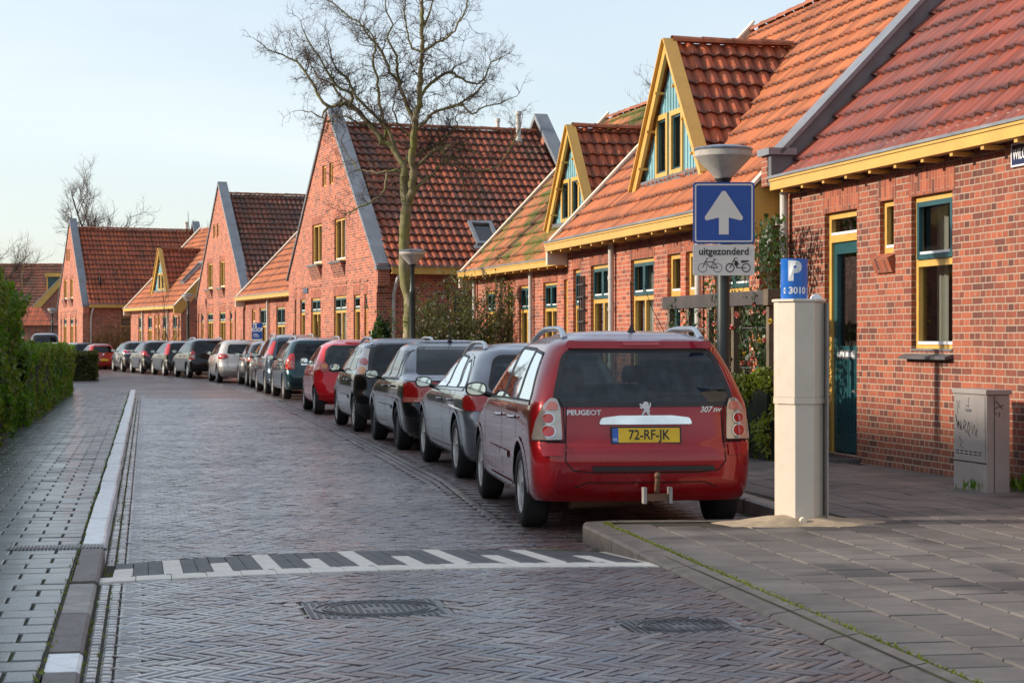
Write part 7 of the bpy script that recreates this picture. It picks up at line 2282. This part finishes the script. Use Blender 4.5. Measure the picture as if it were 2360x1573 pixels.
# 1. the dark red estate in front
lampL = [(-.845, .715), (-.635, .715), (-.645, .96), (-.67, 1.03), (-.72, 1.035), (-.775, .97), (-.82, .86)]
circ = lambda x, z, r: ellipse(x, z, r, r, 18)
S = wagon(P_red, bow=.085,
    lamps=lampset(lampL, 'lamp_clear', .012, [
        ([circ(-.735, .785, .040)], 'lamp_red', .020), ([circ(-.735, .882, .034)], 'lamp_red', .020), ([round_poly([(-.76, .945), (-.66, .945), (-.67, 1.0), (-.72, 1.01)], .02)], 'lamp_pink', .018),
        (bandpoly(-.735, .785, .042, .052, 0, 2*math.pi, 18), 'steel', .019), (bandpoly(-.735, .882, .036, .046, 0, 2*math.pi, 18), 'steel', .019),
        (sum([strip(p, .012) for p in ([(-.845, .715), (-.615, .715), (-.625, .96), (-.655, 1.03)],)], []), 'seam', .0135)]),
    plate=(0.0, .755, '72-RF-JK'), cab=True, rails=(.55, 2.75, .545), antenna=(.62, -.05), handle_mat=M['steel'],
    glass_trim=[[(.42, .985), (1.78, .975), (2.9, .955)]], trim_mat=M['steel'],
    pillars=[[(1.01, 1.0), (1.01, 1.39)], [(1.82, .99), (1.77, 1.40)]],
    extras=[('rear', [round_poly([(-.36, .835), (.36, .835), (.34, .885), (.2, .902), (-.2, .902), (-.34, .885)], .02)], 'chrome', .03, 'tailgate_strip'),
            ('rear', [round_poly([(-.42, .49), (.52, .49), (.52, .525), (-.42, .525)], .012)], 'plastic', .028, 'bumper_strip'),
            ('rear', [round_poly([(-.57, 1.405), (.57, 1.405), (.54, 1.45), (-.54, 1.45)], .02)], P_red, .045, 'roof_spoiler'),
            ('rear', [round_poly([(-.14, 1.425), (.14, 1.425), (.14, 1.445), (-.14, 1.445)], .008)], 'lamp_red', .052, 'brake_light'),
            ('rear', [circ(.03, 1.01, .022)], 'plastic', .02, 'wiper_boss'), ('left', [[(1.25, .30), (2.8, .30), (2.8, .325), (1.25, .325)]], 'steel', .012, 'sill_trim'),  # the pale sill strip stands in for a reflection along the sill
            ('left', [[(1.4, .50), (1.85, .50), (1.85, .555), (1.4, .555)], [(1.88, .50), (2.75, .50), (2.75, .555), (1.88, .555)]], P_red, .014, 'rub_strip'),
            ('left', [[(1.4, .556), (1.85, .556), (1.85, .566), (1.4, .566)], [(1.88, .556), (2.75, .556), (2.75, .566), (1.88, .566)]], 'steel', .0145, 'rub_strip_trim'),  # pale line above the moulding is its highlight, built as a strip
            ('rear', [round_poly([(-.78, .60), (-.64, .60), (-.64, .685), (-.80, .685)], .01)], P_red, .018, 'bumper_corner'),
            ('rear', [round_poly([(.64, .60), (.78, .60), (.80, .685), (.64, .685)], .01)], P_red, .018, 'bumper_corner')] )
S['seams_rear'] += [[(-.86, .70), (-.62, .70)], [(.86, .70), (.62, .70)], [(-.55, .36), (-.45, .40), (.45, .40), (.55, .36)]]
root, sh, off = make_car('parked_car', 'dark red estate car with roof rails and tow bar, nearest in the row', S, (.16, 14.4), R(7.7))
decal(sh, off, 'PEUGEOT', .052, -.47, .925, M['badge'], root, .0016, 0, 1.15, 'badge_lettering')
decal(sh, off, '307', .062, .475, .945, M['badge'], root, .0016, .3, 1.0, 'badge_lettering')
decal(sh, off, 'SW', .038, .565, .94, M['badge'], root, .0012, .3, 1.1, 'badge_lettering')
# lion emblem
h, n = sh.hit('rear', .0, .95)
Lp = [(-.050, .030), (-.044, .046), (-.030, .036), (-.018, .040), (-.010, .056), (.006, .060), (.022, .054), (.030, .040), (.026, .026), (.036, .030), (.040, .046), (.034, .056), (.046, .052), (.050, .034), (.042, .016), (.034, .006), (.040, -.014), (.034, -.030), (.048, -.048), (.050, -.060), (.020, -.060), (.024, -.050), (.014, -.028), (.002, -.020), (-.012, -.034), (-.020, -.048), (-.018, -.060), (-.040, -.060), (-.036, -.050), (-.030, -.036), (-.020, -.018), (-.010, -.002), (-.016, .010), (-.034, .004), (-.048, .008), (-.046, .018), (-.030, .020)]
b = MB(); b.prism(Lp, lambda p: (off[0] + p[0] * .88, off[1] + h.y - .012, h.z + p[1]), lambda p: (off[0] + p[0] * .88, off[1] + h.y - .001, h.z + p[1]))
b.build('emblem', M['badge'], root, fixn=True)
b = MB(); b.tube([(off[0] + .05, off[1] + .12, .30), (off[0] + .05, off[1] - .03, .27), (off[0] + .05, off[1] - .10, .32), (off[0] + .055, off[1] - .11, .44)], [.022, .022, .02, .019], 10); b.lathe([(.006, 0), (.02, .006), (.026, .024), (.02, .043), (.004, .05)], 14, c=(off[0] + .055, off[1] - .11, .435))
tb = b.build('tow_bar', M['rust'], root, smooth=50)
b = MB(); b.box((off[0] - .03, off[1] - .12, .27), (off[0] + .14, off[1] - .06, .32)); b.build('tow_bracket', M['rust'], tb)
for dx in (-.055, .141):
    b = MB(); b.box((off[0] + dx, off[1] - .13, .25), (off[0] + dx + .024, off[1] - .05, .37)); b.build('bracket_plate', M['cab'], tb)
b = MB(); b.tube([(off[0] + .1, off[1] + .35, .27), (off[0] - .55, off[1] + .3, .25)], .07, 12); b.build('exhaust', M['rust'], root, smooth=50)

# 2. silver grey estate
S = wagon(P_grey, L=4.52, W=1.817, axr=.90, wb=2.76, wr=.325, bow=.10,
    w=[(.2, .80), (.27, .86), (.45, .895), (.7, .905), (.86, .895), (.94, .865), (1.0, .82), (1.15, .755), (1.3, .67), (1.36, .62), (1.39, .56), (1.405, .48)],
    side_glass=[[(.62, .97), (.98, .96), (1.1, 1.24), (.95, 1.26), (.78, 1.18)], [(1.08, .955), (1.78, .95), (1.74, 1.31), (1.28, 1.29)], [(1.86, .95), (2.9, .93), (2.32, 1.26), (1.8, 1.31)]],
    rear_glass=[(-.64, .95), (.64, .95), (.53, 1.30), (-.53, 1.30)],
    yr=[(.2, .2), (.3, .08), (.42, .02), (.55, .0), (.66, .03), (.72, .07), (.85, .09), (.95, .12), (1.1, .22), (1.25, .36), (1.33, .42), (1.37, .46), (1.405, .6)],
    yf=[(.2, 4.35), (.3, 4.47), (.5, 4.52), (.65, 4.45), (.78, 4.15), (.88, 3.6), (.95, 3.2), (1.0, 3.05), (1.2, 2.6), (1.34, 2.2), (1.405, 1.9)],
    lamps=[('rear', [(-.90, .74), (-.60, .74), (-.62, .84), (-.66, .93), (-.78, .93), (-.90, .88)], 'lamp_red', .01, []), ('left', [(.06, .74), (.34, .76), (.42, .86), (.14, .93), (.06, .9)], 'lamp_red', .01, [])] + [('rear', mirror_x([(-.90, .74), (-.60, .74), (-.62, .84), (-.66, .93), (-.78, .93), (-.90, .88)]), 'lamp_red', .01, [])],
    glass_trim=[[(.60, .95), (.74, 1.2), (.95, 1.29), (1.3, 1.325), (1.75, 1.345), (2.32, 1.29)], [(.60, .95), (2.95, .925)]], trim_mat=M['steel'], pillars=[[(1.03, .96), (1.17, 1.27)], [(1.82, .95), (1.77, 1.31)]],
    rails=(.75, 2.7, .57), mirror=(2.72, .93), handles=[(1.2, .83), (2.0, .82)], seams_side=[[(1.82, .94), (1.85, .32)], [(2.95, .9), (3.0, .34)], [(.98, .94), (1.22, .7), (1.3, .42)], [(1.35, .32), (2.95, .32)]], handle_mat=P_grey, mirror_mat=M['plastic'], cab=True, plate=(0, .62, ''))
make_car('parked_car', 'silver grey estate car with curved side windows, behind the dark red estate', S, (-.54, 19.5), R(10))
# 3. black saloon
S = sedan(P_black, rear_glass=[(-.63, 1.015), (.63, 1.015), (.53, 1.385), (-.53, 1.385)],
    lamps=[('rear', [(-.87, .66), (-.56, .66), (-.56, .72), (-.60, .92), (-.87, .92)], 'lamp_red', .012, [([[(-.87, .66), (-.56, .66), (-.57, .725), (-.87, .725)]], 'lamp_pink', .0135)]),
           ('left', [(.04, .66), (.30, .66), (.24, .92), (.10, .92)], 'lamp_red', .012, [([[(.04, .66), (.30, .66), (.285, .725), (.04, .725)]], 'lamp_pink', .0135)]),
           ('rear', mirror_x([(-.87, .66), (-.56, .66), (-.60, .92), (-.87, .92)]), 'lamp_red', .012, [])],
    antenna=(1.62, -.0), glass_trim=[[(.9, .955), (2.9, .93)]], trim_mat=M['plastic'], pillars=[[(1.18, .97), (1.18, 1.33)], [(1.90, .95), (1.87, 1.34)]],
    extras=[('left', [[(1.35, .53), (1.9, .53), (1.9, .575), (1.35, .575)], [(1.93, .53), (2.95, .53), (2.95, .575), (1.93, .575)]], P_black, .014, 'rub_strip'), ('left', [[(1.35, .576), (1.9, .576), (1.9, .584), (1.35, .584)], [(1.93, .576), (2.95, .576), (2.95, .584), (1.93, .584)]], 'steel', .0145, 'rub_strip_trim')],  # second strip imitates a highlight along the moulding's upper edge
    plate=(0, .53, ''), handle_mat=P_black)
r3, sh3, off3 = make_car('parked_car', 'black four door saloon with a bare antenna, behind the silver grey estate', S, (-1.47, 24.6), R(11.5))
decal(sh3, off3, 'BORA', .06, -.38, .84, M['badge'], r3, .001)
# 4. dark hatchback with stacked round lamps
S = hatch(P_char, L=3.9, W=1.64, H=1.50, belt=.95, wheel='cap',
    lamps=lampset([(-.80, .93), (-.62, .93), (-.58, 1.2), (-.54, 1.34), (-.62, 1.34), (-.72, 1.15)], 'lamp_clear', .01, [([circ(-.70, .99, .06)], 'lamp_amber', .016), ([circ(-.65, 1.13, .055)], 'lamp_red', .016)]),
    extras=[('left', [[(1.2, .52), (2.45, .52), (2.45, .57), (1.2, .57)]], P_char, .014, 'rub_strip'), ('left', [[(1.2, .571), (2.45, .571), (2.45, .58), (1.2, .58)]], 'steel', .0145, 'rub_strip_trim')], handle_mat=P_char, rails=None)  # thin pale strip over the moulding stands for a highlight
S['rails'] = (.5, 2.2, .5)
make_car('parked_car', 'charcoal hatchback with stacked round tail lamps, between the black saloon and red city car', S, (-2.45, 29.4), R(11.8))
# 5. bright red city car
S = hatch(P_bright, L=3.41, W=1.615, H=1.465, belt=.98, wb=2.34, wr=.28, axr=.50, bow=.16, wheel='cap',
    rear_glass=[(-.50, .86), (.50, .86), (.60, .97), (.545, 1.28), (.45, 1.36), (-.45, 1.36), (-.545, 1.28), (-.60, .97)],
    lamps=lampset([(-.79, .90), (-.72, .86), (-.60, .84), (-.52, .88), (-.52, .96), (-.58, 1.04), (-.70, 1.06), (-.79, 1.10)], 'lamp_red', .012, [([circ(-.60, .95, .055)], 'lamp_amber', .02)]),
    plate=(.02, .66, '03-JX-TP'), cab=True, seams_rear=[[(-.45, .52), (.45, .52)]],
    extras=[('rear', [round_poly([(-.17, 1.405), (.17, 1.405), (.17, 1.43), (-.17, 1.43)], .008)], 'lamp_red', .01, 'brake_light'), ('rear', [round_poly([(-.75, .3), (.75, .3), (.7, .37), (-.7, .37)], .02)], P_bright, .02, 'bumper_lip')],
    w=[(.2, .72), (.28, .775), (.45, .805), (.7, .81), (.9, .80), (1.0, .765), (1.25, .66), (1.36, .59), (1.42, .51), (1.45, .42)],
    yr=[(.2, .18), (.3, .05), (.42, .0), (.6, .02), (.72, .06), (.9, .10), (1.0, .14), (1.25, .24), (1.36, .31), (1.42, .37), (1.45, .5)], mirror_mat=M['plastic'])
make_car('parked_car', 'bright red small city car with a black tailgate window', S, (-3.80, 36.3), R(11.5))
# 6. dark teal estate
S = wagon(P_teal, L=4.515, W=1.753, axr=.88, wb=2.70, wr=.31, wheel='seven',
    lamps=lampset([(-.85, .76), (-.63, .76), (-.63, 1.12), (-.67, 1.16), (-.74, 1.12), (-.83, .98)], 'lamp_red', .012, [([round_poly([(-.80, .80), (-.66, .80), (-.66, .97), (-.78, .97)], .03)], 'lamp_pink', .016)]),
    extras=[('rear', [round_poly([(-.48, .86), (.48, .86), (.48, .91), (-.48, .91)], .01)], 'chrome', .022, 'tailgate_strip')], rails=(.6, 2.75, .55), antenna=(.7, .03), plate=(0, .76, ''), handles=[(1.15, .86), (1.95, .85)])
make_car('parked_car', 'dark teal estate with tall tail lamps and a chrome tailgate strip', S, (-5.55, 45.6), R(13))
# 7. grey blue tall car
S = hatch(P_blue, L=4.04, W=1.69, H=1.63, belt=1.0, wr=.305, rails=(.55, 2.4, .53), wheel='cap', lamps=lampset([(-.82, .98), (-.66, .98), (-.60, 1.2), (-.52, 1.45), (-.60, 1.45), (-.74, 1.2)], 'lamp_red', .01), antenna=(.8, .03))
make_car('parked_car', 'tall grey blue family car with roof rails, beyond the dark teal estate', S, (-6.62, 50.3), R(13))
# 8. smoke grey hatch
S = hatch(P_smoke, L=3.8, W=1.64, H=1.46, wheel='seven', lamps=lampset([(-.82, .78), (-.60, .78), (-.58, .95), (-.66, 1.04), (-.80, 1.0)], 'lamp_red', .01), antenna=(.7, .03))
make_car('parked_car', 'small smoke grey hatchback squeezed between the tall grey blue and bronze cars', S, (-7.45, 54.7), R(12.5))
# 9. bronze black hatch
S = hatch(P_bronze, L=3.95, W=1.66, H=1.45, wheel='seven', lamps=lampset([(-.82, .80), (-.60, .80), (-.58, .98), (-.66, 1.06), (-.80, 1.02)], 'lamp_pink', .01, [([circ(-.70, .92, .06)], 'lamp_red', .014)]), antenna=(.7, .03))
make_car('parked_car', 'dark bronze hatchback just behind the silver hatchback', S, (-8.35, 58.9), R(14))
# 10. silver hatch
S = hatch(P_silver, L=4.2, W=1.76, H=1.485, belt=.96, wr=.32, wheel='cap', lamps=lampset([(-.87, .84), (-.72, .82), (-.52, .85), (-.50, .93), (-.60, 1.0), (-.87, 1.0)], 'lamp_red', .01, [([circ(-.70, .91, .05)], 'lamp_pink', .014)]), plate=(.08, .55, ''), antenna=(.7, .03))
make_car('parked_car', 'silver hatchback with wide round tail lamps, the only light car mid row', S, (-9.98, 63.4), R(15))
# 11. black estate
S = wagon(P_black2, L=4.16, W=1.70, axr=.75, wb=2.54, wr=.305, wheel='cap', rails=(.55, 2.6, .52),
    lamps=lampset([(-.84, .72), (-.64, .72), (-.63, 1.02), (-.70, 1.08), (-.78, 1.0)], 'lamp_red', .012, [([[(-.82, .80), (-.64, .80), (-.64, .90), (-.82, .90)]], 'lamp_clear', .016)]), antenna=(.6, .03))
for k in ('side_glass',): S[k] = [[(y * .95, z) for y, z in p] for p in S[k]]
for k in ('yf',): S[k] = [(z, y * .94) for z, y in S[k]]
S['mirror'] = (2.55, .97)
make_car('parked_car', 'black estate with silver roof rails and clear banded tail lamps', S, (-12.38, 71.4), R(21))
# 12-14 dark hatches
S = hatch(P_char, L=3.82, W=1.65, H=1.45, wheel='seven', lamps=lampset([(-.80, .88), (-.66, .88), (-.58, 1.1), (-.52, 1.34), (-.60, 1.34), (-.70, 1.15)], 'lamp_red', .012), extras=[('rear', [[(-.5, .44), (-.38, .44), (-.38, .48), (-.5, .48)]], 'lamp_red', .01, 'reflector')])
make_car('parked_car', 'charcoal hatchback with tall thin tail lamps beside the rear window', S, (-14.15, 75.9), R(21.5))
S = hatch(P_black2, L=4.03, W=1.74, H=1.47, wheel='cap', lamps=lampset([(-.85, .86), (-.60, .76), (-.50, .72), (-.52, .80), (-.66, .98), (-.82, 1.03)], 'lamp_red', .012), antenna=(.8, .03))
make_car('parked_car', 'black hatchback with slanted wing shaped tail lamps', S, (-15.95, 80.3), R(21))
S = hatch(P_bronze, L=4.06, W=1.70, H=1.44, wheel='cap', bow=.2, lamps=lampset([(-.84, .82), (-.62, .82), (-.62, 1.02), (-.84, 1.02)], 'chrome', .008, [([circ(-.72, .92, .085)], 'lamp_red', .016)]), antenna=(.8, .03))
S['lamps'] = [('rear', circ(-.70, .93, .105), 'chrome', .012, [([circ(-.70, .93, .075)], 'lamp_red', .018)]), ('left', circ(.22, .93, .105), 'chrome', .012, [([circ(.22, .93, .075)], 'lamp_red', .018)])]
make_car('parked_car', 'dark car with white ringed round tail lamps, last before the hedge block', S, (-17.75, 85.0), R(21))
S = hatch(P_rust, L=3.85, W=1.66, H=1.47, wheel='cap', bow=.18, lamps=[], plate=(.0, .55, ''), extras=[('rear', [circ(0, .86, .05)], 'chrome', .01, 'emblem')])
make_car('parked_car', 'brick red rounded hatchback half hidden by the hedge block', S, (-20.8, 91.6), R(24), scale=.86)
S = hatch(P_char, L=3.9, W=1.66, H=1.47, wheel='cap', lamps=lampset([(-.82, .80), (-.60, .80), (-.58, .98), (-.80, 1.02)], 'lamp_pink', .01))
make_car('parked_car', 'dark hatchback left of the brick red one, low behind the hedge', S, (-22.25, 94.2), R(38), scale=.9)
S = hatch(P_white, L=3.9, W=1.66, H=1.46, wheel='cap')
make_car('parked_car', 'pale silver hatchback beside the dark van, low behind the hedge', S, (-23.6, 95.2), R(42), scale=.9)
S = hatch(P_bronze, L=4.6, W=1.9, H=1.88, belt=1.05, wr=.33, wheel='cap', lamps=lampset([(-.9, .8), (-.78, .8), (-.76, 1.2), (-.86, 1.2)], 'lamp_red', .012))
make_car('parked_van', 'dark brown van taller than the cars, left of the row behind the hedge', S, (-26.9, 104), R(12), cat='van')
